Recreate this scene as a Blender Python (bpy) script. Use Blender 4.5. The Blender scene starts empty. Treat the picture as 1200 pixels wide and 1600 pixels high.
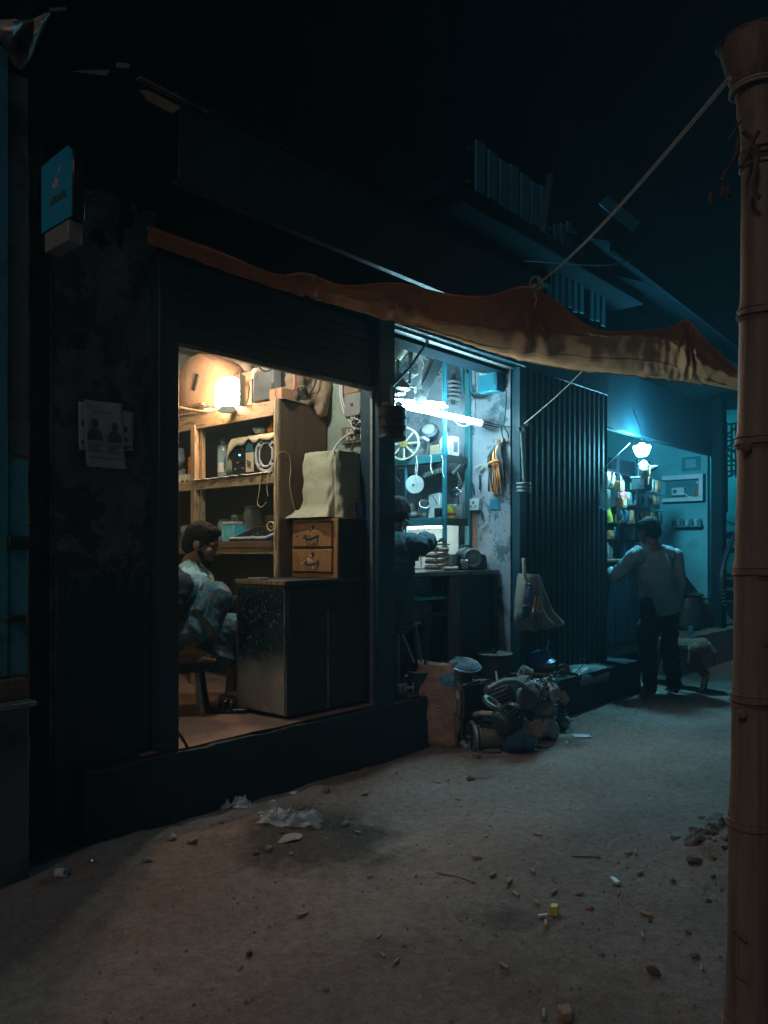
import bpy, bmesh, math, random
from mathutils import Vector, Matrix, Quaternion, noise as mn
R = math.radians
random.seed(7)
SC = bpy.context.scene
COL = SC.collection

# ------------------------------------------------------------------ camera, sky, sun, exposure
CAMZ, FPX, HOR = 1.4, 1200.0, 860.0          # eye height, focal length in photo pixels, horizon row
VX, VY = 0.747, 0.665                        # view heading; +X runs along the shop fronts, +Y into the shops
cam_d = bpy.data.cameras.new('camera'); cam = bpy.data.objects.new('camera', cam_d); COL.objects.link(cam)
cam_d.sensor_fit = 'VERTICAL'; cam_d.sensor_height = 24.0; cam_d.lens = 18.0
cam_d.shift_y = 60.0 / 1600.0; cam_d.clip_start = 0.05; cam_d.clip_end = 400
cam.location = (0, 0, CAMZ)
cam.rotation_euler = (R(90), 0, math.atan2(VY, VX) - R(90))
SC.camera = cam

W = bpy.data.worlds.new('World'); SC.world = W; W.use_nodes = True
wn = W.node_tree; bg = wn.nodes['Background']
sky = wn.nodes.new('ShaderNodeTexSky'); sky.sky_type = 'NISHITA'; sky.sun_disc = False; sky.ozone_density = 6.0
SUN_EL, SUN_AZ = R(40), math.atan2(-0.965, -0.24)
sky.sun_elevation = SUN_EL; sky.sun_rotation = SUN_AZ
wn.links.new(sky.outputs[0], bg.inputs[0]); bg.inputs[1].default_value = 0.0060
sun_d = bpy.data.lights.new('sun', 'SUN'); sun_d.energy = 0.25; sun_d.angle = R(12); sun_d.color = (1.0, 0.80, 0.67)
sun = bpy.data.objects.new('sun', sun_d); COL.objects.link(sun)
sdir = Vector((math.sin(SUN_AZ) * math.cos(SUN_EL), math.cos(SUN_AZ) * math.cos(SUN_EL), math.sin(SUN_EL)))
sun.rotation_euler = sdir.to_track_quat('Z', 'Y').to_euler(); sun.location = (0, -2, 8)
vs = SC.view_settings; vs.view_transform = 'Standard'; vs.look = 'None'; vs.exposure = 0.0; vs.gamma = 1.0
vs.use_curve_mapping = False
SC.cycles.use_denoising = True
SC.cycles.max_bounces = 6; SC.cycles.diffuse_bounces = 4; SC.cycles.glossy_bounces = 3
SC.cycles.transmission_bounces = 5; SC.cycles.transparent_max_bounces = 10
SC.cycles.sample_clamp_indirect = 4.0; SC.cycles.caustics_reflective = False; SC.cycles.caustics_refractive = False

# ------------------------------------------------------------------ measuring helper: photo pixel + one known world coordinate
def ray(u, v):
    d = (u - 600.0) / FPX
    return Vector((VX + VY * d, VY - VX * d, (HOR - v) / FPX))
def at(u, v, x=None, y=None, z=None, t=None):
    r = ray(u, v)
    if x is not None: t = x / r.x
    elif y is not None: t = y / r.y
    elif z is not None: t = (z - CAMZ) / r.z
    p = r * t; p.z += CAMZ
    return p

# ------------------------------------------------------------------ mesh helpers
class MB:
    def __init__(s): s.v = []; s.f = []
    def add(s, vs, fs):
        b = len(s.v); s.v += [Vector(q) for q in vs]; s.f += [tuple(i + b for i in f) for f in fs]; return s
    def box(s, c, d, rot=None):
        h = Vector(d) / 2; q = Matrix.Rotation(rot, 3, 'Z') if isinstance(rot, (int, float)) else rot
        vs = []
        for x in (-1, 1):
            for y in (-1, 1):
                for z in (-1, 1):
                    p = Vector((x * h.x, y * h.y, z * h.z))
                    vs.append((q @ p if q is not None else p) + Vector(c))
        return s.add(vs, [(0, 1, 3, 2), (4, 6, 7, 5), (0, 4, 5, 1), (2, 3, 7, 6), (0, 2, 6, 4), (1, 5, 7, 3)])
    def bb(s, x0, x1, y0, y1, z0, z1):
        return s.box(((x0 + x1) / 2, (y0 + y1) / 2, (z0 + z1) / 2), (abs(x1 - x0), abs(y1 - y0), abs(z1 - z0)))
    def bar(s, p0, p1, w, h, up=(0, 0, 1)):
        p0, p1 = Vector(p0), Vector(p1); d = (p1 - p0); L = d.length; d.normalize()
        upv = Vector(up); 
        if abs(d.dot(upv)) > .98: upv = Vector((0, 1, 0))
        a = d.cross(upv).normalized(); b = a.cross(d)
        q = Matrix((d, a, b)).transposed()
        return s.box((p0 + p1) / 2, (L, w, h), q)
    def cyl(s, p0, p1, r0, r1=None, n=14, caps=True):
        return s.tube([p0, p1], [r0, r0 if r1 is None else r1], n, caps)
    def tube(s, pts, r, n=6, caps=True):
        pts = [Vector(p) for p in pts]; m = len(pts)
        if not isinstance(r, (list, tuple)): r = [r] * m
        d = (pts[1] - pts[0]).normalized()
        a = d.orthogonal().normalized(); vs = []; fs = []
        for i in range(m):
            if i == 0: t = pts[1] - pts[0]
            elif i == m - 1: t = pts[-1] - pts[-2]
            else: t = (pts[i + 1] - pts[i]).normalized() + (pts[i] - pts[i - 1]).normalized()
            t = t.normalized() if t.length > 1e-9 else d
            a = (a - t * a.dot(t)); a = a.normalized() if a.length > 1e-6 else t.orthogonal().normalized()
            b = t.cross(a)
            for k in range(n):
                w = 2 * math.pi * k / n
                vs.append(pts[i] + (a * math.cos(w) + b * math.sin(w)) * r[i])
        for i in range(m - 1):
            for k in range(n):
                k2 = (k + 1) % n
                fs.append((i * n + k, i * n + k2, (i + 1) * n + k2, (i + 1) * n + k))
        if caps:
            fs.append(tuple(range(n - 1, -1, -1))); fs.append(tuple((m - 1) * n + k for k in range(n)))
        return s.add(vs, fs)
    def lathe(s, prof, o, ax=(0, 0, 1), n=24, caps=True):
        o = Vector(o); ax = Vector(ax).normalized(); a = ax.orthogonal().normalized(); b = ax.cross(a)
        vs = []; fs = []; m = len(prof)
        for (r, h) in prof:
            for k in range(n):
                w = 2 * math.pi * k / n
                vs.append(o + ax * h + (a * math.cos(w) + b * math.sin(w)) * max(r, 1e-4))
        for i in range(m - 1):
            for k in range(n):
                k2 = (k + 1) % n
                fs.append((i * n + k, i * n + k2, (i + 1) * n + k2, (i + 1) * n + k))
        if caps:
            fs.append(tuple(range(n - 1, -1, -1))); fs.append(tuple((m - 1) * n + k for k in range(n)))
        return s.add(vs, fs)
    def ball(s, c, r, n=12, rot=None, m=None):
        m = m or max(6, n // 2 + 1); c = Vector(c); r = (r, r, r) if isinstance(r, (int, float)) else r
        vs = []; fs = []
        for i in range(m + 1):
            th = math.pi * i / m
            for k in range(n):
                w = 2 * math.pi * k / n
                p = Vector((r[0] * math.sin(th) * math.cos(w), r[1] * math.sin(th) * math.sin(w), r[2] * math.cos(th)))
                vs.append(c + (rot @ p if rot is not None else p))
        for i in range(m):
            for k in range(n):
                k2 = (k + 1) % n
                fs.append((i * n + k, (i + 1) * n + k, (i + 1) * n + k2, i * n + k2))
        return s.add(vs, fs)
    def torus(s, c, ax, R0, r, n=28, k=8, arc=1.0):
        ax = Vector(ax).normalized(); a = ax.orthogonal().normalized(); b = ax.cross(a)
        pts = [Vector(c) + (a * math.cos(2 * math.pi * arc * i / n) + b * math.sin(2 * math.pi * arc * i / n)) * R0 for i in range(n + 1)]
        return s.tube(pts, r, k)
    def grid(s, pts):
        m = len(pts); n = len(pts[0]); vs = [p for row in pts for p in row]
        return s.add(vs, [(i * n + j, i * n + j + 1, (i + 1) * n + j + 1, (i + 1) * n + j) for i in range(m - 1) for j in range(n - 1)])
    def poly(s, pts, nrm, th):
        nrm = Vector(nrm).normalized() * th; n = len(pts); P = [Vector(p) for p in pts]
        return s.add(P + [p + nrm for p in P], [tuple(range(n - 1, -1, -1)), tuple(range(n, 2 * n))] + [(i, (i + 1) % n, n + (i + 1) % n, n + i) for i in range(n)])
    def caps(s, p0, p1, r0, r1=None, n=12):                       # tapered capsule (for voxel union)
        p0, p1 = Vector(p0), Vector(p1); r1 = r0 if r1 is None else r1; d = (p1 - p0); L = d.length; d = d.normalized() if L > 1e-6 else Vector((0, 0, 1))
        pr = []
        for i in range(5): a = math.pi / 2 * (1 - i / 4); pr.append((r0 * math.cos(a), -r0 * math.sin(a)))
        for i in range(5): a = math.pi / 2 * i / 4; pr.append((r1 * math.cos(a), L + r1 * math.sin(a)))
        return s.lathe(pr, p0, d, n)
    def jitter(s, amp, sc=6.0, seed=0):
        o = Vector((seed * 3.1, seed * 1.7, seed))
        for i, p in enumerate(s.v):
            s.v[i] = p + mn.noise_vector(p * sc + o) * amp
        return s
    def mesh(s, name, off=(0, 0, 0), smooth=38):
        me = bpy.data.meshes.new(name); off = Vector(off)
        me.from_pydata([tuple(p - off) for p in s.v], [], s.f); me.update()
        if smooth:
            me.shade_smooth(); me.set_sharp_from_angle(angle=R(smooth))
        return me
    def base(s):
        xs = [p.x for p in s.v]; ys = [p.y for p in s.v]; zs = [p.z for p in s.v]
        return Vector(((min(xs) + max(xs)) / 2, (min(ys) + max(ys)) / 2, min(zs)))
    def build(s, name, mat, parent=None, bevel=0.0, smooth=38, seg=1, solid=0.0, sub=0):
        off = ROOT[parent.name] if parent is not None else s.base()
        o = bpy.data.objects.new(name, s.mesh(name, off, smooth)); COL.objects.link(o)
        if parent is not None: o.parent = parent
        else: o.location = off
        ROOT[o.name] = off
        if mat is not None: o.data.materials.append(mat)
        if sub: m = o.modifiers.new('sub', 'SUBSURF'); m.levels = m.render_levels = sub
        if solid: m = o.modifiers.new('solid', 'SOLIDIFY'); m.thickness = solid; m.offset = 0
        if bevel: m = o.modifiers.new('bevel', 'BEVEL'); m.width = bevel; m.segments = seg; m.limit_method = 'ANGLE'; m.angle_limit = R(50)
        return o
    def remeshed(s, voxel, smooth=4, fac=.5):                        # one continuous skin over the union of all pieces
        me = s.mesh('tmp', smooth=0); o = bpy.data.objects.new('tmp', me); COL.objects.link(o)
        m = o.modifiers.new('r', 'REMESH'); m.mode = 'VOXEL'; m.voxel_size = voxel; m.use_smooth_shade = True
        if smooth: k = o.modifiers.new('s', 'SMOOTH'); k.factor = fac; k.iterations = smooth
        dg = bpy.context.evaluated_depsgraph_get(); ev = o.evaluated_get(dg)
        src = ev.to_mesh(); out = MB(); out.v = [q.co.copy() for q in src.vertices]; out.f = [tuple(p.vertices) for p in src.polygons]
        ev.to_mesh_clear(); bpy.data.objects.remove(o); bpy.data.meshes.remove(me)
        return out
ROOT = {}
def thing(name, label, cat, loc=(0, 0, 0), group=None):
    o = bpy.data.objects.new(name, None); COL.objects.link(o); o.location = loc; o.empty_display_size = .1
    ROOT[o.name] = Vector(loc); o['label'] = label; o['category'] = cat
    if group: o['group'] = group
    return o
def tag(o, label, cat, group=None):
    o['label'] = label; o['category'] = cat
    if group: o['group'] = group
    return o
def stru(o, kind='structure'): o['kind'] = kind; return o
def dup(o, loc=None, rz=None, parent=None, label=None):
    c = o.copy(); COL.objects.link(c); ROOT[c.name] = ROOT[o.name]
    if parent is not None: c.parent = parent
    if loc is not None: c.location = loc
    if rz is not None: c.rotation_euler[2] = rz
    if label: c['label'] = label
    for ch in list(o.children): dup(ch, parent=c)
    return c
def catmull(P, n):
    P = [Vector(p) for p in P]; out = []
    for i in range(len(P) - 1):
        a, b, c, d = P[max(i - 1, 0)], P[i], P[i + 1], P[min(i + 2, len(P) - 1)]
        for k in range(n):
            t = k / n
            out.append(.5 * ((2 * b) + (c - a) * t + (2 * a - 5 * b + 4 * c - d) * t * t + (3 * b - a - 3 * c + d) * t ** 3))
    out.append(P[-1]); return out

# ------------------------------------------------------------------ procedural materials
def mat(name, c, rough=.7, metal=0.0, c2=None, scale=6.0, bump=.15, bscale=None, var=.3, stretch=(1, 1, 1), stain=None, stain_scale=2.0, stain_amt=.5,
        spec=.4, emit=None, es=0.0, trans=0.0, alpha=1.0, sss=0.0, rvar=.15, sheen=0.0, sharp=.14):
    m = bpy.data.materials.new(name); m.use_nodes = True; nt = m.node_tree; N = nt.nodes; L = nt.links
    b = N['Principled BSDF']
    tc = N.new('ShaderNodeTexCoord'); mp = N.new('ShaderNodeMapping'); L.new(tc.outputs['Object'], mp.inputs[0]); mp.inputs['Scale'].default_value = stretch
    n1 = N.new('ShaderNodeTexNoise'); n1.inputs['Scale'].default_value = scale; n1.inputs['Detail'].default_value = 8; n1.inputs['Roughness'].default_value = .65
    L.new(mp.outputs[0], n1.inputs['Vector'])
    rp = N.new('ShaderNodeValToRGB'); rp.color_ramp.elements[0].position = .32; rp.color_ramp.elements[1].position = .68
    if c2 is None: ca = [x * (1 - var) for x in c]; cb = [min(1, x * (1 + var)) for x in c]
    else: ca, cb = c, c2
    rp.color_ramp.elements[0].color = (*ca, 1); rp.color_ramp.elements[1].color = (*cb, 1)
    L.new(n1.outputs[0], rp.inputs[0]); colout = rp.outputs[0]
    if stain is not None:
        n2 = N.new('ShaderNodeTexNoise'); n2.inputs['Scale'].default_value = stain_scale; n2.inputs['Detail'].default_value = 10; n2.inputs['Roughness'].default_value = .72
        L.new(mp.outputs[0], n2.inputs['Vector'])
        r2 = N.new('ShaderNodeValToRGB'); r2.color_ramp.elements[0].position = .62 - .3 * stain_amt; r2.color_ramp.elements[1].position = .62 - .3 * stain_amt + sharp
        L.new(n2.outputs[0], r2.inputs[0])
        mx = N.new('ShaderNodeMix'); mx.data_type = 'RGBA'; L.new(r2.outputs[0], mx.inputs[0]); L.new(colout, mx.inputs[6]); mx.inputs[7].default_value = (*stain, 1)
        colout = mx.outputs[2]
    L.new(colout, b.inputs['Base Color'])
    mr = N.new('ShaderNodeMapRange'); mr.inputs['To Min'].default_value = max(.03, rough - rvar); mr.inputs['To Max'].default_value = min(1, rough + rvar)
    L.new(n1.outputs[0], mr.inputs[0]); L.new(mr.outputs[0], b.inputs['Roughness'])
    b.inputs['Metallic'].default_value = metal; b.inputs['Specular IOR Level'].default_value = spec
    if bump:
        n3 = N.new('ShaderNodeTexNoise'); n3.inputs['Scale'].default_value = bscale or scale * 5; n3.inputs['Detail'].default_value = 6
        L.new(mp.outputs[0], n3.inputs['Vector'])
        bp = N.new('ShaderNodeBump'); bp.inputs['Strength'].default_value = bump; bp.inputs['Distance'].default_value = .02
        L.new(n3.outputs[0], bp.inputs['Height']); L.new(bp.outputs[0], b.inputs['Normal'])
    if emit: b.inputs['Emission Color'].default_value = (*emit, 1); b.inputs['Emission Strength'].default_value = es
    if trans: b.inputs['Transmission Weight'].default_value = trans
    if alpha < 1: b.inputs['Alpha'].default_value = alpha
    if sheen: b.inputs['Sheen Weight'].default_value = sheen
    return m
M = {}
def defm(k, *a, **kw): M[k] = mat(k, *a, **kw)
# setting
defm('plaster_dark', (.045, .06, .068), .85, c2=(.085, .10, .11), scale=3, stain=(.02, .035, .045), stain_scale=2.2, stain_amt=.6, bump=.5, bscale=14)
defm('plaster_poster', (.055, .075, .085), .9, c2=(.11, .13, .14), scale=4, stain=(.030, .046, .056), stain_scale=5.5, stain_amt=.40, bump=.6, bscale=10, sharp=.03)
defm('navy_paint', (.004, .026, .044), .55, c2=(.008, .046, .070), scale=3, bump=.2, bscale=20, stain=(.03, .035, .035), stain_scale=5, stain_amt=.1)
defm('navy_shutter', (.005, .030, .048), .6, c2=(.010, .048, .070), scale=2, bump=.15, stain=(.05, .04, .03), stain_scale=6, stain_amt=.08)
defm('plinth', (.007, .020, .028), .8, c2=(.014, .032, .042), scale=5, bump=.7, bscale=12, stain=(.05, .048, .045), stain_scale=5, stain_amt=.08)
defm('floor_red', (.17, .10, .08), .75, c2=(.25, .165, .135), scale=3, bump=.5, bscale=9, stain=(.14, .10, .085), stain_scale=3, stain_amt=.25)
defm('wall_green', (.20, .25, .20), .8, c2=(.30, .35, .29), scale=4, bump=.3, bscale=9, stain=(.24, .17, .10), stain_scale=4.5, stain_amt=.25, sharp=.08)
defm('wall_white', (.20, .20, .225), .85, c2=(.31, .305, .335), scale=3.5, bump=.4, bscale=10, stain=(.07, .10, .115), stain_scale=6, stain_amt=.30, sharp=.06)
defm('wall_tan', (.22, .17, .13), .85, c2=(.31, .25, .20), scale=3, bump=.3, stain=(.25, .19, .15), stain_scale=3, stain_amt=.3)
defm('wall_teal', (.06, .24, .27), .6, c2=(.10, .32, .35), scale=2.0, bump=.15, stain=(.04, .16, .19), stain_scale=1.5, stain_amt=.3)
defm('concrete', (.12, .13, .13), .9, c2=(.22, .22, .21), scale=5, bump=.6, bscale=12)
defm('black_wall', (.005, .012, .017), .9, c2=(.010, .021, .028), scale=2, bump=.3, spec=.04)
defm('tin', (.012, .035, .05), .6, .2, c2=(.022, .055, .075), scale=4, bump=.1, stain=(.03, .03, .03), stain_scale=4, stain_amt=.25)
defm('tin_bare', (.30, .28, .27), .5, .5, c2=(.42, .40, .38), scale=8, bump=.2, stain=(.25, .14, .09), stain_scale=4, stain_amt=.35)
defm('slat_blue', (.035, .16, .22), .7, c2=(.06, .23, .30), scale=5, bump=.3)
defm('plank_cyan_light', (.04, .26, .34), .6, c2=(.07, .36, .45), scale=2.5, bump=.2, stain=(.05, .08, .09), stain_scale=2.5, stain_amt=.35)  # cyan light on the planks put into their colour
defm('door_grey', (.08, .11, .125), .75, c2=(.13, .165, .18), scale=3, bump=.35, stain=(.04, .045, .05), stain_scale=4, stain_amt=.35)
# wood
defm('wood_pale', (.24, .165, .095), .6, c2=(.38, .275, .165), scale=7, stretch=(6, 6, 1), bump=.3, stain=(.085, .052, .032), stain_scale=8, stain_amt=.30, sharp=.08)
defm('wood_pale_y', (.24, .165, .095), .6, c2=(.38, .275, .165), scale=7, stretch=(6, 1, 6), bump=.3, stain=(.08, .05, .03), stain_scale=8, stain_amt=.30, sharp=.08)
defm('wood_brown', (.11, .06, .038), .5, c2=(.17, .095, .06), scale=4, stretch=(5, 5, 1), bump=.12, stain=(.12, .065, .04), stain_scale=3, stain_amt=.2)
defm('wood_drawer', (.30, .135, .048), .45, c2=(.43, .215, .085), scale=5, stretch=(1, 6, 1), bump=.12, stain=(.20, .09, .04), stain_scale=5, stain_amt=.18)
defm('wood_dark', (.010, .015, .019), .45, c2=(.020, .026, .031), scale=4, bump=.15)
defm('wood_old', (.10, .075, .06), .8, c2=(.18, .14, .11), scale=6, stretch=(5, 5, 1), bump=.4)
defm('bamboo', (.185, .138, .108), .55, c2=(.265, .208, .168), scale=7, stretch=(10, 10, .4), bump=.2, bscale=30, stain=(.115, .080, .060), stain_scale=2.2, stain_amt=.36, sharp=.14, spec=.25)
defm('bamboo_ring', (.15, .08, .05), .6, c2=(.24, .14, .09), scale=14, bump=.3)
defm('dry_husk', (.07, .05, .04), .9, c2=(.13, .10, .08), scale=12, bump=.4)
# cloth, plastic
defm('cloth_cream', (.44, .43, .31), .85, c2=(.56, .55, .41), scale=4, bump=.2, bscale=60, stain=(.38, .22, .09), stain_scale=3.5, stain_amt=.30, sheen=.1)
defm('cloth_tan', (.52, .43, .28), .85, c2=(.64, .55, .38), scale=4, bump=.2, bscale=50)
defm('shirt_cyan', (.36, .62, .66), .85, c2=(.46, .72, .76), scale=6, bump=.25, bscale=30)
defm('shirt_grey', (.11, .21, .25), .85, c2=(.16, .28, .32), scale=4, bump=.3, bscale=14)
defm('vest', (.022, .034, .050), .9, c2=(.040, .056, .075), scale=5, bump=.3, bscale=25)
defm('trouser_black', (.010, .011, .013), .9, c2=(.016, .018, .02), scale=5, bump=.2)
defm('trouser_blue', (.02, .06, .085), .9, c2=(.04, .09, .12), scale=5, bump=.2)
defm('skin', (.20, .105, .068), .5, c2=(.27, .145, .095), scale=7, bump=.08, bscale=60)
defm('skin_dark', (.09, .047, .032), .55, c2=(.12, .065, .045), scale=7, bump=.08, bscale=60)
defm('hair', (.004, .004, .0045), .8, c2=(.009, .009, .010), scale=40, bump=.6, bscale=90, spec=.15)
defm('dog_fur', (.10, .046, .025), .85, c2=(.17, .09, .05), scale=5, bump=.5, bscale=60, sheen=.2)
defm('dog_pale', (.34, .24, .17), .85, c2=(.46, .34, .25), scale=5, bump=.5, bscale=60)
defm('leather', (.03, .022, .018), .3, c2=(.05, .035, .028), scale=10, bump=.2)
defm('sack_orange', (.29, .155, .095), .7, c2=(.42, .25, .17), scale=4, bump=.4, bscale=30, stain=(.24, .14, .095), stain_scale=4, stain_amt=.2)
defm('print_pale', (.60, .42, .35), .8, var=.15, bump=.05)
defm('label_blue', (.035, .20, .30), .6, c2=(.05, .26, .37), scale=8, bump=.1)
defm('paper', (.42, .43, .45), .85, c2=(.50, .51, .53), scale=5, bump=.15)
defm('ink', (.05, .055, .06), .8, var=.4)
defm('ink_soft', (.10, .105, .11), .8, var=.3)
defm('ink_red', (.13, .06, .05), .8, var=.3)
defm('card', (.25, .16, .10), .85, c2=(.35, .24, .16), scale=5, bump=.15)
defm('card_red', (.42, .19, .10), .8, c2=(.52, .26, .15), scale=6, bump=.15)
defm('white_plastic', (.46, .47, .48), .4, var=.12, bump=.03)
defm('grey_plastic', (.24, .24, .23), .55, var=.2, bump=.05)
defm('black_plastic', (.012, .013, .015), .35, var=.3, bump=.05)
defm('blue_plastic', (.03, .12, .30), .4, var=.25, bump=.05)
defm('cyan_plastic', (.10, .55, .66), .4, var=.2, bump=.05)
defm('orange_plastic', (.65, .22, .06), .5, var=.25, bump=.05)
defm('yellow_plastic', (.62, .55, .06), .45, var=.2, bump=.05)
defm('red_plastic', (.38, .06, .05), .5, var=.25, bump=.05)
defm('green_plastic', (.07, .28, .14), .5, var=.25, bump=.05)
defm('wire_tan', (.62, .45, .24), .55, var=.2, bump=.05)
defm('wire_white', (.62, .60, .56), .5, var=.1, bump=.03)
defm('wire_black', (.02, .022, .025), .5, var=.2, bump=.03)
defm('rope', (.32, .28, .22), .9, c2=(.45, .40, .32), scale=40, bump=.4)
defm('copper', (.72, .20, .05), .45, .25, c2=(.85, .29, .09), scale=12, bump=.1)
defm('coil_pale', (.62, .42, .32), .6, c2=(.75, .58, .48), scale=14, bump=.15)
# metal
defm('steel', (.40, .41, .42), .35, .85, c2=(.52, .53, .54), scale=9, bump=.1, stain=(.16, .10, .07), stain_scale=6, stain_amt=.15)
defm('steel_dull', (.19, .20, .205), .55, .6, c2=(.28, .29, .29), scale=7, bump=.25, stain=(.12, .075, .05), stain_scale=5, stain_amt=.3)
defm('iron_dark', (.035, .042, .047), .5, .6, c2=(.065, .075, .08), scale=8, bump=.3, stain=(.075, .045, .03), stain_scale=5, stain_amt=.25)
defm('motor_green', (.035, .052, .045), .55, .2, c2=(.065, .085, .075), scale=7, bump=.25, stain=(.10, .085, .07), stain_scale=4, stain_amt=.35)
defm('motor_grey', (.13, .125, .108), .6, .2, c2=(.20, .19, .165), scale=7, bump=.25, stain=(.11, .08, .06), stain_scale=4, stain_amt=.3)
defm('tank_blue', (.03, .10, .15), .38, .3, c2=(.05, .14, .20), scale=5, bump=.15, stain=(.05, .05, .05), stain_scale=5, stain_amt=.2)
defm('pipe_blue', (.015, .14, .19), .4, .1, c2=(.03, .20, .255), scale=6, bump=.1)
defm('shelf_teal', (.02, .11, .13), .5, .1, c2=(.035, .16, .185), scale=6, bump=.15, stain=(.10, .08, .06), stain_scale=6, stain_amt=.2)
defm('bell_grey', (.16, .155, .16), .45, .2, c2=(.25, .24, .25), scale=6, bump=.1)
defm('cream_metal', (.36, .325, .25), .45, .1, c2=(.46, .42, .335), scale=8, bump=.08)
defm('brass', (.60, .42, .18), .35, .8, var=.2, bump=.1)
defm('cabinet_metal', (.006, .024, .036), .28, .1, c2=(.012, .042, .06), scale=3, bump=.12, bscale=12, stain=(.34, .34, .32), stain_scale=11, stain_amt=-.02)
defm('tarp', (.46, .165, .075), .85, c2=(.56, .225, .11), scale=1.6, bump=.35, bscale=40, stain=(.30, .115, .06), stain_scale=2.4, stain_amt=.12, spec=0.0)
defm('mud', (.095, .07, .056), .95, c2=(.15, .112, .09), scale=7, bump=.9, bscale=22)
defm('stone', (.20, .175, .155), .9, c2=(.30, .27, .24), scale=14, bump=.5)
defm('brick', (.24, .14, .105), .9, c2=(.33, .21, .165), scale=12, bump=.5)
defm('scrap', (.52, .50, .47), .8, var=.3, bump=.1)
defm('butt', (.40, .31, .21), .85, var=.35, bump=.1)
def glassy(name, c, alpha=.35, rough=.12):
    m = mat(name, c, rough, bump=.25, bscale=30, var=.1, alpha=alpha, spec=.7, rvar=.05); M[name] = m
glassy('poly_clear', (.45, .52, .58), .36, .18); glassy('poly_teal', (.35, .62, .64), .40, .2); glassy('glass_jar', (.45, .58, .62), .38, .08)
def emissive(name, c, s):
    m = bpy.data.materials.new(name); m.use_nodes = True; b = m.node_tree.nodes['Principled BSDF']
    b.inputs['Base Color'].default_value = (.8, .8, .8, 1); b.inputs['Emission Color'].default_value = (*c, 1); b.inputs['Emission Strength'].default_value = s; M[name] = m
emissive('glow_warm', (1.0, .60, .33), 290.0)
emissive('glow_ceiling', (.95, 1.0, .90), 950.0)
emissive('glow_tube', (.42, .85, 1.0), 120.0)
emissive('glow_bench', (.70, .95, .88), 45.0)
emissive('glow_led', (.18, .76, 1.0), 780.0)
emissive('glow_far', (.06, .80, .95), 90.0)
emissive('glow_small', (.10, .80, 1.0), 6.0)
emissive('sign_unlit_glow', (.0, .16, .26), .10); M['sign_unlit_glow'].node_tree.nodes['Principled BSDF'].inputs['Base Color'].default_value = (.01, .06, .09, 1)  # unlit sign face; faint glow stands for cyan light falling on it
emissive('led_dot', (.1, .8, 1.0), 3.0)

# ground: packed dirt with damp patches and a greyer trodden strip
def ground_material():
    m = bpy.data.materials.new('dirt'); m.use_nodes = True; nt = m.node_tree; N = nt.nodes; L = nt.links; b = N['Principled BSDF']
    g = N.new('ShaderNodeNewGeometry')
    def nz(sc, det=8, ro=.62):
        n = N.new('ShaderNodeTexNoise'); n.inputs['Scale'].default_value = sc; n.inputs['Detail'].default_value = det; n.inputs['Roughness'].default_value = ro; L.new(g.outputs['Position'], n.inputs['Vector']); return n
    def ramp(src, a, c, ca, cb):
        r = N.new('ShaderNodeValToRGB'); r.color_ramp.elements[0].position = a; r.color_ramp.elements[1].position = c
        r.color_ramp.elements[0].color = (*ca, 1); r.color_ramp.elements[1].color = (*cb, 1); L.new(src.outputs[0], r.inputs[0]); return r
    def mix(f, a, bb, mode='MIX'):
        x = N.new('ShaderNodeMix'); x.data_type = 'RGBA'; x.blend_type = mode
        if isinstance(f, float): x.inputs[0].default_value = f
        else: L.new(f.outputs[0], x.inputs[0])
        L.new(a.outputs[0] if 'Color' in a.outputs else a.outputs[2], x.inputs[6])
        L.new(bb.outputs[0] if 'Color' in bb.outputs else bb.outputs[2], x.inputs[7]); return x
    A = ramp(nz(1.3), .35, .68, (.315, .245, .220), (.43, .352, .325))
    B = ramp(nz(22, 12, .78), .36, .66, (.62, .60, .58), (1.14, 1.12, 1.10))
    C = mix(.9, A, B, 'MULTIPLY'); G2 = ramp(nz(110, 4, .6), .58, .66, (1, 1, 1), (.55, .53, .51)); C = mix(.6, C, G2, 'MULTIPLY'); G3 = ramp(nz(85, 3, .6), .66, .72, (1, 1, 1), (1.9, 1.85, 1.8)); C = mix(.8, C, G3, 'MULTIPLY')
    D = ramp(nz(.9, 9, .66), .60, .70, (0, 0, 0), (.85, .85, .85))
    E = ramp(nz(30), .4, .6, (.060, .048, .042), (.10, .082, .072))
    F = mix(D, C, E)
    vd = N.new('ShaderNodeVectorMath'); vd.operation = 'DISTANCE'; vd.inputs[1].default_value = (2.55, 2.74, 0); L.new(g.outputs['Position'], vd.inputs[0])
    mm = N.new('ShaderNodeMath'); mm.operation = 'MULTIPLY_ADD'; mm.inputs[1].default_value = .9; L.new(nz(3.2, 9, .7).outputs[0], mm.inputs[0]); L.new(vd.outputs['Value'], mm.inputs[2])
    H = ramp(mm, .74, .98, (.92, .92, .92), (0, 0, 0)); F = mix(H, F, E)          # oil-damp patch on the dirt before the plinth
    L.new(F.outputs[2], b.inputs['Base Color']); b.inputs['Roughness'].default_value = .93; b.inputs['Specular IOR Level'].default_value = .2
    n4 = nz(9, 12, .7); n5 = nz(60, 6, .7); ad = N.new('ShaderNodeMath'); ad.operation = 'MULTIPLY_ADD'; ad.inputs[1].default_value = .3
    L.new(n5.outputs[0], ad.inputs[0]); L.new(n4.outputs[0], ad.inputs[2])
    bp = N.new('ShaderNodeBump'); bp.inputs['Strength'].default_value = 1.0; bp.inputs['Distance'].default_value = .07
    L.new(ad.outputs[0], bp.inputs['Height']); L.new(bp.outputs[0], b.inputs['Normal'])
    return m
M['dirt'] = ground_material()
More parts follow.
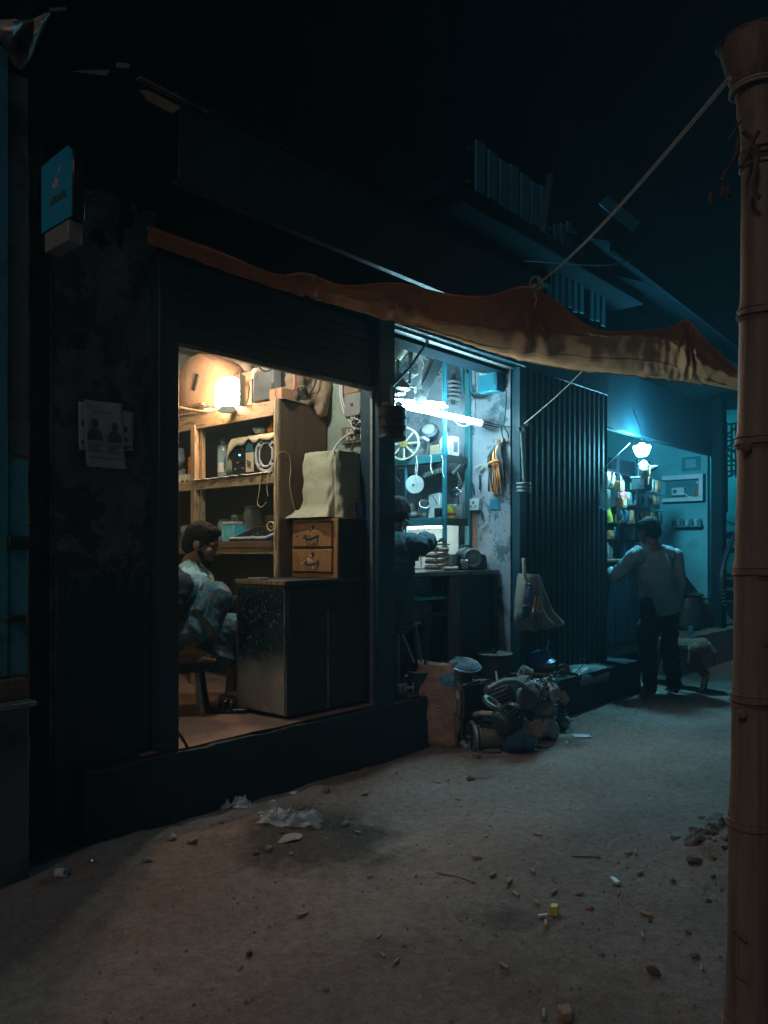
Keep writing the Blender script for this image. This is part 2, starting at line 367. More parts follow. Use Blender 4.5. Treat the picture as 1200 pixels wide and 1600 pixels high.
# ================================================================== SETTING
def sm(a, b, x): t = min(1, max(0, (x - a) / (b - a))); return t * t * (3 - 2 * t)
random.seed(202); DENTS = []                                       # foot and hoof marks trodden into the dirt
for k in range(90):
    a_ = random.gauss(.55, .5); DENTS.append((random.uniform(.9, 6.5), random.uniform(.2, 3.1), math.cos(a_), math.sin(a_), random.uniform(.07, .13), random.uniform(.035, .05), random.uniform(.003, .009)))
def gz(x, y):
    p = Vector((x, y, 0)); h = 0.0
    h += mn.noise(p * .7) * .022 + mn.noise(p * 2.3 + Vector((3, 1, 0))) * .012
    near = sm(14, 7, abs(x - 3))
    if near > 0:
        h += near * (mn.noise(p * 6.5) * .009 + abs(mn.noise(p * 14 + Vector((7, 2, 0)))) * .007 + mn.noise(p * 30) * .003 + mn.noise(Vector((x * 1.4 + y * .5, y * 7, 4))) * .007)
    for (mx, my, mr, mh) in ((3.62, 1.12, .36, .10), (3.45, .92, .22, .05), (4.1, 1.05, .5, .07), (1.75, 2.95, .6, .035), (2.7, .55, .3, .03)):
        d = math.hypot(x - mx, y - my) / mr
        if d < 1.6: h += mh * math.exp(-2.2 * d * d) * (1 + .5 * mn.noise(p * 9) + .35 * mn.noise(p * 22))
    h += .03 * sm(2.9, 3.3, y) * sm(14, 9, abs(x))
    for (fx, fy, fc, fs, fl, fw, fd) in DENTS:
        dx, dy = x - fx, y - fy
        if abs(dx) < .3 and abs(dy) < .3:
            a = (dx * fc + dy * fs) / fl; b = (-dx * fs + dy * fc) / fw; r = a * a + b * b
            if r < 6: h += -fd * math.exp(-r * r) + .45 * fd * math.exp(-((r - 1.7) / .6) ** 2)
    return h
def axis(a, b, fine, far):
    out = []; x = a
    while x < b: out.append(x); x += fine
    out.append(b); l = [a]; s = fine
    while l[-1] > -far: s *= 1.35; l.append(l[-1] - s)
    r = [b]; s = fine
    while r[-1] < far: s *= 1.35; r.append(r[-1] + s)
    return l[:0:-1] + out + r[1:]
XS = axis(.2, 8.5, .026, 120); YS = axis(-.2, 3.4, .026, 120)
g = MB(); g.grid([[Vector((x, y, gz(x, y))) for x in XS] for y in YS])
g.f = [f[::-1] if False else f for f in g.f]
stru(g.build('ground', M['dirt'], smooth=180))

def rough_box(mb, x0, x1, y0, y1, z0, z1, n=(24, 4, 6), amp=.012, sc=5.0, seed=0):
    """box with subdivided, worn faces"""
    def face(o, a, b, na, nb):
        mb.grid([[Vector(o) + Vector(a) * (i / na) + Vector(b) * (j / nb) for j in range(nb + 1)] for i in range(na + 1)])
    s0 = len(mb.v); dx, dy, dz = x1 - x0, y1 - y0, z1 - z0; nx, ny, nz = n
    face((x0, y0, z0), (0, 0, dz), (dx, 0, 0), nz, nx); face((x0, y1, z0), (dx, 0, 0), (0, 0, dz), nx, nz)
    face((x0, y0, z0), (0, dy, 0), (0, 0, dz), ny, nz); face((x1, y0, z0), (0, 0, dz), (0, dy, 0), nz, ny)
    face((x0, y0, z1), (0, dy, 0), (dx, 0, 0), ny, nx); face((x0, y0, z0), (dx, 0, 0), (0, dy, 0), nx, ny)
    o = Vector((seed * 5.3, 0, seed))
    for i in range(s0, len(mb.v)):
        p = mb.v[i]; mb.v[i] = p + mn.noise_vector(p * sc + o) * amp + mn.noise_vector(p * sc * 3.3 + o) * amp * .5
    return mb

bld = thing('shop_building', 'dark two-storey row of small workshops on a raised plinth', 'building', (5, 3.3, 0))
# plinths and floors
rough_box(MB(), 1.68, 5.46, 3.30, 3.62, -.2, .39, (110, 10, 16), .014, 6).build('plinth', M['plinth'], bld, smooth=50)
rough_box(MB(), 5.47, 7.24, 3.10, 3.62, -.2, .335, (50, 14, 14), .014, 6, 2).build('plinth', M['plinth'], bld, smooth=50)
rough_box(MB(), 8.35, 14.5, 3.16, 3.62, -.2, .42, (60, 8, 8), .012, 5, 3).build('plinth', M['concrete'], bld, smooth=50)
f = MB(); n = 40
f.grid([[Vector((2.0 + 3.45 * i / 60, 3.34 + 2.3 * j / n, .402 + .006 * mn.noise(Vector((i * .3, j * .25, 0))))) for i in range(61)] for j in range(n + 1)])
f.build('shop_floor', M['floor_red'], bld, smooth=180)
MB().bb(5.45, 10.2, 3.5, 6.2, .30, .41).build('shop_floor', M['concrete'], bld)
# wall pier with the posters and the recess left of it
w = MB(); w.grid([[Vector((1.60 + .51 * i / 20, 3.42 + .012 * mn.noise(Vector((i * .25, j * .2, 4))) - (.012 if mn.noise(Vector((i * .16, j * .11, 9))) > .12 else 0), -.1 + 3.2 * j / 90)) for i in range(21)] for j in range(91)])
w.bb(1.60, 2.11, 3.445, 3.60, -.1, 3.1)
w.build('wall_pier', M['plaster_poster'], bld, smooth=50)
q = MB(); q.grid([[Vector((1.598 + .49 * i / 30, 3.403, -.08 + (1.36 + .05 * mn.noise(Vector((i * .35, 0, 2))) + .025 * mn.noise(Vector((i * 1.3, 4, 2)))) * j / 12)) for i in range(31)] for j in range(13)])
q.build('dado', M['navy_paint'], bld, solid=.004, smooth=60)
MB().bb(2.085, 2.20, 3.335, 3.43, .38, 2.86).build('door_jamb', M['navy_paint'], bld, bevel=.006)
MB().bb(1.28, 1.615, 3.47, 3.62, -.1, 3.1).build('recess_wall', M['plaster_dark'], bld)
p = MB(); 
for k in range(28): 
    z = -.1 + k * .115; p.box((1.40 + .012 * mn.noise(Vector((k * .7, 0, 0))), 3.45, z + .055), (.19 + .03 * mn.noise(Vector((k, 3, 0))), .05, .113))
p.jitter(.006, 9).build('door_post', M['wood_old'], bld, bevel=.004)
# shop one walls
MB().bb(2.06, 2.145, 3.61, 5.5, .38, 3.1).build('side_wall', M['wall_green'], bld)
MB().bb(2.14, 3.785, 5.42, 5.5, .38, 3.1).build('back_wall', M['wall_tan'], bld)
MB().bb(3.785, 3.90, 3.49, 5.5, .38, 3.1).build('side_wall', M['wall_green'], bld)
MB().bb(2.06, 5.45, 3.62, 5.7, 3.1, 3.2).build('shop_ceiling', M['wall_tan'], bld)
MB().bb(2.3, 3.78, 4.30, 4.36, 2.98, 3.09).build('ceiling_beam', M['wood_brown'], bld, bevel=.004)
MB().bb(2.3, 3.78, 5.0, 5.06, 2.98, 3.09).build('ceiling_beam', M['wood_brown'], bld, bevel=.004)
MB().bb(3.675, 3.835, 3.312, 3.485, .38, 3.12).build('pillar', M['navy_paint'], bld, bevel=.008)
MB().bb(3.655, 3.675, 3.355, 3.375, .4, 2.46).build('door_rail', M['steel_dull'], bld)
# half-lowered roller shutter over shop one
s = MB()
for k in range(7):
    z0 = 2.46 + k * .06
    s.poly([(2.19, 3.385, z0), (2.19, 3.372, z0 + .03), (2.19, 3.385, z0 + .06), (2.19, 3.395, z0 + .06), (2.19, 3.395, z0)], (1, 0, 0), 1.485)
s.build('roller_shutter', M['navy_shutter'], bld, smooth=60)
MB().bb(2.19, 3.672, 3.365, 3.40, 2.435, 2.458).build('shutter_bottom_rail', M['steel_dull'], bld, bevel=.003)
# shop two
MB().bb(3.90, 5.44, 5.62, 5.7, .38, 3.1).build('back_wall', M['wall_teal'], bld)
w = MB(); w.bb(5.372, 5.46, 3.40, 5.7, .38, 3.1)
w.build('side_wall', M['wall_white'], bld)
MB().bb(3.84, 5.47, 3.312, 3.44, 2.90, 3.08).build('lintel', M['navy_paint'], bld, bevel=.006)
MB().bb(3.84, 5.39, 3.36, 3.43, 2.880, 2.899).build('lintel_edge', M['steel_dull'], bld)
MB().bb(5.385, 5.46, 3.315, 3.395, .36, 2.895).build('door_jamb', M['navy_paint'], bld, bevel=.005)
# shop three
MB().bb(6.98, 7.08, 3.42, 6.2, .38, 3.1).build('side_wall', M['plaster_dark'], bld)
MB().bb(7.0, 10.05, 6.1, 6.2, .38, 3.1).build('back_wall', M['plaster_dark'], bld)
MB().bb(9.965, 10.06, 3.40, 6.2, .38, 3.1).build('side_wall', M['wall_teal'], bld)
MB().bb(5.47, 10.06, 3.45, 6.2, 3.1, 3.2).build('shop_ceiling', M['plaster_dark'], bld)
MB().bb(7.01, 10.1, 3.36, 3.44, 2.60, 3.22).build('lintel', M['navy_shutter'], bld, bevel=.01)
MB().bb(10.03, 10.20, 3.24, 3.38, .40, 3.3).build('pillar', M['black_wall'], bld, bevel=.01)
# upper storey
w = MB(); w.bb(-2.5, 4.62, 3.60, 3.8, 3.2, 7.5); w.bb(4.62, 40, 4.85, 5.0, 3.2, 16); w.bb(-2.5, 4.62, 3.65, 3.8, 7.5, 11); w.bb(4.62, 4.75, 3.6, 4.6, 3.2, 7.5)  # tall far stretch added to cover the sky
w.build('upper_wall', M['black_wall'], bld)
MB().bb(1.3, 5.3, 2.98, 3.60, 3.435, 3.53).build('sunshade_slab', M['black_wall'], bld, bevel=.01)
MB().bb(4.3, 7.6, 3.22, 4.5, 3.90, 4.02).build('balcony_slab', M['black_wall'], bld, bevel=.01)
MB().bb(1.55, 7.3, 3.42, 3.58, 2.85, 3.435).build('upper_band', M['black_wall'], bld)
# balcony railing boards
rail = thing('balcony_railing', 'row of pale blue vertical boards fencing the dark upper balcony', 'railing', (5.3, 3.3, 4.02))
s0 = None
for k in range(7):
    o = MB().bb(4.765 + k * .158, 4.765 + k * .158 + .122, 3.31, 3.33, 4.10 + .01 * math.sin(k * 3), 4.485 - .012 * (k % 3)).jitter(.005, 5, k).build('board', M['slat_blue'], rail, bevel=.003)
MB().bb(4.70, 5.95, 3.332, 3.36, 4.14, 4.17).bb(4.70, 5.95, 3.332, 3.36, 4.39, 4.42).build('rail', M['wood_dark'], rail)
MB().bar((5.86, 3.31, 4.62), (5.70, 3.29, 4.06), .05, .03).build('brace', M['wood_dark'], rail)
fence = thing('balcony_fence', 'dimmer narrow boards further along the balcony behind the rope', 'fence', (6.6, 3.5, 3.9))
for k in range(9):
    x = 6.02 + k * .118 + (.10 if k > 5 else 0)
    MB().bb(x, x + .078, 3.42, 3.44, 3.62 + .02 * (k % 2), 4.42 - .05 * abs(k - 3)).jitter(.006, 5, k).build('board', M['slat_blue'], fence, bevel=.003)
MB().bb(5.98, 7.2, 3.445, 3.47, 3.9, 3.94).build('rail', M['wood_dark'], fence)
# tin roof and eave on the right, corrugated wall above it
roof = thing('tin_roof', 'dark corrugated tin lean-to roof with a pale bent eave sheet', 'roof', (9.4, 3.3, 3.5))
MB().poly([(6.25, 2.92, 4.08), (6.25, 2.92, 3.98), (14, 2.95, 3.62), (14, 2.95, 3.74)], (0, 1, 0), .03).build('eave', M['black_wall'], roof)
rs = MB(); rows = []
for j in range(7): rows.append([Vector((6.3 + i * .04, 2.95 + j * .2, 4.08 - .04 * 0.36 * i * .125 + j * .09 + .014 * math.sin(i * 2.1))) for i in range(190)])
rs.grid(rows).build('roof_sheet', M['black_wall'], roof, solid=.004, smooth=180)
MB().poly([at(938, 318, y=2.9), at(950, 307, y=2.9), at(1000, 346, y=2.9), at(990, 362, y=2.9)], (0, 1, 0), .012).jitter(.01, 4).build('bent_sheet', M['slat_blue'], roof)
cw = thing('corrugated_wall', 'nearly black corrugated sheet wall rising over the lean-to roof', 'wall', (9.5, 4.4, 4))
for k in range(12):
    x0 = 7.65 + k * .62; c = MB()
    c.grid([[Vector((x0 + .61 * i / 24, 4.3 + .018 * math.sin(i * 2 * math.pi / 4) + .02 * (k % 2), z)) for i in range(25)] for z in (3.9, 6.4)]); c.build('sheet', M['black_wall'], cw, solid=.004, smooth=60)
# neighbouring plank front on the far left
nb = thing('plank_shop_front', 'grey plank shutter, cyan light painted on, with a low counter, cut by the left edge', 'shop front', (1.0, 3.25, 0))
for (u0, u1, m, v0, v1, y) in ((-60, -24, 'plank_cyan_light', 60, 1056, 3.235), (-22, 12, 'plank_cyan_light', 60, 1056, 3.23), (15, 44, 'door_grey', 110, 712, 3.245), (15, 44, 'plank_cyan_light', 716, 1052, 3.24)):
    a = at(u0, v0, y=y); b = at(u1, v1, y=y); MB().bb(a.x, b.x, y, y + .03, at(u1, v1, y=y).z, min(4.2, a.z)).jitter(.003, 4, int(u0)).build('plank', M[m], nb, bevel=.003)
a = at(46, 855, y=3.22); MB().bb(a.x - .085, a.x, 3.21, 3.25, a.z - .01, a.z + .045).build('hinge', M['iron_dark'], nb, bevel=.003)
a = at(40, 968, y=3.22); MB().bb(a.x - .075, a.x, 3.215, 3.25, a.z - .01, a.z + .02).build('hinge', M['iron_dark'], nb, bevel=.003)
a = at(46, 1060, y=3.18); b = at(46, 1100, y=3.18)
MB().bb(.4, a.x, 3.19, 3.3, b.z + .02, a.z).jitter(.003, 4).build('counter_board', M['wood_old'], nb, bevel=.004)
MB().bb(.4, a.x + .005, 3.12, 3.19, b.z, b.z + .02).build('counter_edge', M['steel_dull'], nb, bevel=.003)
MB().bb(.4, a.x + .01, 3.21, 3.3, -.05, b.z - .002).jitter(.004, 5).build('counter_front', M['door_grey'], nb, bevel=.004)
# fascia signboard above the tarpaulin
sb = thing('fascia_board', 'long dark greenish signboard fixed above the tarpaulin', 'signboard', (3.0, 2.96, 3.05))
defm('sign_green', (.012, .03, .030), .5, c2=(.022, .05, .045), scale=2.4, bump=.2, stain=(.03, .035, .02), stain_scale=2.5, stain_amt=.3)
MB().bb(1.95, 5.05, 2.955, 2.972, 3.05, 3.425).jitter(.004, 2).build('panel', M['sign_green'], sb)
MB().bb(1.93, 5.07, 2.945, 2.985, 3.425, 3.434).bb(1.93, 5.07, 2.945, 2.985, 3.03, 3.048).build('frame', M['iron_dark'], sb)
# bent tin flashing at the corner above the sign
tf = thing('tin_flashing', 'bent tin flashing catching street light at the top left roof corner', 'flashing', at(200, 140, y=2.95))
MB().poly([at(218, 140, y=2.93), at(232, 141, y=2.93), at(284, 168, y=2.93), at(268, 177, y=2.93), at(230, 156, y=2.93)], (0, 1, .2), .006).build('sheet', M['card'], tf)
MB().poly([at(113, 111, y=2.95), at(142, 109, y=2.95), at(172, 109, y=2.95), at(167, 118, y=2.95), at(140, 114, y=2.95)], (0, 1, .2), .006).build('sheet', M['tin_bare'], tf)
MB().bar(at(183, 101, y=2.96), at(201, 103, y=2.96), .02, .012).build('cap', M['tin_bare'], tf)
MB().bar(at(216, 122, y=2.95), at(325, 178, y=2.95), .03, .008).build('edge_strip', M['steel_dull'], tf)
# torn sheet, top left
ts = thing('torn_tin_sheet', 'torn crumpled tin sheet hanging off the roof at the top left corner', 'tin sheet', at(30, 90, y=3.0))
g = MB(); cols = [((-25, 20), (-25, 40)), ((0, 34), (3, 60)), ((22, 28), (16, 92)), ((38, 34), (30, 116)), ((52, 30), (44, 96)), ((64, 24), (58, 66)), ((80, 17), (66, 50))]
rows = []
for j in range(9):
    rows.append([at(a[0] + (b[0] - a[0]) * j / 8, a[1] + (b[1] - a[1]) * j / 8, y=2.80 + .10 * math.sin(i * 1.9 + j * .5) + .05 * j / 8) for i, (a, b) in enumerate(cols)])
g.grid(rows).build('sheet', M['tin_bare'], ts, solid=.003, sub=1, smooth=60)
MB().bar(at(78, 16, y=2.85), at(102, 14, y=2.85), .012, .01).build('strip', M['tin_bare'], ts)
# far end: next shop beyond the pillar, teal lit wall, lattice, shelves
far = thing('far_shop', 'teal-lit open shop bay seen past the dark pillar beside the bamboo', 'shop', (13, 3.5, 0))
MB().bb(14.3, 14.4, 2.9, 7, .3, 4.2).build('side_wall', M['wall_teal'], far)
MB().bb(10.2, 14.4, 6.0, 6.1, .3, 4.2).build('back_wall', M['wall_teal'], far)
MB().bb(10.2, 14.4, 3.3, 6.0, 3.9, 4.0).build('ceiling', M['black_wall'], far)
MB().bb(10.2, 14.4, 3.3, 6.1, .30, .44).build('floor', M['concrete'], far)
def pl(u, v, x=13.2): return at(u, v, x=x)
lat = thing('steel_lattice', 'black steel lattice frame hanging in the far teal shop bay', 'lattice', at(1138, 740, x=13.2))
lt = []
for (a, b) in (((1122, 664), (1170, 660)), ((1122, 690), (1170, 686)), ((1120, 706), (1170, 702)), ((1120, 722), (1170, 718)), ((1120, 728), (1170, 726)), ((1121, 738), (1170, 734)), ((1122, 660), (1122, 745)), ((1135, 660), (1136, 800)), ((1150, 660), (1150, 745)),
               ((1122, 670), (1150, 690)), ((1150, 668), (1122, 690)), ((1122, 692), (1150, 708)), ((1150, 690), (1122, 708)), ((1122, 722), (1135, 709)), ((1135, 709), (1150, 722)), ((1122, 738), (1136, 746)), ((1136, 746), (1150, 738)), ((1128, 662), (1128, 745)), ((1143, 662), (1143, 745))):
    MB().bar(pl(*a), pl(*b), .028, .028).build('bar', M['black_wall'], lat)
fs = thing('far_shelf', 'dark shelf and clutter low in the far teal bay', 'shelf', at(1140, 920, x=12.5))
for (v, h) in ((838, 10), (862, 8), (900, 6)): MB().bar(at(1124, v, x=12.6), at(1175, v - 4, x=12.6), .3, .01 * h).build('shelf_board', M['wood_dark'], fs)
MB().bar(at(1126, 838, x=12.6), at(1127, 965, x=12.6), .05, .05).build('post', M['wood_dark'], fs)
MB().bar(at(1131, 812, x=13.0), at(1160, 826, x=13.0), .03, .03).build('pole', M['steel'], fs)
for k in range(6):
    c = at(1130 + 8 * k, 948 - 18 * (k % 3), x=12.5); MB().box(c, (.22, .2, .14), k).jitter(.02, 6, k).build('carton', M['wood_dark'], fs, bevel=.01)
tl = thing('far_tube_lamp', 'far shop tube lamp hidden behind the bamboo, lighting the teal bay', 'lamp', (13.6, 4.6, 3.4))
MB().cyl((13.2, 4.3, 3.3), (13.2, 5.5, 3.3), .03).build('tube', M['glow_far'], tl)
MB().bb(13.15, 13.25, 4.25, 5.55, 3.34, 3.4).bb(13.19, 13.21, 4.3, 4.32, 3.4, 3.9).bb(13.19, 13.21, 5.48, 5.5, 3.4, 3.9).build('fitting', M['white_plastic'], tl)
# street side opposite and behind: unseen houses that close the lane; first one added to block light
oq = thing('light_block_house', 'tall unseen house added across the lane to block light', 'house', (8, -2, 0))  # out of view, put here to hold back sun and sky light
MB().bb(4.0, 16, -3.4, -1.5, -.1, 9).build('wall', M['plaster_dark'], oq)
MB().bb(3.8, 16.2, -3.5, -1.3, 9, 9.2).build('roof', M['black_wall'], oq)
op = thing('opposite_house', 'unlit house closing the far end of the lane', 'house', (17, 0, 0))
MB().bb(19, 20, -6, 3.0, -.1, 7).build('wall', M['black_wall'], op)
MB().bb(18.9, 20.1, -6.1, 3.1, 7.0, 7.15).build('roof', M['black_wall'], op)
# corrugated folding shutter between shop two and three
sh = thing('folding_shutter', 'closed dark blue ribbed metal shutter between the two lit shops', 'shutter', (6.2, 3.33, .34))
strip = None
for k in range(16):
    x0 = 5.465 + k * .0955; q = MB()
    q.poly([(x0, 3.33, .34), (x0 + .030, 3.33, .34), (x0 + .042, 3.355, .34), (x0 + .083, 3.355, .34), (x0 + .0945, 3.33, .34), (x0 + .0945, 3.338, .34), (x0 + .086, 3.363, .34), (x0 + .039, 3.363, .34), (x0 + .027, 3.338, .34), (x0, 3.338, .34)][::-1], (0, 0, 1), 2.56)
    q.build('strip', M['navy_shutter'], sh, smooth=0)
MB().bb(5.46, 7.01, 3.326, 3.42, 2.90, 3.1).build('shutter_box', M['navy_shutter'], sh, bevel=.006)
MB().bb(5.46, 7.01, 3.365, 3.37, .335, 2.9).build('backing', M['navy_shutter'], sh)

for k, (P_, r_, lab) in enumerate((([(1.2, 3.40, 3.72), (2.4, 3.40, 3.62), (3.6, 3.40, 3.66), (4.6, 3.38, 3.74)], .009, 'upper black cable sagging along the dark facade'), ([(1.2, 3.40, 3.64), (2.2, 3.39, 3.58), (3.4, 3.39, 3.57), (4.5, 3.38, 3.66)], .007, 'lower black cable sagging along the dark facade'), ([(4.62, 3.36, 3.55), (5.4, 3.2, 3.72), (6.2, 3.0, 3.86), (6.6, 2.9, 4.0)], .006, 'thin cable rising from the facade to the tin roof'))):
    tag(MB().tube(catmull(P_, 10), r_, 7).build('facade_cable', M['wire_black']), lab, 'cable')
# ================================================================== TARPAULIN, ROPES, BAMBOO
OUT = [(232, 352, 3.0), (340, 392, 2.93), (430, 428, 2.85), (478, 426, 2.74), (535, 445, 2.64), (620, 442, 2.50), (700, 459, 2.30), (765, 462, 2.10), (835, 449, 1.97), (925, 512, 1.84), (1000, 517, 1.70), (1045, 512, 1.62), (1075, 500, 1.55), (1100, 528, 1.50), (1156, 580, 1.42)]
CRE = [(232, 358, 3.01), (340, 401, 2.96), (430, 434, 2.90), (478, 446, 2.82), (535, 460, 2.76), (620, 484, 2.64), (700, 505, 2.46), (765, 517, 2.30), (835, 521, 2.12), (925, 523, 1.93), (1000, 522, 1.76), (1045, 532, 1.69), (1075, 552, 1.62), (1100, 566, 1.55), (1156, 594, 1.46)]
INN = [(232, 372, 3.06), (340, 412, 3.06), (430, 441, 3.06), (478, 456, 3.06), (535, 475, 3.06), (620, 500, 3.06), (700, 524, 3.05), (765, 547, 2.98), (835, 566, 2.84), (925, 580, 2.58), (1000, 588, 2.36), (1045, 593, 2.22), (1075, 597, 2.13), (1100, 600, 2.05), (1156, 607, 1.88)]
N1 = 12
o_, c_, i_ = [catmull([at(u, v, y=y) for (u, v, y) in A], N1) for A in (OUT, CRE, INN)]
rows = []; RW = 26
for j in range(RW + 1):
    t = j / RW; row = []
    for k in range(len(o_)):
        if t < .42: q = o_[k].lerp(c_[k], t / .42)
        else: q = c_[k].lerp(i_[k], (t - .42) / .58)
        s = (t - .42) / .58 if t > .42 else (.42 - t) / .42
        q = q.copy(); q.z -= .035 * math.sin(math.pi * max(0, min(1, s))) * (1 if t > .42 else .5)
        wr = mn.noise(Vector((k * .10, t * 22, 0))) * .010 + mn.noise(Vector((k * .45, t * 5, 3))) * .012 + mn.noise(Vector((k * .03, t * 45, 7))) * .006 * sm(1.0, .5, abs(t - .75) * 2)
        for pk in (3, 5, 8, 12):                                  # gathers running out of each tied point
            d = abs(k - pk * N1) / N1
            if d < 1.1: wr += .034 * math.sin(9 * math.atan2(t + .02, (k - pk * N1) / N1)) * (1 - d / 1.1) * min(1, t * 3) * sm(1, .2, t)
        q.z += wr * sm(0, .04, t); q.y += wr * .6
        row.append(q)
    rows.append(row)
tp = MB(); tp.grid(rows); tarp = tp.build('tarpaulin', M['tarp'], solid=.0025, smooth=180)
tag(tarp, 'sagging orange-brown tarpaulin awning strung out over the shop fronts', 'tarpaulin')
for k in range(0, len(rows[0]), 13):
    c_ = rows[1][k]; MB().torus(c_ + Vector((0, -.004, -.012)), (.3, -1, .2), .011, .003, 14, 6).build('eyelet', M['steel_dull'], tarp)
for rr_ in (9, 17): MB().tube([p + Vector((0, -.003, -.003)) for p in rows[rr_]], .0022, 4).build('seam', M['tarp'], tarp)
hem = MB().tube([p + Vector((0, 0, -.004)) for p in rows[-1]], .006, 5).build('hem', M['tarp'], tarp)

bam_top = at(1172, 66, t=1.75)
bm = thing('bamboo_pole', 'thick upright bamboo pole in the right foreground', 'pole', at(1166, 1600, t=1.75))
bpts = [(1160, 1900, .0455), (1166, 1600, .0455), (1172, 1285, .0445), (1177, 1090, .044), (1180, 893, .043), (1183, 690, .0425), (1186, 490, .0415), (1189, 245, .040)]
pts, rad = [], []
for i in range(len(bpts) - 1):
    a = at(bpts[i][0], bpts[i][1], t=1.75); b = at(bpts[i + 1][0], bpts[i + 1][1], t=1.75)
    for k in range(12):
        t = k / 12; d = min(t, 1 - t); pts.append(a.lerp(b, t)); rad.append((bpts[i][2] * (1 - t) + bpts[i + 1][2] * t) * (1 + .11 * math.exp(-(d * 17) ** 2) - .012 * math.sin(math.pi * t)))
a = at(1189, 245, t=1.75); b = at(1170, 64, t=1.75)
for k in range(11):
    t = k / 10; pts.append(a.lerp(b, t)); rad.append(.040 + .024 * sm(.45, 1, t) + .002 * math.sin(t * 20))
MB().tube(pts, rad, 28).jitter(.0016, 7).build('culm', M['bamboo'], bm, smooth=60)
lip = MB(); ax = (b - a).normalized(); lip.lathe([(.064, -.004), (.067, .0), (.064, .006), (.055, .006), (.052, -.006)], b, ax, 28); lip.jitter(.010, 18).build('cut_rim', M['dry_husk'], bm)
for i in range(1, len(bpts)):
    c = at(bpts[i][0], bpts[i][1], t=1.75); MB().lathe([(bpts[i][2] * 1.03, -.020), (bpts[i][2] * 1.062, -.014), (bpts[i][2] * 1.082, -.008)], c, (0, 0, 1), 36, caps=False).build('wax_band', M['coil_pale' if False else 'wood_old'], bm); MB().torus(c + Vector((0, 0, .009)), (0, 0, 1), bpts[i][2] * 1.070, .0030, 36, 6).jitter(.0015, 30).build('node_ring', M['bamboo'], bm); MB().torus(c + Vector((0, 0, -.006)), (0, 0, 1), bpts[i][2] * 1.088, .0036, 36, 6).jitter(.0015, 30).build('node_ring', M['bamboo_ring'], bm)
def scar(u, v, rx, rz, tilt=0):
    c = at(u, v, t=1.713); n = -ray(u, v).normalized(); q = n.to_track_quat('Z', 'Y').to_matrix() @ Matrix.Rotation(tilt, 3, 'Z')
    MB().ball(c, (rx, rz, .006), 14, q).build('branch_scar', M['bamboo_ring'], bm)
scar(1166, 697, .012, .015); scar(1188, 1000, .018, .022); scar(1160, 1116, .010, .012); scar(1157, 1462, .005, .020, .9); scar(1160, 1530, .004, .016, 1.1)
for (P, r) in (([(1155, 215), (1150, 240), (1142, 258), (1134, 268), (1128, 280)], .004), ([(1156, 190), (1148, 205), (1138, 216)], .003), ([(1162, 205), (1175, 222), (1182, 250), (1176, 290), (1186, 312)], .006), ([(1185, 205), (1172, 230), (1158, 262)], .006)):
    MB().tube(catmull([at(u, v, t=1.69) for u, v in P], 4), r, 6).jitter(.003, 40).build('twig', M['dry_husk'], bm)
for (u, v) in ((1137, 300), (1130, 302), (1112, 310)): MB().ball(at(u, v, t=1.70), (.009, .005, .014), 8).jitter(.004, 60).build('dry_leaf', M['dry_husk'], bm)
for v in (136, 141): MB().torus(at(1176, v, t=1.75), ax, .0475, .0035, 30, 6).build('lashing', M['rope'], bm)
MB().torus(at(1189, 262, t=1.75), (0, 0, 1), .043, .004, 30, 6).build('lashing', M['rope'], bm)
# ropes
k0 = at(1140, 122, t=1.71); k1 = at(835, 449, y=1.97)
rp = [k0.lerp(k1, i / 24) + Vector((0, 0, -.035 * math.sin(math.pi * i / 24))) for i in range(25)]
ro = MB().tube(rp, .0055, 7).build('rope', M['rope']); tag(ro, 'thin taut rope from the bamboo top down to the tarpaulin peak', 'rope')
MB().ball(k1, .016, 10).torus(k1 + Vector((0, -.01, .02)), (VX, VY, .2), .03, .003, 20, 6).tube([k1, k1 + Vector((.005, -.01, -.06)), k1 + Vector((-.005, 0, -.10))], .003, 5).build('knot', M['rope'], ro)
hk = at(819, 662, y=3.26); ta = at(918, 572, y=2.6)
r2 = MB().tube([ta.lerp(hk, i / 12) + Vector((0, 0, -.015 * math.sin(math.pi * i / 12))) for i in range(13)], .005, 6).build('rope', M['rope'])
tag(r2, 'short rope running under the tarpaulin to the wall hook', 'rope')
# hanging weight on the shutter
hw = thing('hanging_weight', 'stack of three grey discs hung on a cord in front of the shutter', 'weight', at(819, 770, y=3.26))
a = at(814, 671, y=3.26); b = at(818, 752, y=3.26)
MB().torus(a, (VX, VY, 0), .022, .006, 20, 8).build('eye', M['steel_dull'], hw)
MB().torus(at(823, 662, y=3.26), (.2, 1, .3), .016, .005, 18, 8).build('shackle', M['steel_dull'], hw)
MB().tube([a + Vector((0, 0, -.02)), b], .0075, 8).build('cord', M['rope'], hw)
for k in range(3):
    c = at(818, 756 + k * 6, y=3.26); MB().lathe([(.035, -.012), (.054, -.012), (.059, -.006), (.059, .006), (.054, .012), (.035, .012)], c, (.02 * (k - 1), 0, 1), 24).build('disc', M['steel_dull'], hw)
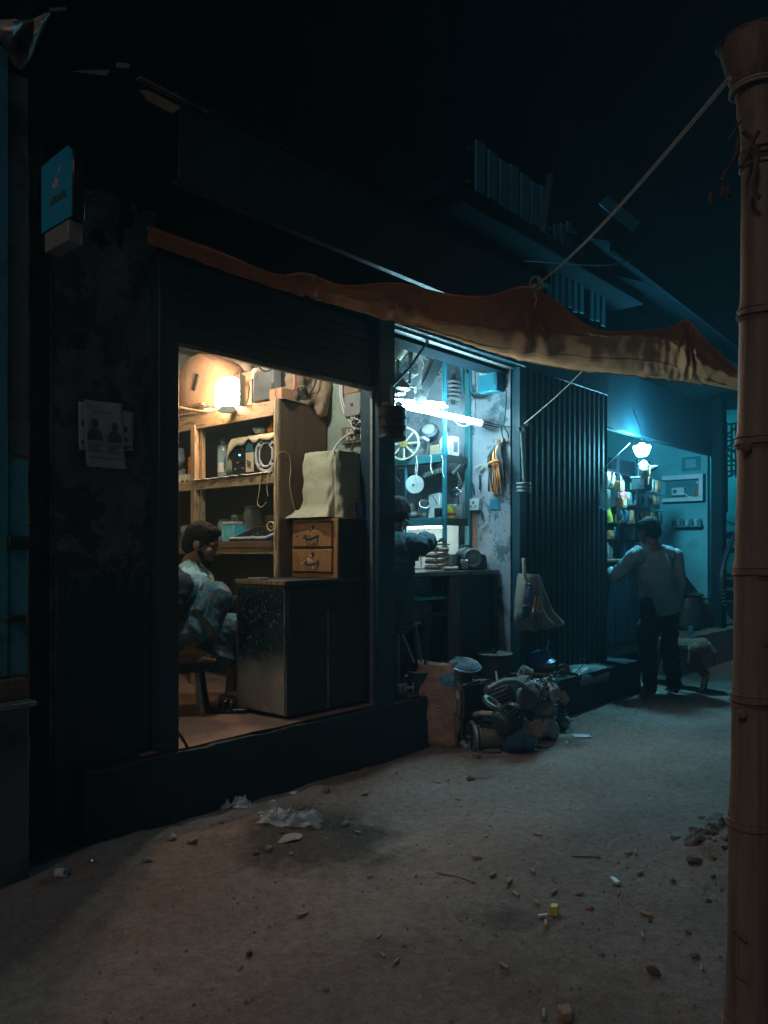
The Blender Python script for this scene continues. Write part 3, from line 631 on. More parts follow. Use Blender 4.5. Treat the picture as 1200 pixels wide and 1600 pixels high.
# hanging packet bag on the shutter
hb = thing('hanging_bundle', 'bundle of tools and cloth tied at the top, hanging on the shutter', 'bundle', at(842, 985, y=3.26))
Y = 3.24
prof_b = [((816, 896), (836, 898)), ((813, 915), (843, 917)), ((810, 935), (852, 936)), ((808, 955), (863, 955)), ((808, 968), (872, 966)), ((812, 980), (877, 974)), ((815, 986), (850, 980))]
Lp = catmull([at(*q[0], y=Y) for q in prof_b], 6); Rp = catmull([at(*q[1], y=Y) for q in prof_b], 6); rows = []
for j, (l_, r_) in enumerate(zip(Lp, Rp)):
    c_ = (l_ + r_) / 2; hw = (r_ - l_) / 2; row = []; h_ = j / (len(Lp) - 1)
    for i in range(49):
        a_ = 2 * math.pi * i / 48; fo = 1 + .16 * math.sin(a_ * 7 + h_ * 3) * sm(0, .5, h_) + .10 * mn.noise(Vector((a_ * 2, h_ * 6, 1)))
        row.append(c_ + hw * math.cos(a_) + Vector((0, -min(.09, hw.length * .8) * math.sin(a_) * fo, .01 * math.sin(a_ * 5) * h_)))
    rows.append(row)
rows.append([rows[-1][0].lerp(rows[-1][24], .5)] * 49)
defm('sacking', (.20, .165, .13), .9, c2=(.30, .26, .21), scale=6, bump=.4, bscale=50)
MB().grid(rows).build('sacking', M['sacking'], hb, smooth=180)
MB().tube(catmull([at(u, v, y=Y - .05) for u, v in ((818, 872), (819, 892), (822, 910))], 4), [.016] * 8 + [.020], 9).jitter(.003, 30).build('neck', M['cloth_tan'], hb)
MB().torus(at(824, 912, y=Y - .03), (0, 0, 1), .030, .006, 20, 6).build('tie', M['wire_tan'], hb)
MB().box(at(827, 926, y=Y - .075), (.055, .02, .09), .3).build('packet', M['blue_plastic'], hb, bevel=.006)
MB().box(at(822, 955, y=Y - .085), (.07, .02, .10), -.4).jitter(.01, 20).build('packet', M['tank_blue'], hb, bevel=.006)
for k, (u, v) in enumerate(((836, 945), (842, 943), (847, 946))): MB().cyl(at(u, v - 12, y=Y - .10), at(u - 3, v + 12, y=Y - .10), .010, .008, 8).build('tool_handle', M['print_pale'], hb)
MB().box(at(842, 968, y=Y - .09), (.055, .03, .08), .2).build('tool_head', M['tank_blue'], hb, bevel=.008)
MB().torus(at(812, 962, y=Y - .08), (VX, VY, 0), .018, .005, 16, 6).build('ring', M['tank_blue'], hb)
# black pulleys hanging at the pillar
pw = thing('hanging_pulleys', 'black stacked pulleys hanging in front of the pillar beside the tubes', 'pulley', at(612, 690, y=3.22))
for k, v in enumerate((646, 662, 679)):
    MB().lathe([(.05, -.036), (.086, -.034), (.092, -.024), (.086, -.008), (.088, .008), (.092, .024), (.086, .034), (.05, .036)], at(613, v, y=3.2), (.03, .02, 1), 30).build('pulley', M['iron_dark'], pw)
MB().cyl(at(612, 640, y=3.2), at(611, 602, y=3.2), .008).ball(at(602, 632, y=3.2), .02, 10).build('hanger', M['steel_dull'], pw)
MB().tube([at(612, 604, y=3.2), at(640, 575, y=3.3), at(672, 528, y=3.4)], .010, 8).build('strap', M['wire_black'], pw)
# projecting unlit sign, cyan light put in as a faint glow, and grey box
sg = thing('box_sign', 'small projecting blue box sign on the dark wall at upper left', 'sign', at(112, 350, x=1.43))
z0, z1 = 2.70, 3.0
def sx(d): return 1.43 + d
MB().poly([(1.43, 3.165, 2.70), (1.43, 2.895, 2.70), (1.43, 2.895, 2.965), (1.43, 2.93, 2.995), (1.43, 3.165, 2.985)][::-1], (1, 0, 0), .05).build('case', M['black_plastic'], sg, bevel=.004); sign_face = None
sign_q = MB().poly([(1.4285, 3.160, 2.708), (1.4285, 2.900, 2.708), (1.4285, 2.900, 2.962), (1.4285, 2.932, 2.99), (1.4285, 3.160, 2.98)][::-1], (-1, 0, 0), .003); sign_face = sign_q.build('face', M['sign_unlit_glow'], sg)
mk = MB(); 
for P in ([(3.055, 2.865), (3.03, 2.885), (3.025, 2.845)], [(3.035, 2.895), (3.005, 2.885), (3.01, 2.845)], [(3.01, 2.90), (2.99, 2.93), (2.985, 2.905)]): mk.poly([(1.4235, y, z) for y, z in P], (-1, 0, 0), .002)
mk.build('emblem', M['print_pale'], sign_face)
lt = MB()
for k in range(7):
    y = 3.075 - k * .020; lt.bb(1.422, 1.4245, y - .012, y - .004, 2.792, 2.792 + (.026, .034, .026, .03, .026, .034, .026)[k]); lt.bb(1.422, 1.4245, y - .016, y, 2.792 + .010 * (k % 3), 2.797 + .010 * (k % 3))
lt.build('lettering', M['ink_red'], sign_face)
MB().bb(1.42, 1.48, 2.915, 3.12, 2.61, 2.695).build('bracket_box', M['grey_plastic'], sg, bevel=.005)
# posters on the pier
def poster(name, label, pts, m, y, parts):
    t = thing(name, label, 'poster', at(*pts[3], y=y)); g = MB()
    a, b, c, d = [at(u, v, y=y) for u, v in pts]; n = 10
    g.grid([[a.lerp(b, i / n).lerp(d.lerp(c, i / n), j / n) + Vector((0, -.004 * abs(mn.noise(Vector((i * .4, j * .4, y))))- .006 * (1 if (i in (0, n) and j in (0, n)) else 0), 0)) for i in range(n + 1)] for j in range(n + 1)])
    sheet_o = g.build('sheet', m, t, solid=.0008, smooth=180)
    for (nm, u0, v0, u1, v1, mm, kind) in parts:
        q = MB(); A, B = at(u0, v0, y=y - .010), at(u1, v1, y=y - .010)
        if kind == 'bar': q.bb(A.x, B.x, y - .0105, y - .0095, B.z, A.z)
        elif kind == 'lines':
            k = 0; z = A.z
            while z > B.z: q.bb(A.x, B.x - .01 * (k % 3), y - .0105, y - .0095, z - .003, z); z -= .009; k += 1
        elif kind == 'text':
            x = A.x; k = 0
            while x < B.x: w = .008 + .004 * (k % 3); q.bb(x, x + w * .8, y - .0105, y - .0095, B.z + .004 * ((k * 7) % 3), A.z); x += w; k += 1
        elif kind == 'bust':
            cx = (A.x + B.x) / 2; w = B.x - A.x; h = A.z - B.z
            q.poly([(cx + w * .22 * math.cos(i * .524), y - .0095, A.z - h * .22 + h * .2 * math.sin(i * .524)) for i in range(12)], (0, -1, 0), .001)
            q.poly([(A.x, y - .0095, B.z), (B.x, y - .0095, B.z), (B.x - w * .08, y - .0095, B.z + h * .34), (cx + w * .12, y - .0095, B.z + h * .58), (cx - w * .12, y - .0095, B.z + h * .58), (A.x + w * .08, y - .0095, B.z + h * .34)], (0, -1, 0), .001)
        q.build(nm, M[mm], sheet_o, smooth=0)
    return t
poster('wall_poster', 'wide faded notice pasted behind the other on the dark pier', [(122, 627), (209, 645), (207, 704), (123, 703)], M['paper'], 3.398, [('mark', 127, 655, 131, 666, 'ink_soft', 'bar'), ('mark', 127, 688, 131, 695, 'ink_soft', 'bar'), ('mark', 194, 667, 199, 676, 'ink', 'bar'), ('mark', 195, 684, 200, 690, 'ink_soft', 'bar'), ('mark', 195, 697, 202, 703, 'ink', 'text')])
poster('wall_poster', 'white notice with two portrait pictures above blocks of text', [(130, 624), (190, 631), (196, 733), (135, 729)], M['paper'], 3.388, [('heading', 147, 642, 174, 648, 'ink', 'text'), ('portrait', 136, 652, 161, 689, 'ink_soft', 'bust'), ('portrait', 168, 658, 191, 693, 'ink_soft', 'bust'), ('text_block', 137, 692, 161, 708, 'ink_soft', 'lines'), ('text_block', 168, 696, 191, 712, 'ink_soft', 'lines'), ('text_block', 138, 713, 192, 719, 'ink_soft', 'lines')])
# ================================================================== SHOP ONE
defm('shelf_back', (.075, .085, .075), .8, c2=(.12, .135, .12), scale=4, bump=.2)
SX, SB, SY0, SY1 = 3.33, 3.775, 3.90, 5.36
sf = thing('wooden_shelf_unit', 'tall wooden shelf unit with brown side panel inside the warm-lit shop', 'shelf unit', (3.55, 4.6, .4))
MB().bb(SX + .004, SB, SY0, SY0 + .022, .405, 2.395).build('side_panel', M['wood_brown'], sf, bevel=.003)
MB().bb(SX + .004, SB, SY1 - .022, SY1, .405, 2.395).build('side_panel', M['wood_brown'], sf)
for (za, zb) in ((2.30, 2.40), (1.848, 1.915), (1.375, 1.45)):
    MB().bb(SX + .02, SB, SY0 + .024, SY1 - .024, zb - .028, zb - .003).build('shelf_board', M['wood_brown'], sf)
    MB().bb(SX - .004, SX + .018, SY0 + .045, SY1 - .024, za, zb).jitter(.003, 7, za).build('front_rail', M['wood_pale_y'], sf, bevel=.003)
MB().bb(SX - .016, SX - .005, SY0 + .045, SY1 - .1, 1.418, 1.462).jitter(.002, 9).build('front_rail', M['wood_brown'], sf, bevel=.002)
MB().bb(SX - .008, SX + .016, SY0 - .004, SY0 + .043, .405, 2.398).jitter(.002, 6).build('post', M['wood_pale'], sf, bevel=.003)
MB().bb(SX - .012, SX + .03, 4.83, 4.885, .405, 2.33).jitter(.003, 6, 4).build('post', M['wood_pale'], sf, bevel=.003)
MB().bb(SX + .03, SX + .06, 4.80, 4.83, .405, 2.3).build('post', M['wood_pale'], sf)
MB().bb(SB - .012, SB - .004, SY0 + .03, SY1 - .03, .42, 2.37).build('back_board', M['shelf_back'], sf)
MB().bb(SB - .05, SB - .014, 4.33, 4.37, .42, 1.42).build('back_batten', M['wood_pale'], sf)
# lamp on top of the shelf
lp = thing('flood_lamp', 'glaring warm flood lamp standing on top of the shelf unit', 'lamp', (3.30, 4.42, 2.40))
c = at(356, 614, x=3.27); nrm = Vector((-.80, -.58, -.06)).normalized(); sd = Vector((nrm.y, -nrm.x, 0)).normalized(); up = sd.cross(nrm) * -1
if up.z < 0: up = -up
def lp_pt(a, b, d=0): return c + sd * a + up * b + nrm * d
outl = []
for i in range(28):
    w = 2 * math.pi * i / 28; ca, sa = math.cos(w), math.sin(w); e = .5
    outl.append((.082 * math.copysign(abs(ca) ** e, ca) * (1 - .10 * sa) - .014 * sa, .108 * math.copysign(abs(sa) ** e, sa)))
MB().poly([lp_pt(a, b, -.02) for a, b in outl], nrm, .04).build('glass', M['glow_warm'], lp, bevel=.008)
MB().poly([lp_pt(a * .7, b * .22 - .115, .03) for a, b in outl], -nrm, .06).build('housing', M['grey_plastic'], lp)
MB().bar(lp_pt(-.09, .02, -.02), lp_pt(-.09, -.11, -.03), .012, .02).bar(lp_pt(.09, .02, -.02), lp_pt(.09, -.11, -.03), .012, .02).bar(lp_pt(-.09, -.108, -.03), lp_pt(.09, -.108, -.03), .03, .01).build('bracket', M['steel_dull'], lp)
MB().poly([lp_pt(-.100, .13, -.10), lp_pt(-.104, .13, .05), lp_pt(-.100, -.095, .05), lp_pt(-.096, -.095, -.10)], sd, .005).build('barn_flap', M['cream_metal'], lp)
# things on top of the shelf (z = 2.40)
ZT = 2.402
dr = thing('round_drum', 'large tan dome-faced drum lying on top of the shelf behind the lamp', 'drum', (3.56, 5.0, ZT))
ctr = Vector((3.56, 4.98, ZT + .262))
MB().lathe([(.05, -.17), (.16, -.165), (.225, -.14), (.252, -.09), (.255, .10), (.25, .17), (.10, .19)], ctr, (1, .12, 0), 40).build('shell', M['card'], dr)
MB().torus(ctr + Vector((-.125, -.02, 0)), (1, .12, 0), .11, .010, 32, 8).build('rim', M['wood_pale'], dr)
MB().bar(ctr + Vector((-.176, -.09, .06)), ctr + Vector((-.172, -.03, -.05)), .012, .03).build('slot', M['wood_dark'], dr)
MB().bb(ctr.x - .178, ctr.x - .168, 5.07, 5.13, ctr.z - .03, ctr.z + .03).build('plate', M['steel_dull'], dr)
hp = MB(); hp.torus(Vector((3.62, 4.92, ZT + .27)), (1, .1, 0), .325, .03, 40, 8, .5); 
for i, p in enumerate(hp.v): hp.v[i] = Vector((p.x, p.y, p.z))
bd = MB(); pts = [Vector((3.66, 4.95 + .40 * math.cos(a), ZT + .13 + .385 * math.sin(a))) for a in [math.pi * (i / 22) for i in range(0, 23)]]
bd.tube(pts, .034, 10); tag(bd.build('grey_hose', M['steel_dull'], smooth=60), 'thick grey-blue hose arching over the round drum on the shelf', 'hose')
def box_thing(name, label, cat, u0, u1, v0, v1, x, dx, m, extra=None, bevel=.004, jit=.0):
    a = at(u0, v1, x=x); b = at(u1, v0, x=x)                      # plane facing -X: u0 deeper, u1 nearer
    z0, z1 = min(a.z, at(u1, v1, x=x).z), (b.z + at(u0, v0, x=x).z) / 2
    t = thing(name, label, cat, (x + dx / 2, (a.y + b.y) / 2, z0)); q = MB().bb(x, x + dx, b.y, a.y, z0, z1)
    if jit: q.jitter(jit, 6, u0)
    q.build('body', m, t, bevel=bevel); return t, b.y, a.y, z0, z1
t, *_ = box_thing('white_carton', 'pale grey carton standing on the shelf top right of the lamp', 'box', 393, 427, 572, 622, 3.46, .25, M['grey_plastic'], jit=.006)
MB().bb(3.452, 3.458, 4.10, 4.12, 2.48, 2.56).build('print', M['ink_soft'], t)
MB().bb(3.452, 3.458, 4.33, 4.335, 2.42, 2.62).build('seam', M['ink_soft'], t)
t = thing('wood_plank', 'long plank stretched above the shelf cartons', 'plank', (3.66, 4.6, 2.66))
MB().bb(3.60, 3.72, 3.95, 4.85, 2.665, 2.735).build('board', M['wood_old'], t, bevel=.003)
MB().bb(3.64, 3.68, 4.40, 4.44, 2.405, 2.665).bb(3.64, 3.68, 4.02, 4.06, 2.405, 2.665).bb(3.64, 3.68, 4.62, 4.66, 2.735, 3.0).build('prop', M['wood_old'], t)
t = thing('wood_offcuts', 'low pile of wooden strips below the round drum on the shelf', 'wood', (3.40, 4.95, ZT))
for k in range(6): MB().bar((3.37 + .02 * (k % 3), 4.70 + .03 * k, ZT + .015 + .024 * (k % 4)), (3.40 + .01 * k, 5.24, ZT + .02 + .028 * (k % 4)), .03, .02).build('strip', M['wood_pale' if k % 2 else 'wood_old'], t, bevel=.002)
t = MB().tube(catmull([(3.34, 5.22, ZT + .05), (3.32, 5.08, ZT + .09), (3.33, 4.9, ZT + .05), (3.32, 4.72, ZT + .015), (3.35, 4.6, ZT + .02), (3.36, 4.5, ZT + .03)], 6), .010, 7).build('pale_cable', M['wire_tan']); tag(t, 'thick pale cable lying along the shelf top left of the lamp', 'cable')
t = thing('wire_scraps', 'tangle of wire ends by the foot of the flood lamp', 'wire', (3.36, 4.62, ZT))
for k in range(5):
    random.seed(50 + k); P = [(3.34 + random.uniform(-.01, .08), 4.58 + random.uniform(-.10, .16), ZT + .008 + random.uniform(0, .05)) for _ in range(5)]
    MB().tube(catmull(P, 5), .005, 6).build('wire', M[('wire_tan', 'wire_white', 'orange_plastic')[k % 3]], t)
t = thing('black_flask', 'black ribbed flask standing behind the brown box on the shelf', 'flask', (3.55, 4.05, ZT))
MB().lathe([(.045, 0), (.05, .02), (.05, .22), (.035, .27), (.03, .29)], (3.52, 4.02, ZT), (0, 0, 1), 20).build('body', M['black_plastic'], t)
MB().lathe([(.033, .29), (.033, .33)], (3.52, 4.02, ZT), (0, 0, 1), 20).build('cap', M['grey_plastic'], t)
t = thing('brown_box', 'small rust-brown box on the front corner of the shelf top', 'box', (3.40, 3.95, ZT))
MB().bb(3.36, 3.50, 3.905, 4.03, ZT, ZT + .085).build('body', M['card_red'], t, bevel=.004)
MB().bb(3.355, 3.36, 3.96, 3.972, ZT + .01, ZT + .08).build('tape', M['card'], t)
t = thing('wood_prop', 'short red-brown timber prop rising from the shelf corner to the ceiling', 'post', (3.52, 3.95, ZT))
MB().bb(3.50, 3.56, 3.93, 3.99, ZT + .0, 3.09).build('post', M['card_red'], t, bevel=.003)
MB().bb(3.47, 3.59, 3.91, 4.0, ZT, ZT + .10).build('foot', M['card_red'], t, bevel=.003)
t = thing('cable_clamps', 'black coiled cable and clamps in front of the timber prop', 'cable', (3.55, 3.9, ZT))
for k in range(4): MB().torus((3.54, 3.90, ZT + .05 + .012 * k), (.15 * k, .3, 1), .035, .006, 18, 6).build('coil', M['wire_black'], t)
MB().tube(catmull([(3.57, 3.90, ZT + .05), (3.63, 3.88, ZT + .12), (3.66, 3.87, ZT + .25), (3.66, 3.86, ZT + .4)], 6), .005, 6).build('lead', M['wire_black'], t)
sk = MB()
for (a, b, r) in (((3.50, 3.98, 2.46), (3.74, 3.98, 2.50), .075), ((3.55, 3.99, 2.58), (3.74, 3.99, 2.62), .07), ((3.60, 3.94, 2.43), (3.76, 3.94, 2.45), .07), ((3.70, 3.90, 2.38), (3.75, 3.90, 2.55), .06)): sk.caps(a, b, r)
sk = sk.remeshed(.014, 4).jitter(.022, 9).jitter(.008, 28)
for p in sk.v: p.z = max(p.z, ZT) if p.y > 3.895 else p.z
t = sk.build('paper_sack', M['card'], smooth=180); tag(t, 'crumpled tan paper sack slumped over the shelf side near the meter boxes', 'sack')
t = MB().bar((3.34, 3.895, ZT + .004), (3.60, 3.93, ZT + .004), .05, .006).build('steel_ruler', M['steel']); tag(t, 'flat steel strip lying along the shelf top edge', 'ruler')
# cable stapled along the near post
t = MB().tube(catmull([(SX - .014, SY0 + .012, 2.42)] + [(SX - .012 + .004 * math.sin(k * 2.3), SY0 + .016 + .006 * math.sin(k * 1.3), 2.36 - k * .085) for k in range(14)] + [(SX - .014, SY0 + .01, 1.22)], 4), .007, 6).build('yellow_cable', M['wire_tan']); tag(t, 'yellowish cable running down the front post of the shelf', 'cable')
t = MB().tube(catmull([(SX - .01, SY0, 2.03), (SX + .02, SY0 - .012, 2.055), (SX + .08, SY0 - .012, 2.04), (SX + .10, SY0 - .01, 1.95), (SX + .09, SY0 - .01, 1.85), (SX + .12, SY0 - .01, 1.72), (SX + .16, SY0 - .01, 1.62), (SX + .20, SY0 - .01, 1.55)], 6), .0022, 6).build('loose_wire', M['wire_tan']); tag(t, 'thin loose wire curling across the brown shelf side', 'wire')
# middle shelf, right bay
Z2 = 1.917
am = thing('amplifier', 'black amplifier with round speaker ring on the middle shelf under a cloth', 'amplifier', (3.47, 4.2, Z2))
MB().bb(3.38, 3.66, 3.95, 4.47, Z2 + .004, Z2 + .265).build('case', M['black_plastic'], am, bevel=.006)
rc = Vector((3.374, 4.075, Z2 + .135))
MB().torus(rc, (1, 0, 0), .112, .011, 36, 8).build('speaker_ring', M['white_plastic'], am)
hex8 = [(rc.x - .004, rc.y + .072 * math.cos(R(22.5 + 45 * k)), rc.z + .085 * math.sin(R(22.5 + 45 * k))) for k in range(9)]
MB().tube(hex8, .008, 6).build('speaker_ring', M['white_plastic'], am)
for k in range(4):
    w = R(45 + 90 * k); MB().bar(rc + Vector((-.004, .072 * math.cos(w), .085 * math.sin(w))), rc + Vector((-.004, .112 * math.cos(w), .112 * math.sin(w))), .022, .016).build('spoke', M['white_plastic'], am)
MB().lathe([(.01, -.002), (.06, .0), (.06, .012)], rc + Vector((.004, 0, 0)), (-1, 0, 0), 28).build('cone', M['black_plastic'], am)
MB().bb(3.370, 3.379, 4.215, 4.295, Z2 + .03, Z2 + .165).build('panel', M['cloth_tan'], am)
MB().bb(3.370, 3.379, 4.215, 4.295, Z2 + .17, Z2 + .245).build('display', M['tank_blue'], am)
for k in range(3): MB().bar((3.367, 4.235, Z2 + .055 + .018 * k), (3.367, 4.278, Z2 + .075 + .018 * k), .004, .006).build('grille_bar', M['black_plastic'], am)
for i in range(4):
    for j in range(4): MB().cyl((3.381, 4.335 + .028 * i, Z2 + .06 + .045 * j), (3.368, 4.335 + .028 * i, Z2 + .06 + .045 * j), .008, .006, 10).build('knob', M['steel' if (i + j) % 3 == 0 else 'black_plastic'], am)
MB().ball((3.366, 4.36, Z2 + .155), .007, 8).build('power_light', M['led_dot'], am)
cl = MB(); rows = []
for i in range(31):
    yy = 3.92 + .62 * i / 30; row = []
    for (dx, dz) in ((.30, .285), (.2, .292), (.1, .29), (.0, .285), (-.018, .268), (-.022, .235)):
        e = sm(.62, .85, i / 30); drop = -.235 * sm(.88, 1.0, i / 30) 
        hang = .015 * math.sin(i * .9) + .02 * mn.noise(Vector((i * .3, 2, 0)))
        row.append(Vector((3.38 + dx - (.01 if dx < 0 else 0), yy - .03 * sm(.9, 1, i / 30), Z2 + dz + (hang - .05 * e if dx < -.02 else 0) + drop * (1 if dx < .25 else 1) + .006 * mn.noise(Vector((i * .5, dx * 20, 1))))))
    rows.append(row)
t = cl.grid(rows).build('dust_cloth', M['cloth_tan'], solid=.003, sub=1, smooth=180); tag(t, 'tan dust cloth draped over the amplifier', 'cloth')
t = thing('bowl', 'small white bowl on top of the draped amplifier', 'bowl', (3.44, 4.20, Z2 + .30)); MB().lathe([(.03, 0), (.05, .02), (.06, .035), (.056, .035), (.045, .02), (.02, .008)], (3.44, 4.22, Z2 + .30), (0, 0, 1), 24).build('body', M['white_plastic'], t); MB().torus((3.44, 4.22, Z2 + .33), (0, 0, 1), .058, .004, 24, 6).build('rim', M['blue_plastic'], t)
t = MB().ball((3.45, 4.09, Z2 + .315), (.05, .055, .03), 14).ball((3.45, 4.10, Z2 + .35), (.02, .02, .05), 10).remeshed(.008, 2).jitter(.014, 22).build('snack_bag', M['orange_plastic'], smooth=60); tag(t, 'crumpled orange packet lying on the draped amplifier', 'packet')
t = thing('plastic_bottle', 'clear bluish plastic bottle left of the amplifier', 'bottle', (3.46, 4.68, Z2)); MB().lathe([(.035, 0), (.042, .015), (.042, .12), (.037, .14), (.042, .16), (.042, .215), (.02, .27), (.02, .285)], (3.45, 4.66, Z2), (0, 0, 1), 20).build('body', M['glass_jar'], t); MB().lathe([(.022, .283), (.022, .305)], (3.45, 4.66, Z2), (0, 0, 1), 16).build('cap', M['blue_plastic'], t); MB().lathe([(.0415, .06), (.0425, .06), (.0425, .13), (.0415, .13)], (3.45, 4.66, Z2), (0, 0, 1), 20).build('wrap', M['paper'], t)
t = thing('round_tin', 'dark round tin standing on edge between bottle and amplifier', 'tin', (3.5, 4.53, Z2)); MB().lathe([(.09, -.03), (.11, -.025), (.11, .025), (.09, .03)], (3.50, 4.545, Z2 + .112), (.9, .5, 0), 26).build('body', M['tank_blue'], t)
t = thing('green_can', 'green and yellow can at the back of the middle shelf by the post', 'can', (3.56, 4.78, Z2)); MB().lathe([(.05, 0), (.052, .01), (.052, .2), (.05, .21)], (3.56, 4.80, Z2), (0, 0, 1), 20).build('body', M['yellow_plastic'], t); MB().lathe([(.053, .14), (.053, .27), (.04, .28)], (3.56, 4.80, Z2), (0, 0, 1), 20).build('lid', M['cyan_plastic'], t)
np_ = MB(); rows = [[Vector((3.315 + .012 * math.sin(i * 1.7) + d, 3.96 + .9 * i / 30, Z2 + .006 + .012 * abs(mn.noise(Vector((i * .35, d * 9, 0)))) - (.02 * sm(0, .02, -d - .004)))) for d in (-.012, 0, .02, .05, .10)] for i in range(31)]
t = np_.grid(rows).build('newspaper', M['paper'], solid=.001, smooth=180); tag(t, 'newspaper sheet lining the middle shelf edge', 'newspaper')
t = thing('hanging_lead', 'thin leads dangling over the middle shelf edge below the speaker', 'cable', (3.3, 4.05, 1.70)); MB().tube(catmull([(3.37, 4.06, Z2 + .02), (3.31, 4.05, Z2 + .01), (3.30, 4.06, 1.80), (3.30, 4.08, 1.72), (3.30, 4.04, 1.69), (3.30, 3.99, 1.72)], 6), .0024, 6).build('lead', M['wire_tan'], t); MB().tube(catmull([(3.37, 3.98, Z2 + .02), (3.31, 3.97, Z2), (3.30, 3.98, 1.82), (3.30, 3.97, 1.76)], 6), .002, 6).build('lead', M['wire_tan'], t)
# middle shelf, left bay
t = MB().ball((3.42, 5.20, 2.13), (.05, .07, .08), 14).ball((3.42, 5.22, 2.22), (.02, .03, .07), 10).remeshed(.012, 2).jitter(.03, 12).build('hanging_bag', M['poly_clear'], smooth=60); tag(t, 'pale plastic bag hanging in the deep left bay of the shelf', 'bag')
t = thing('orange_box', 'orange printed box in the left bay of the middle shelf', 'box', (3.42, 4.98, Z2)); MB().bb(3.40, 3.48, 4.945, 5.045, Z2, Z2 + .20).build('body', M['orange_plastic'], t, bevel=.004); MB().bb(3.396, 3.40, 4.955, 5.01, Z2 + .03, Z2 + .095).build('print', M['ink'], t); MB().bb(3.3945, 3.397, 4.968, 4.98, Z2 + .045, Z2 + .08).bb(3.3945, 3.397, 4.988, 4.998, Z2 + .045, Z2 + .085).build('print', M['white_plastic'], t)
t = MB().ball((3.39, 5.14, Z2 + .05), (.05, .06, .07), 14).remeshed(.012, 2).jitter(.03, 20).build('clear_bag', M['poly_clear'], smooth=60); tag(t, 'crumpled clear bag beside the orange box', 'bag')
for k in range(3):
    yy = 4.93 + .06 * k; t = thing('paper_roll', ('nearest', 'middle', 'farthest')[k] + ' of three pale paper rolls lying in front of the orange box', 'roll', (3.37, yy, Z2)); MB().lathe([(.012, -.03), (.028, -.03), (.028, .03), (.012, .03)], (3.365, yy, Z2 + .03), (1, .1, 0), 18).build('roll', M['cloth_cream'], t)
# lower shelf
Z3 = 1.463
def jar(label, x, y, z, r, h, cap, m='glass_jar', fill=None):
    t = thing('glass_jar', label, 'jar', (x, y, z)); MB().lathe([(r * .9, 0), (r, .012), (r, h * .75), (r * .75, h * .9), (r * .75, h * .93)], (x, y, z), (0, 0, 1), 18).build('body', M[m], t); MB().lathe([(r * .8, h * .93), (r * .8, h)], (x, y, z), (0, 0, 1), 18).build('lid', M[cap], t)
    if fill: MB().lathe([(r * .85, .01), (r * .88, .02), (r * .88, h * .5), (r * .5, h * .53)], (x, y, z), (0, 0, 1), 14).build('contents', M[fill], t)
    return t
jar('round glass jar behind the cyan box on the lower shelf', 3.56, 4.46, Z3, .07, .26, 'grey_plastic')
jar('squat glass jar left of the cyan box', 3.56, 4.64, Z3, .06, .20, 'steel', fill='steel_dull')
jar('dusty glass jar directly above the seated man', 3.50, 4.72, Z3, .05, .17, 'grey_plastic', fill='wood_old')
t = thing('cyan_box', 'cyan box with a white lid on the lower shelf behind the man', 'box', (3.42, 4.52, Z3)); MB().bb(3.39, 3.50, 4.46, 4.60, Z3, Z3 + .12).build('body', M['cyan_plastic'], t, bevel=.004); MB().bb(3.385, 3.505, 4.465, 4.595, Z3 + .121, Z3 + .145).build('lid', M['white_plastic'], t, bevel=.004)
for yy in (4.49, 4.52, 4.58): MB().bb(3.3855, 3.3895, yy, yy + .008, Z3 + .03, Z3 + .09).build('stripe', M['white_plastic'], t)
ds = thing('desk_calculator', 'pale desk weighing calculator with dark display and keypad on the lower shelf', 'calculator', (3.40, 4.18, Z3))
a0, a1, b0_, b1 = Vector((3.335, 4.44, Z3 + .012)), Vector((3.335, 4.04, Z3 + .012)), Vector((3.52, 4.36, Z3 + .10)), Vector((3.52, 3.98, Z3 + .10))
n0 = (a1 - a0).cross(b0_ - a0).normalized(); n0 = n0 if n0.z > 0 else -n0
MB().poly([a0, a1, b1, b0_], n0, .012).build('top', M['white_plastic'], ds, bevel=.003)
MB().poly([a0, a1, b1, b0_], -n0, .02).build('base', M['blue_plastic'], ds)
def dq(s, t): return (a0.lerp(a1, s)).lerp(b0_.lerp(b1, s), t) + n0 * .0125
MB().poly([dq(.07, .12), dq(.53, .12), dq(.53, .88), dq(.07, .88)], n0, .003).build('display', M['black_plastic'], ds)
MB().poly([dq(.58, .12), dq(.93, .12), dq(.93, .88), dq(.58, .88)], n0, .001).build('keypad', M['ink_soft'], ds)
for i in range(5):
    for j in range(4): MB().poly([dq(.59 + .068 * i, .15 + .185 * j), dq(.59 + .068 * i + .05, .15 + .185 * j), dq(.59 + .068 * i + .05, .15 + .185 * j + .13), dq(.59 + .068 * i, .15 + .185 * j + .13)], n0, .005).build('key', M['black_plastic'], ds)
t = thing('lettered_carton', 'low brown carton with faint printed letters behind the calculator', 'carton', (3.65, 4.15, Z3)); MB().bb(3.58, 3.74, 3.98, 4.34, Z3, Z3 + .19).build('body', M['card'], t, bevel=.004)
for k in range(8): MB().bb(3.577, 3.58, 4.02 + .024 * k, 4.034 + .024 * k, Z3 + .145, Z3 + .165).build('letter', M['ink'], t)
t = thing('black_tray', 'thin black tray tilted behind the calculator', 'tray', (3.55, 4.14, Z3 + .1)); MB().poly([(3.50, 4.28, Z3 + .13), (3.50, 4.0, Z3 + .115), (3.575, 4.0, Z3 + .12), (3.575, 4.22, Z3 + .15)], (0, 0, 1), .012).bb(3.53, 3.55, 4.02, 4.04, Z3, Z3 + .12).bb(3.53, 3.55, 4.18, 4.20, Z3, Z3 + .12).build('plate', M['black_plastic'], t)
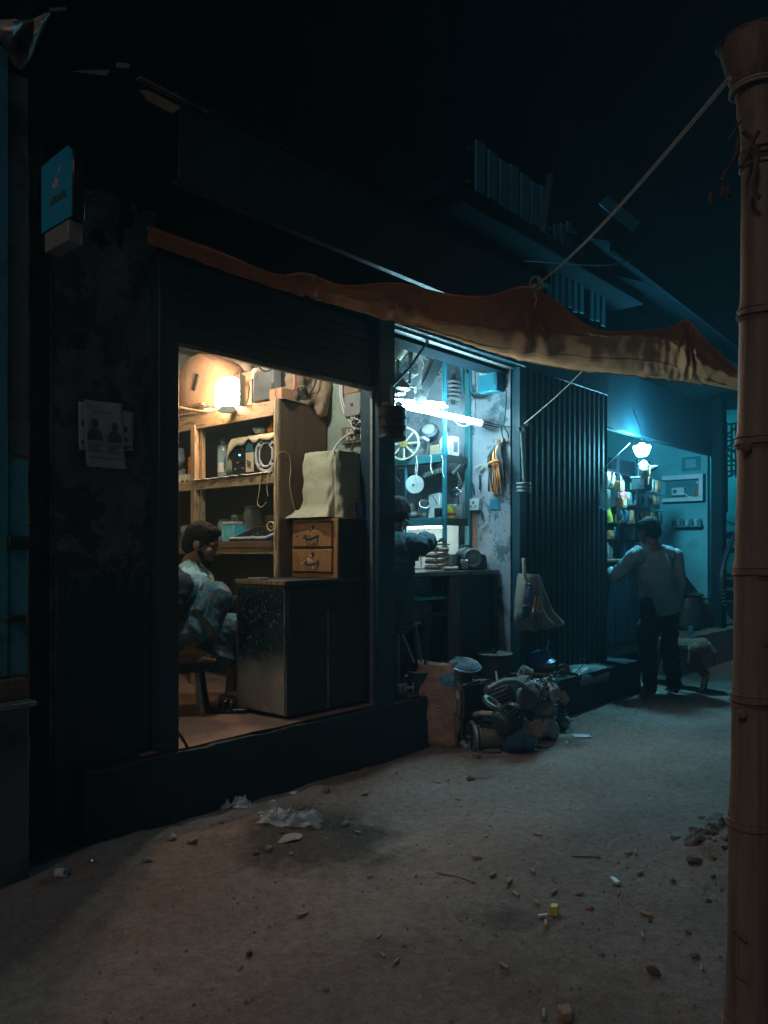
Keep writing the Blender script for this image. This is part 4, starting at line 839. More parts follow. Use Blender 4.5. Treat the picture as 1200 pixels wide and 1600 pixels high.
for k, (yy, zz, lab) in enumerate(((5.04, .07, 'crumpled clear bag on the lower shelf left of the post'), (4.93, .05, 'smaller clear bag on the lower shelf touching the post'))):
    t = MB().ball((3.40, yy, Z3 + zz), (.05, .07, zz), 14).remeshed(.012, 2).jitter(.035, 16, k).build('clear_bag', M['poly_clear'], smooth=60); tag(t, lab, 'bag')
t = MB().torus((SX - .014, SY0 + .06, 1.56), (1, .2, 0), .03, .006, 18, 6).build('wire_loop', M['wire_tan']); tag(t, 'small loop of yellowish wire hung on the front post', 'wire')
# desk cabinet
def side_ramp_metal():  # pale grey towards the bottom with a ragged edge, navy above
    m = mat('cabinet_side_ramp', (.006, .026, .04), .28, .1, c2=(.012, .045, .065), scale=3, bump=.15, bscale=14, stain=(.018, .095, .095), stain_scale=3.0, stain_amt=.22)
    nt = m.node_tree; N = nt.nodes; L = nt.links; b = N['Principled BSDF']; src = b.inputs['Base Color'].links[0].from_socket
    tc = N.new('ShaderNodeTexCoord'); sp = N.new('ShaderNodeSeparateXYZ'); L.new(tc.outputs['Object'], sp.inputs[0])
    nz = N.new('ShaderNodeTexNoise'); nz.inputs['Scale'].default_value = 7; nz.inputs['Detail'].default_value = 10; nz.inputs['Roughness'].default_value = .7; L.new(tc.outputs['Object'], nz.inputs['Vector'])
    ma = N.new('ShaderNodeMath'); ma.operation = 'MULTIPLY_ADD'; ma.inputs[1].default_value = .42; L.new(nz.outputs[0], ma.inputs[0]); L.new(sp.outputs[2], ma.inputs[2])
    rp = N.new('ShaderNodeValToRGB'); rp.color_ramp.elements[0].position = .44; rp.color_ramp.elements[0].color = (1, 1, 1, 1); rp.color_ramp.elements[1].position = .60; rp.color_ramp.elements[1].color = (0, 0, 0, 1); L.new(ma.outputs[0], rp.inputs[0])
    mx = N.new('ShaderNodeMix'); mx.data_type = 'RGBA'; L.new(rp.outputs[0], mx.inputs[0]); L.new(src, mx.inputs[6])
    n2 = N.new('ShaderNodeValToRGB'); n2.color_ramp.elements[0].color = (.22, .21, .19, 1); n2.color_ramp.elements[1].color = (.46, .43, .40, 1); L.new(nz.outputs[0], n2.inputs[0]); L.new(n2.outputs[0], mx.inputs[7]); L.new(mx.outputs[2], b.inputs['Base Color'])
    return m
M['cabinet_side_ramp'] = side_ramp_metal()
dk = thing('desk_cabinet', 'dark scratched metal desk cabinet at the front of the shop', 'cabinet', (3.36, 3.65, .4))
MB().bb(2.995, 3.735, 3.425, 3.875, .42, 1.195).build('carcass', M['wood_dark'], dk, bevel=.004)
MB().bb(2.975, 2.993, 3.418, 3.878, .425, 1.185).jitter(.004, 5).build('side_panel', M['cabinet_side_ramp'], dk, bevel=.010, seg=2)
q = MB(); random.seed(31)
for k in range(90):
    y_, z_ = random.uniform(3.45, 3.86), random.choice((random.uniform(.80, 1.17), random.uniform(.95, 1.17))); q.bar((2.969, y_, z_), (2.969, y_ + random.gauss(0, .006), z_ + random.gauss(0, .012)), random.uniform(.001, .003), .002)
q.build('scratch', M['wire_white'], dk)
MB().tube([(2.972, 3.425, .44), (2.972, 3.425, 1.165), (2.972, 3.44, 1.182), (2.972, 3.86, 1.182), (2.972, 3.872, 1.165), (2.972, 3.872, .44)], .005, 6).build('panel_rim', M['steel_dull'], dk)
MB().bb(2.985, 3.30, 3.408, 3.424, .425, 1.17).build('door', M['wood_dark'], dk, bevel=.003)
MB().bb(3.315, 3.725, 3.408, 3.424, .425, 1.04).build('door', M['wood_dark'], dk, bevel=.003)
MB().bb(3.303, 3.312, 3.404, 3.418, .425, 1.03).build('door_strip', M['steel_dull'], dk)
MB().bb(2.955, 3.75, 3.395, 3.885, 1.197, 1.222).jitter(.003, 7).build('top_board', M['wood_dark'], dk, bevel=.004)
MB().bb(2.948, 2.956, 3.40, 3.86, 1.196, 1.221).jitter(.003, 30).build('edge_strip', M['wood_pale'], dk)
t = thing('phone', 'small pale phone lying on the desk top', 'phone', (3.0, 3.72, 1.222)); MB().bb(2.98, 3.05, 3.66, 3.78, 1.223, 1.233).build('body', M['grey_plastic'], t, bevel=.003); MB().bb(2.986, 3.044, 3.668, 3.772, 1.2332, 1.235).build('screen', M['black_plastic'], t)
# drawers on the desk
dwr = thing('drawer_cabinet', 'orange-brown wooden two-drawer cabinet standing on the desk', 'drawers', (3.6, 3.64, 1.222))
MB().bb(3.418, 3.76, 3.435, 3.862, 1.224, 1.605).build('carcass', M['wood_drawer'], dwr, bevel=.003)
MB().bb(3.425, 3.765, 3.428, 3.434, 1.226, 1.603).build('side_panel', M['wood_dark'], dwr)
for (z0, z1) in ((1.425, 1.580), (1.262, 1.408)):
    d = MB().bb(3.404, 3.419, 3.475, 3.838, z0, z1).build('drawer', M['wood_drawer'], dwr, bevel=.003)
    zc = (z0 + z1) / 2 - .018; yc = 3.655
    MB().tube(catmull([(3.404, yc - .055, zc + .014), (3.386, yc - .05, zc), (3.380, yc, zc - .012), (3.386, yc + .05, zc), (3.404, yc + .055, zc + .014)], 5), .0075, 8).build('handle', M['iron_dark'], d)
    MB().lathe([(.012, 0), (.012, .006), (.005, .007)], (3.404, yc - .01, z1 - .03), (-1, 0, 0), 14).build('lock', M['iron_dark'], d)
    q = MB()
    for k in range(18): random.seed(int(z0 * 1000) + k); q.ball((3.4035, yc + random.gauss(0, .05), zc + random.gauss(0.01, .022)), (.0012, random.uniform(.004, .014), random.uniform(.003, .009)), 7)
    q.build('wear_mark', M['ink' if z0 > 1.4 else 'coil_pale'], d)
    MB().bb(3.4115, 3.4175, 3.468, 3.845, z1 + .001, z1 + .006).bb(3.4115, 3.4175, 3.468, 3.845, z0 - .006, z0 - .001).build('gap', M['wood_dark'], dwr)
# covered monitor
mt = MB(); rows = []; mc_ = Vector((3.575, 3.645, 1.609)); HT = .425
for j in range(47):
    h_ = j / 40 if j <= 40 else 1.0; tp_ = max(0, (j - 40) / 6); row = []
    for i in range(121):
        a_ = 2 * math.pi * i / 120; ca, sa = math.cos(a_), math.sin(a_); e = .32
        hx, hy = .135 * (1 - .04 * h_), .172 * (1 - .10 * h_)
        x, y = hx * math.copysign(abs(ca) ** e, ca), hy * math.copysign(abs(sa) ** e, sa)
        dn = 1 - h_; per = y * 34 if abs(ca) > abs(sa) else x * 34
        k_ = (abs(math.sin(per * .42 + 1.3 * mn.noise(Vector((per * .08, 1, 3))) + .5 * h_)) ** .7 - .6) * .060 * dn ** .5 * (.3 + 1.1 * abs(mn.noise(Vector((per * .15, 5, 1))))) + .030 * mn.noise(Vector((per * .30, h_ * 1.3, 8))) * (.25 + dn) + .012 * mn.noise(Vector((per * .9, h_ * 6, 4))) + .10 * math.exp(-(h_ / .10) ** 2) * (1 if ca < 0 and sa > -.3 else 0)
        sg_ = .012 * mn.noise(Vector((x * 9, y * 9, h_ * 3)))
        rr = 1 + k_ / .17; top = (1 - .16 * tp_ ** 1) if tp_ < .99 else 0
        z = mc_.z + .003 + HT * h_ - .02 * (1 - math.cos(min(1, tp_) * 1.5)) * 0 + .016 * math.sin(min(1, tp_) * 1.5) - .028 * (1 - abs(sa) * .4) * (1 if (h_ > .94 and tp_ == 0) else 0) * 0
        row.append(mc_ + Vector((x * rr * (1 - .9 * max(0, tp_ - .15)), y * rr * (1 - .9 * max(0, tp_ - .15)), z - mc_.z + sg_ * (1 - dn))))
    rows.append(row)
rows.append([mc_ + Vector((0, 0, HT + .016))] * 121)
mt.grid(rows)
for k in range(3):                                                   # cloth bunched on the cabinet at the near left corner
    q = MB(); q.caps((3.435 + .01 * k, 3.79 - .07 * k, 1.632), (3.45, 3.85 - .10 * k, 1.64), .030, .024); q = q.remeshed(.007, 2).jitter(.014, 26, k); mt.v, mt.f = mt.v + [v.copy() for v in q.v], mt.f + [tuple(i + len(mt.v) for i in f) for f in q.f]
for p in mt.v: p.z = max(p.z, 1.609)
mo = mt.build('covered_monitor', M['cloth_cream'], smooth=180); tag(mo, 'boxy monitor shrouded in a cream cloth on the drawer cabinet', 'monitor')
t = thing('fabric_scrap', 'dark crumpled cloth scrap at the foot of the covered monitor', 'cloth', (3.45, 3.84, 1.607)); MB().caps((3.445, 3.80, 1.63), (3.45, 3.87, 1.64), .022).remeshed(.008, 2).jitter(.012, 30).build('cloth', M['grey_plastic'], t, smooth=180)
t = thing('blue_cup', 'blue plastic tumbler at the front right of the drawer cabinet top', 'cup', (3.66, 3.47, 1.607)); MB().lathe([(.024, 0), (.028, .004), (.034, .105), (.031, .105), (.025, .01)], (3.655, 3.468, 1.607), (0, 0, 1), 20, caps=False).build('body', M['blue_plastic'], t)
# electrics on the right wall (x = 3.785)
WX = 3.783
eb = thing('switch_board', 'cluttered wooden socket board with plugs on the pale green wall', 'switch board', at(552, 690, x=WX))
a = at(534, 668, x=WX - .03); b = at(570, 690, x=WX - .03)
MB().bb(WX - .035, WX, b.y, a.y, 1.4 + (a.z + at(570, 664, x=WX - .03).z) / 2 - 1.4 - .115, (a.z + at(570, 664, x=WX - .03).z) / 2).build('board', M['wood_old'], eb, bevel=.003)
zc = (a.z + at(570, 664, x=WX - .03).z) / 2 - .055
for i in range(5):
    for j in range(2): MB().box((WX - .038, b.y + .022 + .033 * i, zc - .022 + .045 * j), (.010, .022, .034)).build('socket', M['cream_metal' if (i + j) % 3 else 'wire_white'], eb, bevel=.002)
MB().box((WX - .055, b.y + .05, zc + .01), (.04, .03, .025)).build('plug', M['black_plastic'], eb, bevel=.003)
MB().box((WX - .05, b.y + .10, zc + .005), (.03, .07, .02)).build('plug', M['cream_metal'], eb, bevel=.004)
t = MB().tube(catmull([(WX - .06, b.y + .11, zc + .0), (WX - .09, b.y + .15, zc - .03), (WX - .12, b.y + .20, zc - .10), (3.62, 3.66, 2.02)], 6), .007, 7).build('white_lead', M['wire_white']); tag(t, 'white lead running from the socket board to the covered monitor', 'cable')
t = MB().tube(catmull([(WX - .05, b.y + .05, zc - .02), (WX - .07, b.y + .08, zc - .09), (WX - .10, b.y + .08, zc - .15), (3.68, 3.60, 2.0)], 6), .005, 7).build('black_lead', M['wire_black']); tag(t, 'thin dark lead running from the socket board behind the monitor', 'cable')
for (nm, lab, u0, u1, v0, v1, m) in (('meter_box', 'upper tan electricity box on the green wall', 536, 561, 583, 612, 'card'), ('meter_box', 'lower grey electricity box on the green wall', 537, 563, 614, 648, 'grey_plastic')):
    t, y0, y1, z0, z1 = box_thing(nm, lab, 'meter box', u0, u1, v0, v1, WX - .06, .058, M[m], bevel=.006)
    MB().bb(WX - .064, WX - .061, (y0 + y1) / 2 - .01, (y0 + y1) / 2 + .01, (z0 + z1) / 2 - .01, (z0 + z1) / 2 + .01).build('mark', M['ink'], t)
t = thing('wall_cables', 'bundle of cables running down the green wall between boxes and sockets', 'cable', (WX, 3.62, 2.25))
random.seed(5)
for k in range(4): MB().tube(catmull([at(530 + 2 * k, 570, x=WX - .02), at(530 + 1.5 * k, 612, x=WX - .02), at(534 + 2 * k, 640, x=WX - .03), at(544 + 3 * k, 660, x=WX - .03), at(548 + 4 * k, 668, x=WX - .03)], 6), .006, 6).build('cable', M['wire_white' if k % 2 else 'steel_dull'], t)
for k in range(9): MB().tube(catmull([at(548 + random.uniform(0, 20), 640 + random.uniform(0, 26), x=WX - .03 - random.uniform(0, .03)) for _ in range(5)], 6), .004, 5).build('wire', M['wire_black' if k % 3 else 'wire_white'], t)
t, *_ = box_thing('black_adapter', 'black adapter block at the right end of the socket board', 'adapter', 566, 577, 642, 668, WX - .05, .05, M['black_plastic'], bevel=.006)
t, *_ = box_thing('wall_calendar', 'narrow red and white strip on the wall beside the pillar', 'calendar', 571, 581, 600, 642, WX - .012, .010, M['wire_white']); MB().bb(WX - .0145, WX - .0125, 3.47, 3.505, 2.28, 2.45).build('print', M['card_red'], t)
t = MB().tube(catmull([at(380, 552, y=4.0), at(398, 565, y=4.0), at(412, 580, y=4.0), at(425, 577, y=3.98)], 6), .004, 6).build('sagging_wire', M['wire_black']); tag(t, 'thin dark wire sagging under the ceiling above the white carton', 'wire')
# sandals and stool handled with the man; iron ring by the jamb
t = MB().tube(catmull([at(268, 1150, y=3.36), at(274, 1142, y=3.36), at(284, 1152, y=3.34), at(293, 1168, y=3.34)], 6), .008, 6).build('iron_hook', M['iron_dark']); tag(t, 'bent iron hook sticking out at the foot of the left door jamb', 'hook')

cb1 = thing('added_ceiling_bulb', 'unseen bare bulb added as fill above the half-lowered shutter of the first shop', 'bulb', (2.72, 3.68, 2.86))  # unseen bulb added as fill, inferred from the lit interior
MB().ball((2.72, 3.68, 2.88), (.032, .032, .042), 14).build('glass', M['glow_ceiling'], cb1)
MB().cyl((2.72, 3.68, 2.92), (2.72, 3.68, 2.965), .016, n=12).build('holder', M['white_plastic'], cb1); MB().cyl((2.72, 3.68, 2.965), (2.72, 3.68, 3.1), .004, n=6).build('flex', M['wire_black'], cb1)
# ================================================================== SHOP TWO
X2, WR = 5.0, 5.370
def lamp_tube(name, label, a, b, r, m):
    t = thing(name, label, 'tube lamp', (Vector(a) + Vector(b)) / 2); d = (Vector(b) - Vector(a)).normalized()
    MB().cyl(Vector(a) + d * .03, Vector(b) - d * .03, r, n=16).build('tube', M[m], t)
    MB().cyl(a, Vector(a) + d * .03, r * 1.05, n=14).build('end_cap', M['steel'], t); MB().cyl(Vector(b) - d * .03, b, r * 1.05, n=14).build('end_cap', M['steel'], t); return t
t1 = lamp_tube('fluorescent_tube', 'long glaring fluorescent tube slanting across the second shop', (4.19, 3.60, 2.452), (5.26, 3.60, 2.446), .022, 'glow_tube')
MB().tube([(4.2, 3.6, 2.46), (4.15, 3.62, 2.75), (4.15, 3.63, 3.1)], .004, 5).tube([(5.25, 3.6, 2.45), (5.30, 3.6, 2.44), (5.37, 3.52, 2.42)], .005, 6).build('wire', M['wire_black'], t1)
MB().tube(catmull([(4.85, 3.6, 2.43), (4.93, 3.6, 2.395), (5.02, 3.6, 2.395), (5.1, 3.6, 2.425)], 6), .003, 5).build('wire', M['wire_white'], t1)
t2 = lamp_tube('fluorescent_tube', 'shorter glowing tube hung just behind the long one under the fan', (4.48, 3.92, 2.55), (4.97, 3.75, 2.57), .026, 'glow_tube')
MB().tube([(4.5, 3.91, 2.58), (4.5, 3.91, 3.1)], .004, 5).tube([(4.95, 3.76, 2.59), (4.95, 3.76, 3.1)], .004, 5).build('wire', M['wire_black'], t2)
# ceiling fans
def fan(label, x, y, ztop, parts):
    t = thing('ceiling_fan', label, 'fan', (x, y, 2.56))
    for (nm, prof, m) in parts: MB().lathe(prof, (x, y, 0), (0, 0, 1), 26).build(nm, M[m], t)
    MB().cyl((x, y, ztop), (x, y, 3.1), .010).build('rod', M['bell_grey'], t); return t
f1 = fan('bladeless ceiling fan with cream canopy cup beside the pillar', 4.24, 3.64, 2.9, [('canopy', [(.03, 2.90), (.068, 2.895), (.07, 2.865), (.062, 2.855), (.055, 2.83), (.035, 2.80), (.02, 2.785)], 'cream_metal'), ('canopy_band', [(.0705, 2.872), (.072, 2.872), (.072, 2.888), (.0705, 2.888)], 'brass'), ('stem', [(.014, 2.80), (.014, 2.70), (.02, 2.695)], 'bell_grey'), ('motor', [(.018, 2.70), (.035, 2.68), (.055, 2.635), (.085, 2.60), (.09, 2.57), (.06, 2.555)], 'bell_grey'), ('cap', [(.06, 2.554), (.055, 2.535), (.02, 2.525)], 'cream_metal')])
for k in range(3):
    w = R(40 + 120 * k); MB().bar((4.24 + .07 * math.cos(w), 3.64 + .07 * math.sin(w), 2.585), (4.24 + .15 * math.cos(w), 3.64 + .15 * math.sin(w), 2.57), .03, .006).build('blade_bracket', M['bell_grey'], f1)
f2 = fan('slim fan stem with small grey bell above the glowing tubes', 4.62, 3.74, 2.85, [('stem', [(.016, 2.86), (.018, 2.80), (.013, 2.70), (.016, 2.62)], 'bell_grey'), ('bell', [(.016, 2.64), (.03, 2.62), (.045, 2.585), (.05, 2.55), (.045, 2.535)], 'bell_grey')])
MB().bar((4.62, 3.74, 2.85), (4.60, 3.72, 2.93), .03, .02).build('yoke', M['bell_grey'], f2)
MB().tube([(4.60, 3.70, 2.55), (4.68, 3.72, 2.54), (4.76, 3.75, 2.56)], .008, 6).build('blade_bracket', M['wire_white'], f2)
fb = thing('hanging_paddles', 'pair of dark fan blades hanging slanted behind the fan stems', 'fan blade', (4.82, 3.82, 2.6))
MB().bar((4.96, 3.80, 2.98), (4.76, 3.84, 2.62), .10, .012, (0, 1, 0)).build('blade', M['iron_dark'], fb, bevel=.004); MB().bar((4.90, 3.84, 2.95), (4.72, 3.86, 2.64), .08, .010, (0, 1, 0)).build('blade', M['bell_grey'], fb, bevel=.004)
cd = MB().tube([at(642, 540, y=3.8), at(641, 575, y=3.8), at(640, 600, y=3.8)], [.022, .012, .010], 8).build('black_switch_cord', M['wire_black']); tag(cd, 'black pull cord hanging between the two fan stems', 'cord')
# hanging rods and loose wiring in the loft
random.seed(44)
for k in range(7):
    u = 612 + 15 * k; y = 4.25 + .1 * (k % 3); tag(MB().tube([at(u, 530 + 7 * k, y=y), at(u + random.uniform(-6, 6), 575 + 5 * k, y=y)], random.choice((.006, .010, .014)), 7).build('hanging_rod', M[('iron_dark', 'pipe_blue', 'bell_grey')[k % 3]]), ('first', 'second', 'third', 'fourth', 'fifth', 'sixth', 'seventh')[k] + ' rod from the pillar hanging from the loft behind the fans', 'rod')
lw = thing('loft_wiring', 'loose wires drooping across the loft of the second shop', 'wire', (4.8, 4.3, 2.7))
for k in range(8): MB().tube(catmull([at(610 + random.uniform(0, 90), 525 + random.uniform(0, 75), y=random.uniform(3.9, 4.4)) for _ in range(4)], 6), random.choice((.003, .005)), 5).build('wire', M['wire_black' if k % 3 else 'wire_white'], lw)
# rear loft clutter
lo = thing('loft_shelf', 'teal loft board high at the back of the second shop', 'shelf', (4.7, 5.0, 2.70))
MB().bb(3.92, 5.36, 4.55, 5.55, 2.66, 2.70).build('board', M['shelf_teal'], lo); MB().bb(3.92, 5.36, 4.50, 4.55, 2.62, 2.72).build('edge', M['shelf_teal'], lo)
for (nm, lab, u, v, r, m) in (('round_clock', 'pale round dial leaning on the loft board', 677, 543, .085, 'cream_metal'),):
    t = thing(nm, lab, 'dial', at(u, v + 10, y=4.48)); MB().lathe([(.07, -.015), (.10, -.012), (.105, 0), (.10, .012)], at(u, v, y=4.48), (-.1, -1, .1), 26).build('dial', M[m], t); c0 = at(u, v, y=4.464); MB().bar(c0, c0 + Vector((.0, -.003, .05)), .006, .004).bar(c0, c0 + Vector((.035, -.003, .02)), .006, .004).build('hands', M['ink'], t)
t = thing('teal_drum', 'teal tin drum stored on the loft board', 'drum', (4.5, 4.8, 2.7)); MB().lathe([(.15, 0), (.16, .01), (.16, .30), (.15, .31)], (4.42, 4.75, 2.702), (0, 0, 1), 24).build('body', M['pipe_blue'], t); MB().torus((4.42, 4.75, 2.86), (0, 0, 1), .161, .006, 24, 6).build('hoop', M['shelf_teal'], t)
t = thing('storage_box', 'wide teal crate below the loft board behind the tubes', 'crate', (4.6, 5.2, 2.2)); MB().bb(4.0, 4.95, 5.1, 5.5, 1.95, 2.55).build('body', M['shelf_teal'], t, bevel=.01); MB().bb(4.05, 4.9, 5.085, 5.099, 2.2, 2.24).build('band', M['steel_dull'], t)
# pipe shelf on right wall
ps = thing('pipe_shelf', 'blue pipe shelf crowded with parts on the right wall of the second shop', 'shelf', (5.18, 4.4, .4))
MB().cyl((X2, 3.79, .41), (X2, 3.79, 2.95), .020, n=16).build('post', M['pipe_blue'], ps)
MB().lathe([(.026, -.03), (.027, 0), (.026, .03)], (X2, 3.79, 2.2), (0, 0, 1), 16).build('collar', M['pipe_blue'], ps)
MB().cyl((X2, 4.20, .41), (X2, 4.20, 2.17), .014, n=12).build('post', M['pipe_blue'], ps)
MB().cyl((X2, 4.9, .41), (X2, 4.9, 2.95), .014, n=12).build('post', M['pipe_blue'], ps)
MB().bb(WR - .05, WR - .002, 3.772, 3.82, .41, 2.9).build('upright', M['shelf_teal'], ps, bevel=.003)
for z in (2.185, 1.665):
    MB().bb(X2 - .02, WR - .055, 3.80, 5.55, z - .03, z).build('board', M['shelf_teal'], ps, bevel=.003)
    MB().bb(X2 - .035, X2 - .021, 3.80, 5.55, z - .065, z + .004).jitter(.002, 6).build('front_lip', M['shelf_teal'], ps, bevel=.002)
    MB().bb(X2 - .02, WR - .055, 3.785, 3.799, z - .06, z).build('end_lip', M['iron_dark'], ps)
ZA, ZB = 2.187, 1.667
wh = thing('spoked_wheel', 'pale spoked belt wheel propped on the shelf edge beside the pillar', 'wheel', (4.95, 4.22, ZA))
c = at(631, 693, x=4.94); axw = Vector((-1, -.35, .05)).normalized()
MB().lathe([(.128, -.014), (.142, -.014), (.142, .014), (.128, .014), (.128, -.014)], c, axw, 36, caps=False).build('rim', M['cream_metal'], wh); 
MB().lathe([(.015, -.024), (.036, -.022), (.04, 0), (.036, .022), (.015, .024)], c, axw, 20).build('hub', M['brass'], wh)
u_ = axw.orthogonal().normalized(); v_ = axw.cross(u_)
for k in range(8):
    w = 2 * math.pi * k / 8; d = u_ * math.cos(w) + v_ * math.sin(w); MB().bar(c + d * .034, c + d * .131, .014, .014).build('spoke', M['cream_metal'], wh)
t = thing('fan_motor', 'dark domed fan motor leaning on the upper pipe shelf', 'motor', (5.12, 4.1, ZA)); MB().lathe([(.03, -.05), (.07, -.045), (.085, -.01), (.08, .03), (.05, .05), (.02, .055)], at(671, 676, x=5.10), (-.7, -.3, .5), 26).build('housing', M['iron_dark'], t); MB().lathe([(.05, .045), (.055, .05), (.03, .06)], at(671, 676, x=5.10), (-.7, -.3, .5), 20).build('face', M['bell_grey'], t)
MB().bar(at(671, 678, x=5.1), Vector((5.12, 4.08, ZA)), .03, .03).build('stand', M['bell_grey'], t)
t = thing('grey_pot', 'grey motor pot under the dark motor on the upper shelf', 'pot', (5.1, 4.13, ZA)); MB().lathe([(.07, 0), (.085, .02), (.085, .07), (.06, .10), (.02, .11)], (5.08, 4.17, ZA), (0, 0, 1), 24).build('body', M['bell_grey'], t)
MB().tube(catmull([(5.02, 4.25, ZA + .13), (5.03, 4.15, ZA + .10), (5.0, 4.03, ZA + .15), (5.02, 3.97, ZA + .12)], 5), .018, 8).build('arm', M['bell_grey'], t)
t = thing('small_carton', 'small brown carton on the upper pipe shelf', 'box', (5.1, 3.93, ZA)); MB().bb(5.02, 5.12, 3.875, 3.96, ZA, ZA + .085).build('body', M['card'], t, bevel=.003)
t = thing('white_jug', 'white plastic jug just behind the blue pipe', 'jug', (5.09, 3.83, ZA)); MB().lathe([(.04, 0), (.045, .01), (.045, .12), (.02, .17), (.02, .19)], (5.09, 3.855, ZA), (0, 0, 1), 18).build('body', M['white_plastic'], t)
t = thing('white_packet', 'upright white packet right of the blue pipe on the upper shelf', 'packet', (5.17, 3.82, ZA)); MB().bb(5.12, 5.22, 3.805, 3.86, ZA, ZA + .16).build('body', M['white_plastic'], t, bevel=.003); MB().bb(5.14, 5.20, 3.803, 3.805, ZA + .03, ZA + .12).build('print', M['ink_soft'], t)
for k, (u, v, w) in enumerate(((650, 735, .05), (672, 722, .07), (690, 728, .05))):
    t = MB().tube(catmull([at(u, 712, x=4.96), at(u + 2, v - 8, x=4.96), at(u + 1, v + 8, x=4.96), at(u + 4, v + 18, x=4.96)], 5), .004, 5).build('dangling_wire', M['wire_white']); tag(t, ('left', 'middle', 'right')[k] + ' pale wire dangling from the upper pipe shelf lip', 'wire')
t = thing('white_disc', 'white disc hanging below the upper pipe shelf', 'disc', at(648, 770, x=4.97)); MB().lathe([(.005, -.006), (.075, -.005), (.078, 0), (.075, .005), (.005, .006)], at(648, 757, x=4.97), (-.8, -.6, 0), 30).build('plate', M['white_plastic'], t); MB().ball(at(646, 757, x=4.955), (.008, .012, .006), 8).build('hole', M['ink'], t); MB().cyl(at(648, 745, x=4.965), at(650, 722, x=4.965), .003).build('string', M['wire_white'], t)
t = thing('terminal_strip', 'shiny terminal strip hanging in front of the lower shelf items', 'strip', at(680, 742, x=4.98)); MB().bar(at(663, 744, x=4.98), at(690, 735, x=4.98), .03, .03).build('body', M['steel_dull'], t)
for k in range(6): MB().box(at(665 + 4.4 * k, 740 - 1.4 * k, x=4.962), (.01, .014, .02)).build('screw', M['steel'], t)
MB().cyl(at(690, 735, x=4.98), at(692, 715, x=4.98), .003).build('hook', M['steel'], t)
t = thing('pliers', 'old pliers hanging from the shelf beside the pillar', 'pliers', at(616, 752, x=4.97)); MB().bar(at(614, 728, x=4.97), at(618, 745, x=4.97), .014, .012).bar(at(620, 728, x=4.97), at(617, 745, x=4.97), .014, .012).bar(at(617, 744, x=4.97), at(624, 753, x=4.97), .02, .012).build('body', M['iron_dark'], t)
t = thing('steel_can', 'tipped steel can on the lower pipe shelf', 'can', (5.03, 4.0, ZB)); MB().lathe([(.045, -.05), (.047, -.05), (.047, .05), (.042, .05), (.042, -.045)], (5.03, 4.03, ZB + .09), (-.5, -.55, .6), 22).build('body', M['steel'], t)
t = thing('cement_packet', 'pale blue-white packet leaning behind the blue pipe', 'packet', (5.08, 3.9, ZB)); MB().bar((5.06, 3.92, ZB), (5.10, 3.95, ZB + .20), .12, .07, (1, 0, 0)).build('body', M['white_plastic'], t, bevel=.004); MB().bar((5.02, 3.90, ZB + .15), (5.02, 3.88, ZB + .12), .006, .006).bar((5.02, 3.90, ZB + .15), (5.02, 3.93, ZB + .18), .006, .006).build('print', M['ink'], t)
random.seed(21)
names = [('rag', 'cloth_cream', 'pale rag'), ('bolt_jar', 'steel_dull', 'small metal jar'), ('brown_block', 'card', 'brown block'), ('teal_tub', 'cyan_plastic', 'teal tub'), ('grey_lump', 'bell_grey', 'grey casting'), ('cream_lump', 'cream_metal', 'cream part')]
for k, (nm, m, lab) in enumerate(names):
    y = 4.42 - .075 * k; c = Vector((5.0 + .03 * (k % 2), y, ZB + .03 + (.08 if k == 2 else 0))); q = MB().ball(c, (.035, .04, .032), 12)
    q = q.jitter(.02, 18, k) if k in (0, 4, 5) else MB().lathe([(.03, -.03), (.036, -.028), (.036, .03), (.02, .034)], c, (0, .3, 1), 16)
    tag(q.build(nm, M[m], smooth=50), lab + ' in the clutter on the lower pipe shelf', 'part')
random.seed(71); ONm = ['first', 'second', 'third', 'fourth', 'fifth', 'sixth', 'seventh', 'eighth', 'ninth', 'tenth']
for zi, zz in ((0, ZA), (1, ZB)):
    for k in range(9):
        y = 4.62 - .085 * k; x = 5.16 + .08 * (k % 2); h_ = random.uniform(.05, .17); w_ = random.uniform(.025, .042); m = random.choice(['bell_grey', 'iron_dark', 'card', 'shelf_teal', 'steel_dull', 'cream_metal', 'wood_old', 'tank_blue'])
        if k % 3 == 0: q = MB().bb(x - w_, x + w_, y - w_, y + w_, zz, zz + h_).jitter(.004, 12, k)
        elif k % 3 == 1: q = MB().lathe([(w_, 0), (w_ * 1.05, .01), (w_, h_ * .8), (w_ * .6, h_)], (x, y, zz), (0, 0, 1), 16)
        else: q = MB().torus((x, y, zz + w_ + .012), (-1, random.uniform(-.4, .4), .2), w_, .012, 18, 7)
        tag(q.build('spare_part', M[m], bevel=.003 if k % 3 == 0 else 0), ONm[k] + ' spare part from the pillar in the back row of the ' + ('upper', 'lower')[zi] + ' pipe shelf', 'part')
t = thing('yellow_tin', 'yellow-labelled tin right of the blue pipe on the lower shelf', 'tin', (5.16, 3.83, ZB)); MB().lathe([(.035, 0), (.036, .005), (.036, .09), (.03, .095)], (5.15, 3.835, ZB), (0, 0, 1), 18).build('body', M['yellow_plastic'], t); MB().lathe([(.037, .02), (.037, .045)], (5.15, 3.835, ZB), (0, 0, 1), 18, caps=False).build('band', M['red_plastic'], t)
t = thing('white_box', 'white box at the right end of the lower pipe shelf', 'box', (5.25, 3.85, ZB)); MB().bb(5.19, 5.29, 3.825, 3.93, ZB, ZB + .12).build('body', M['white_plastic'], t, bevel=.003)
t = thing('black_box', 'small black box just left of the blue pipe', 'box', (5.0, 3.85, ZB)); MB().bb(4.97, 5.05, 3.815, 3.875, ZB, ZB + .08).build('body', M['black_plastic'], t, bevel=.003)
cw_ = thing('clamped_parts', 'grey cluster of clamps hanging at the shelf end', 'clamp', at(717, 770, y=3.77))
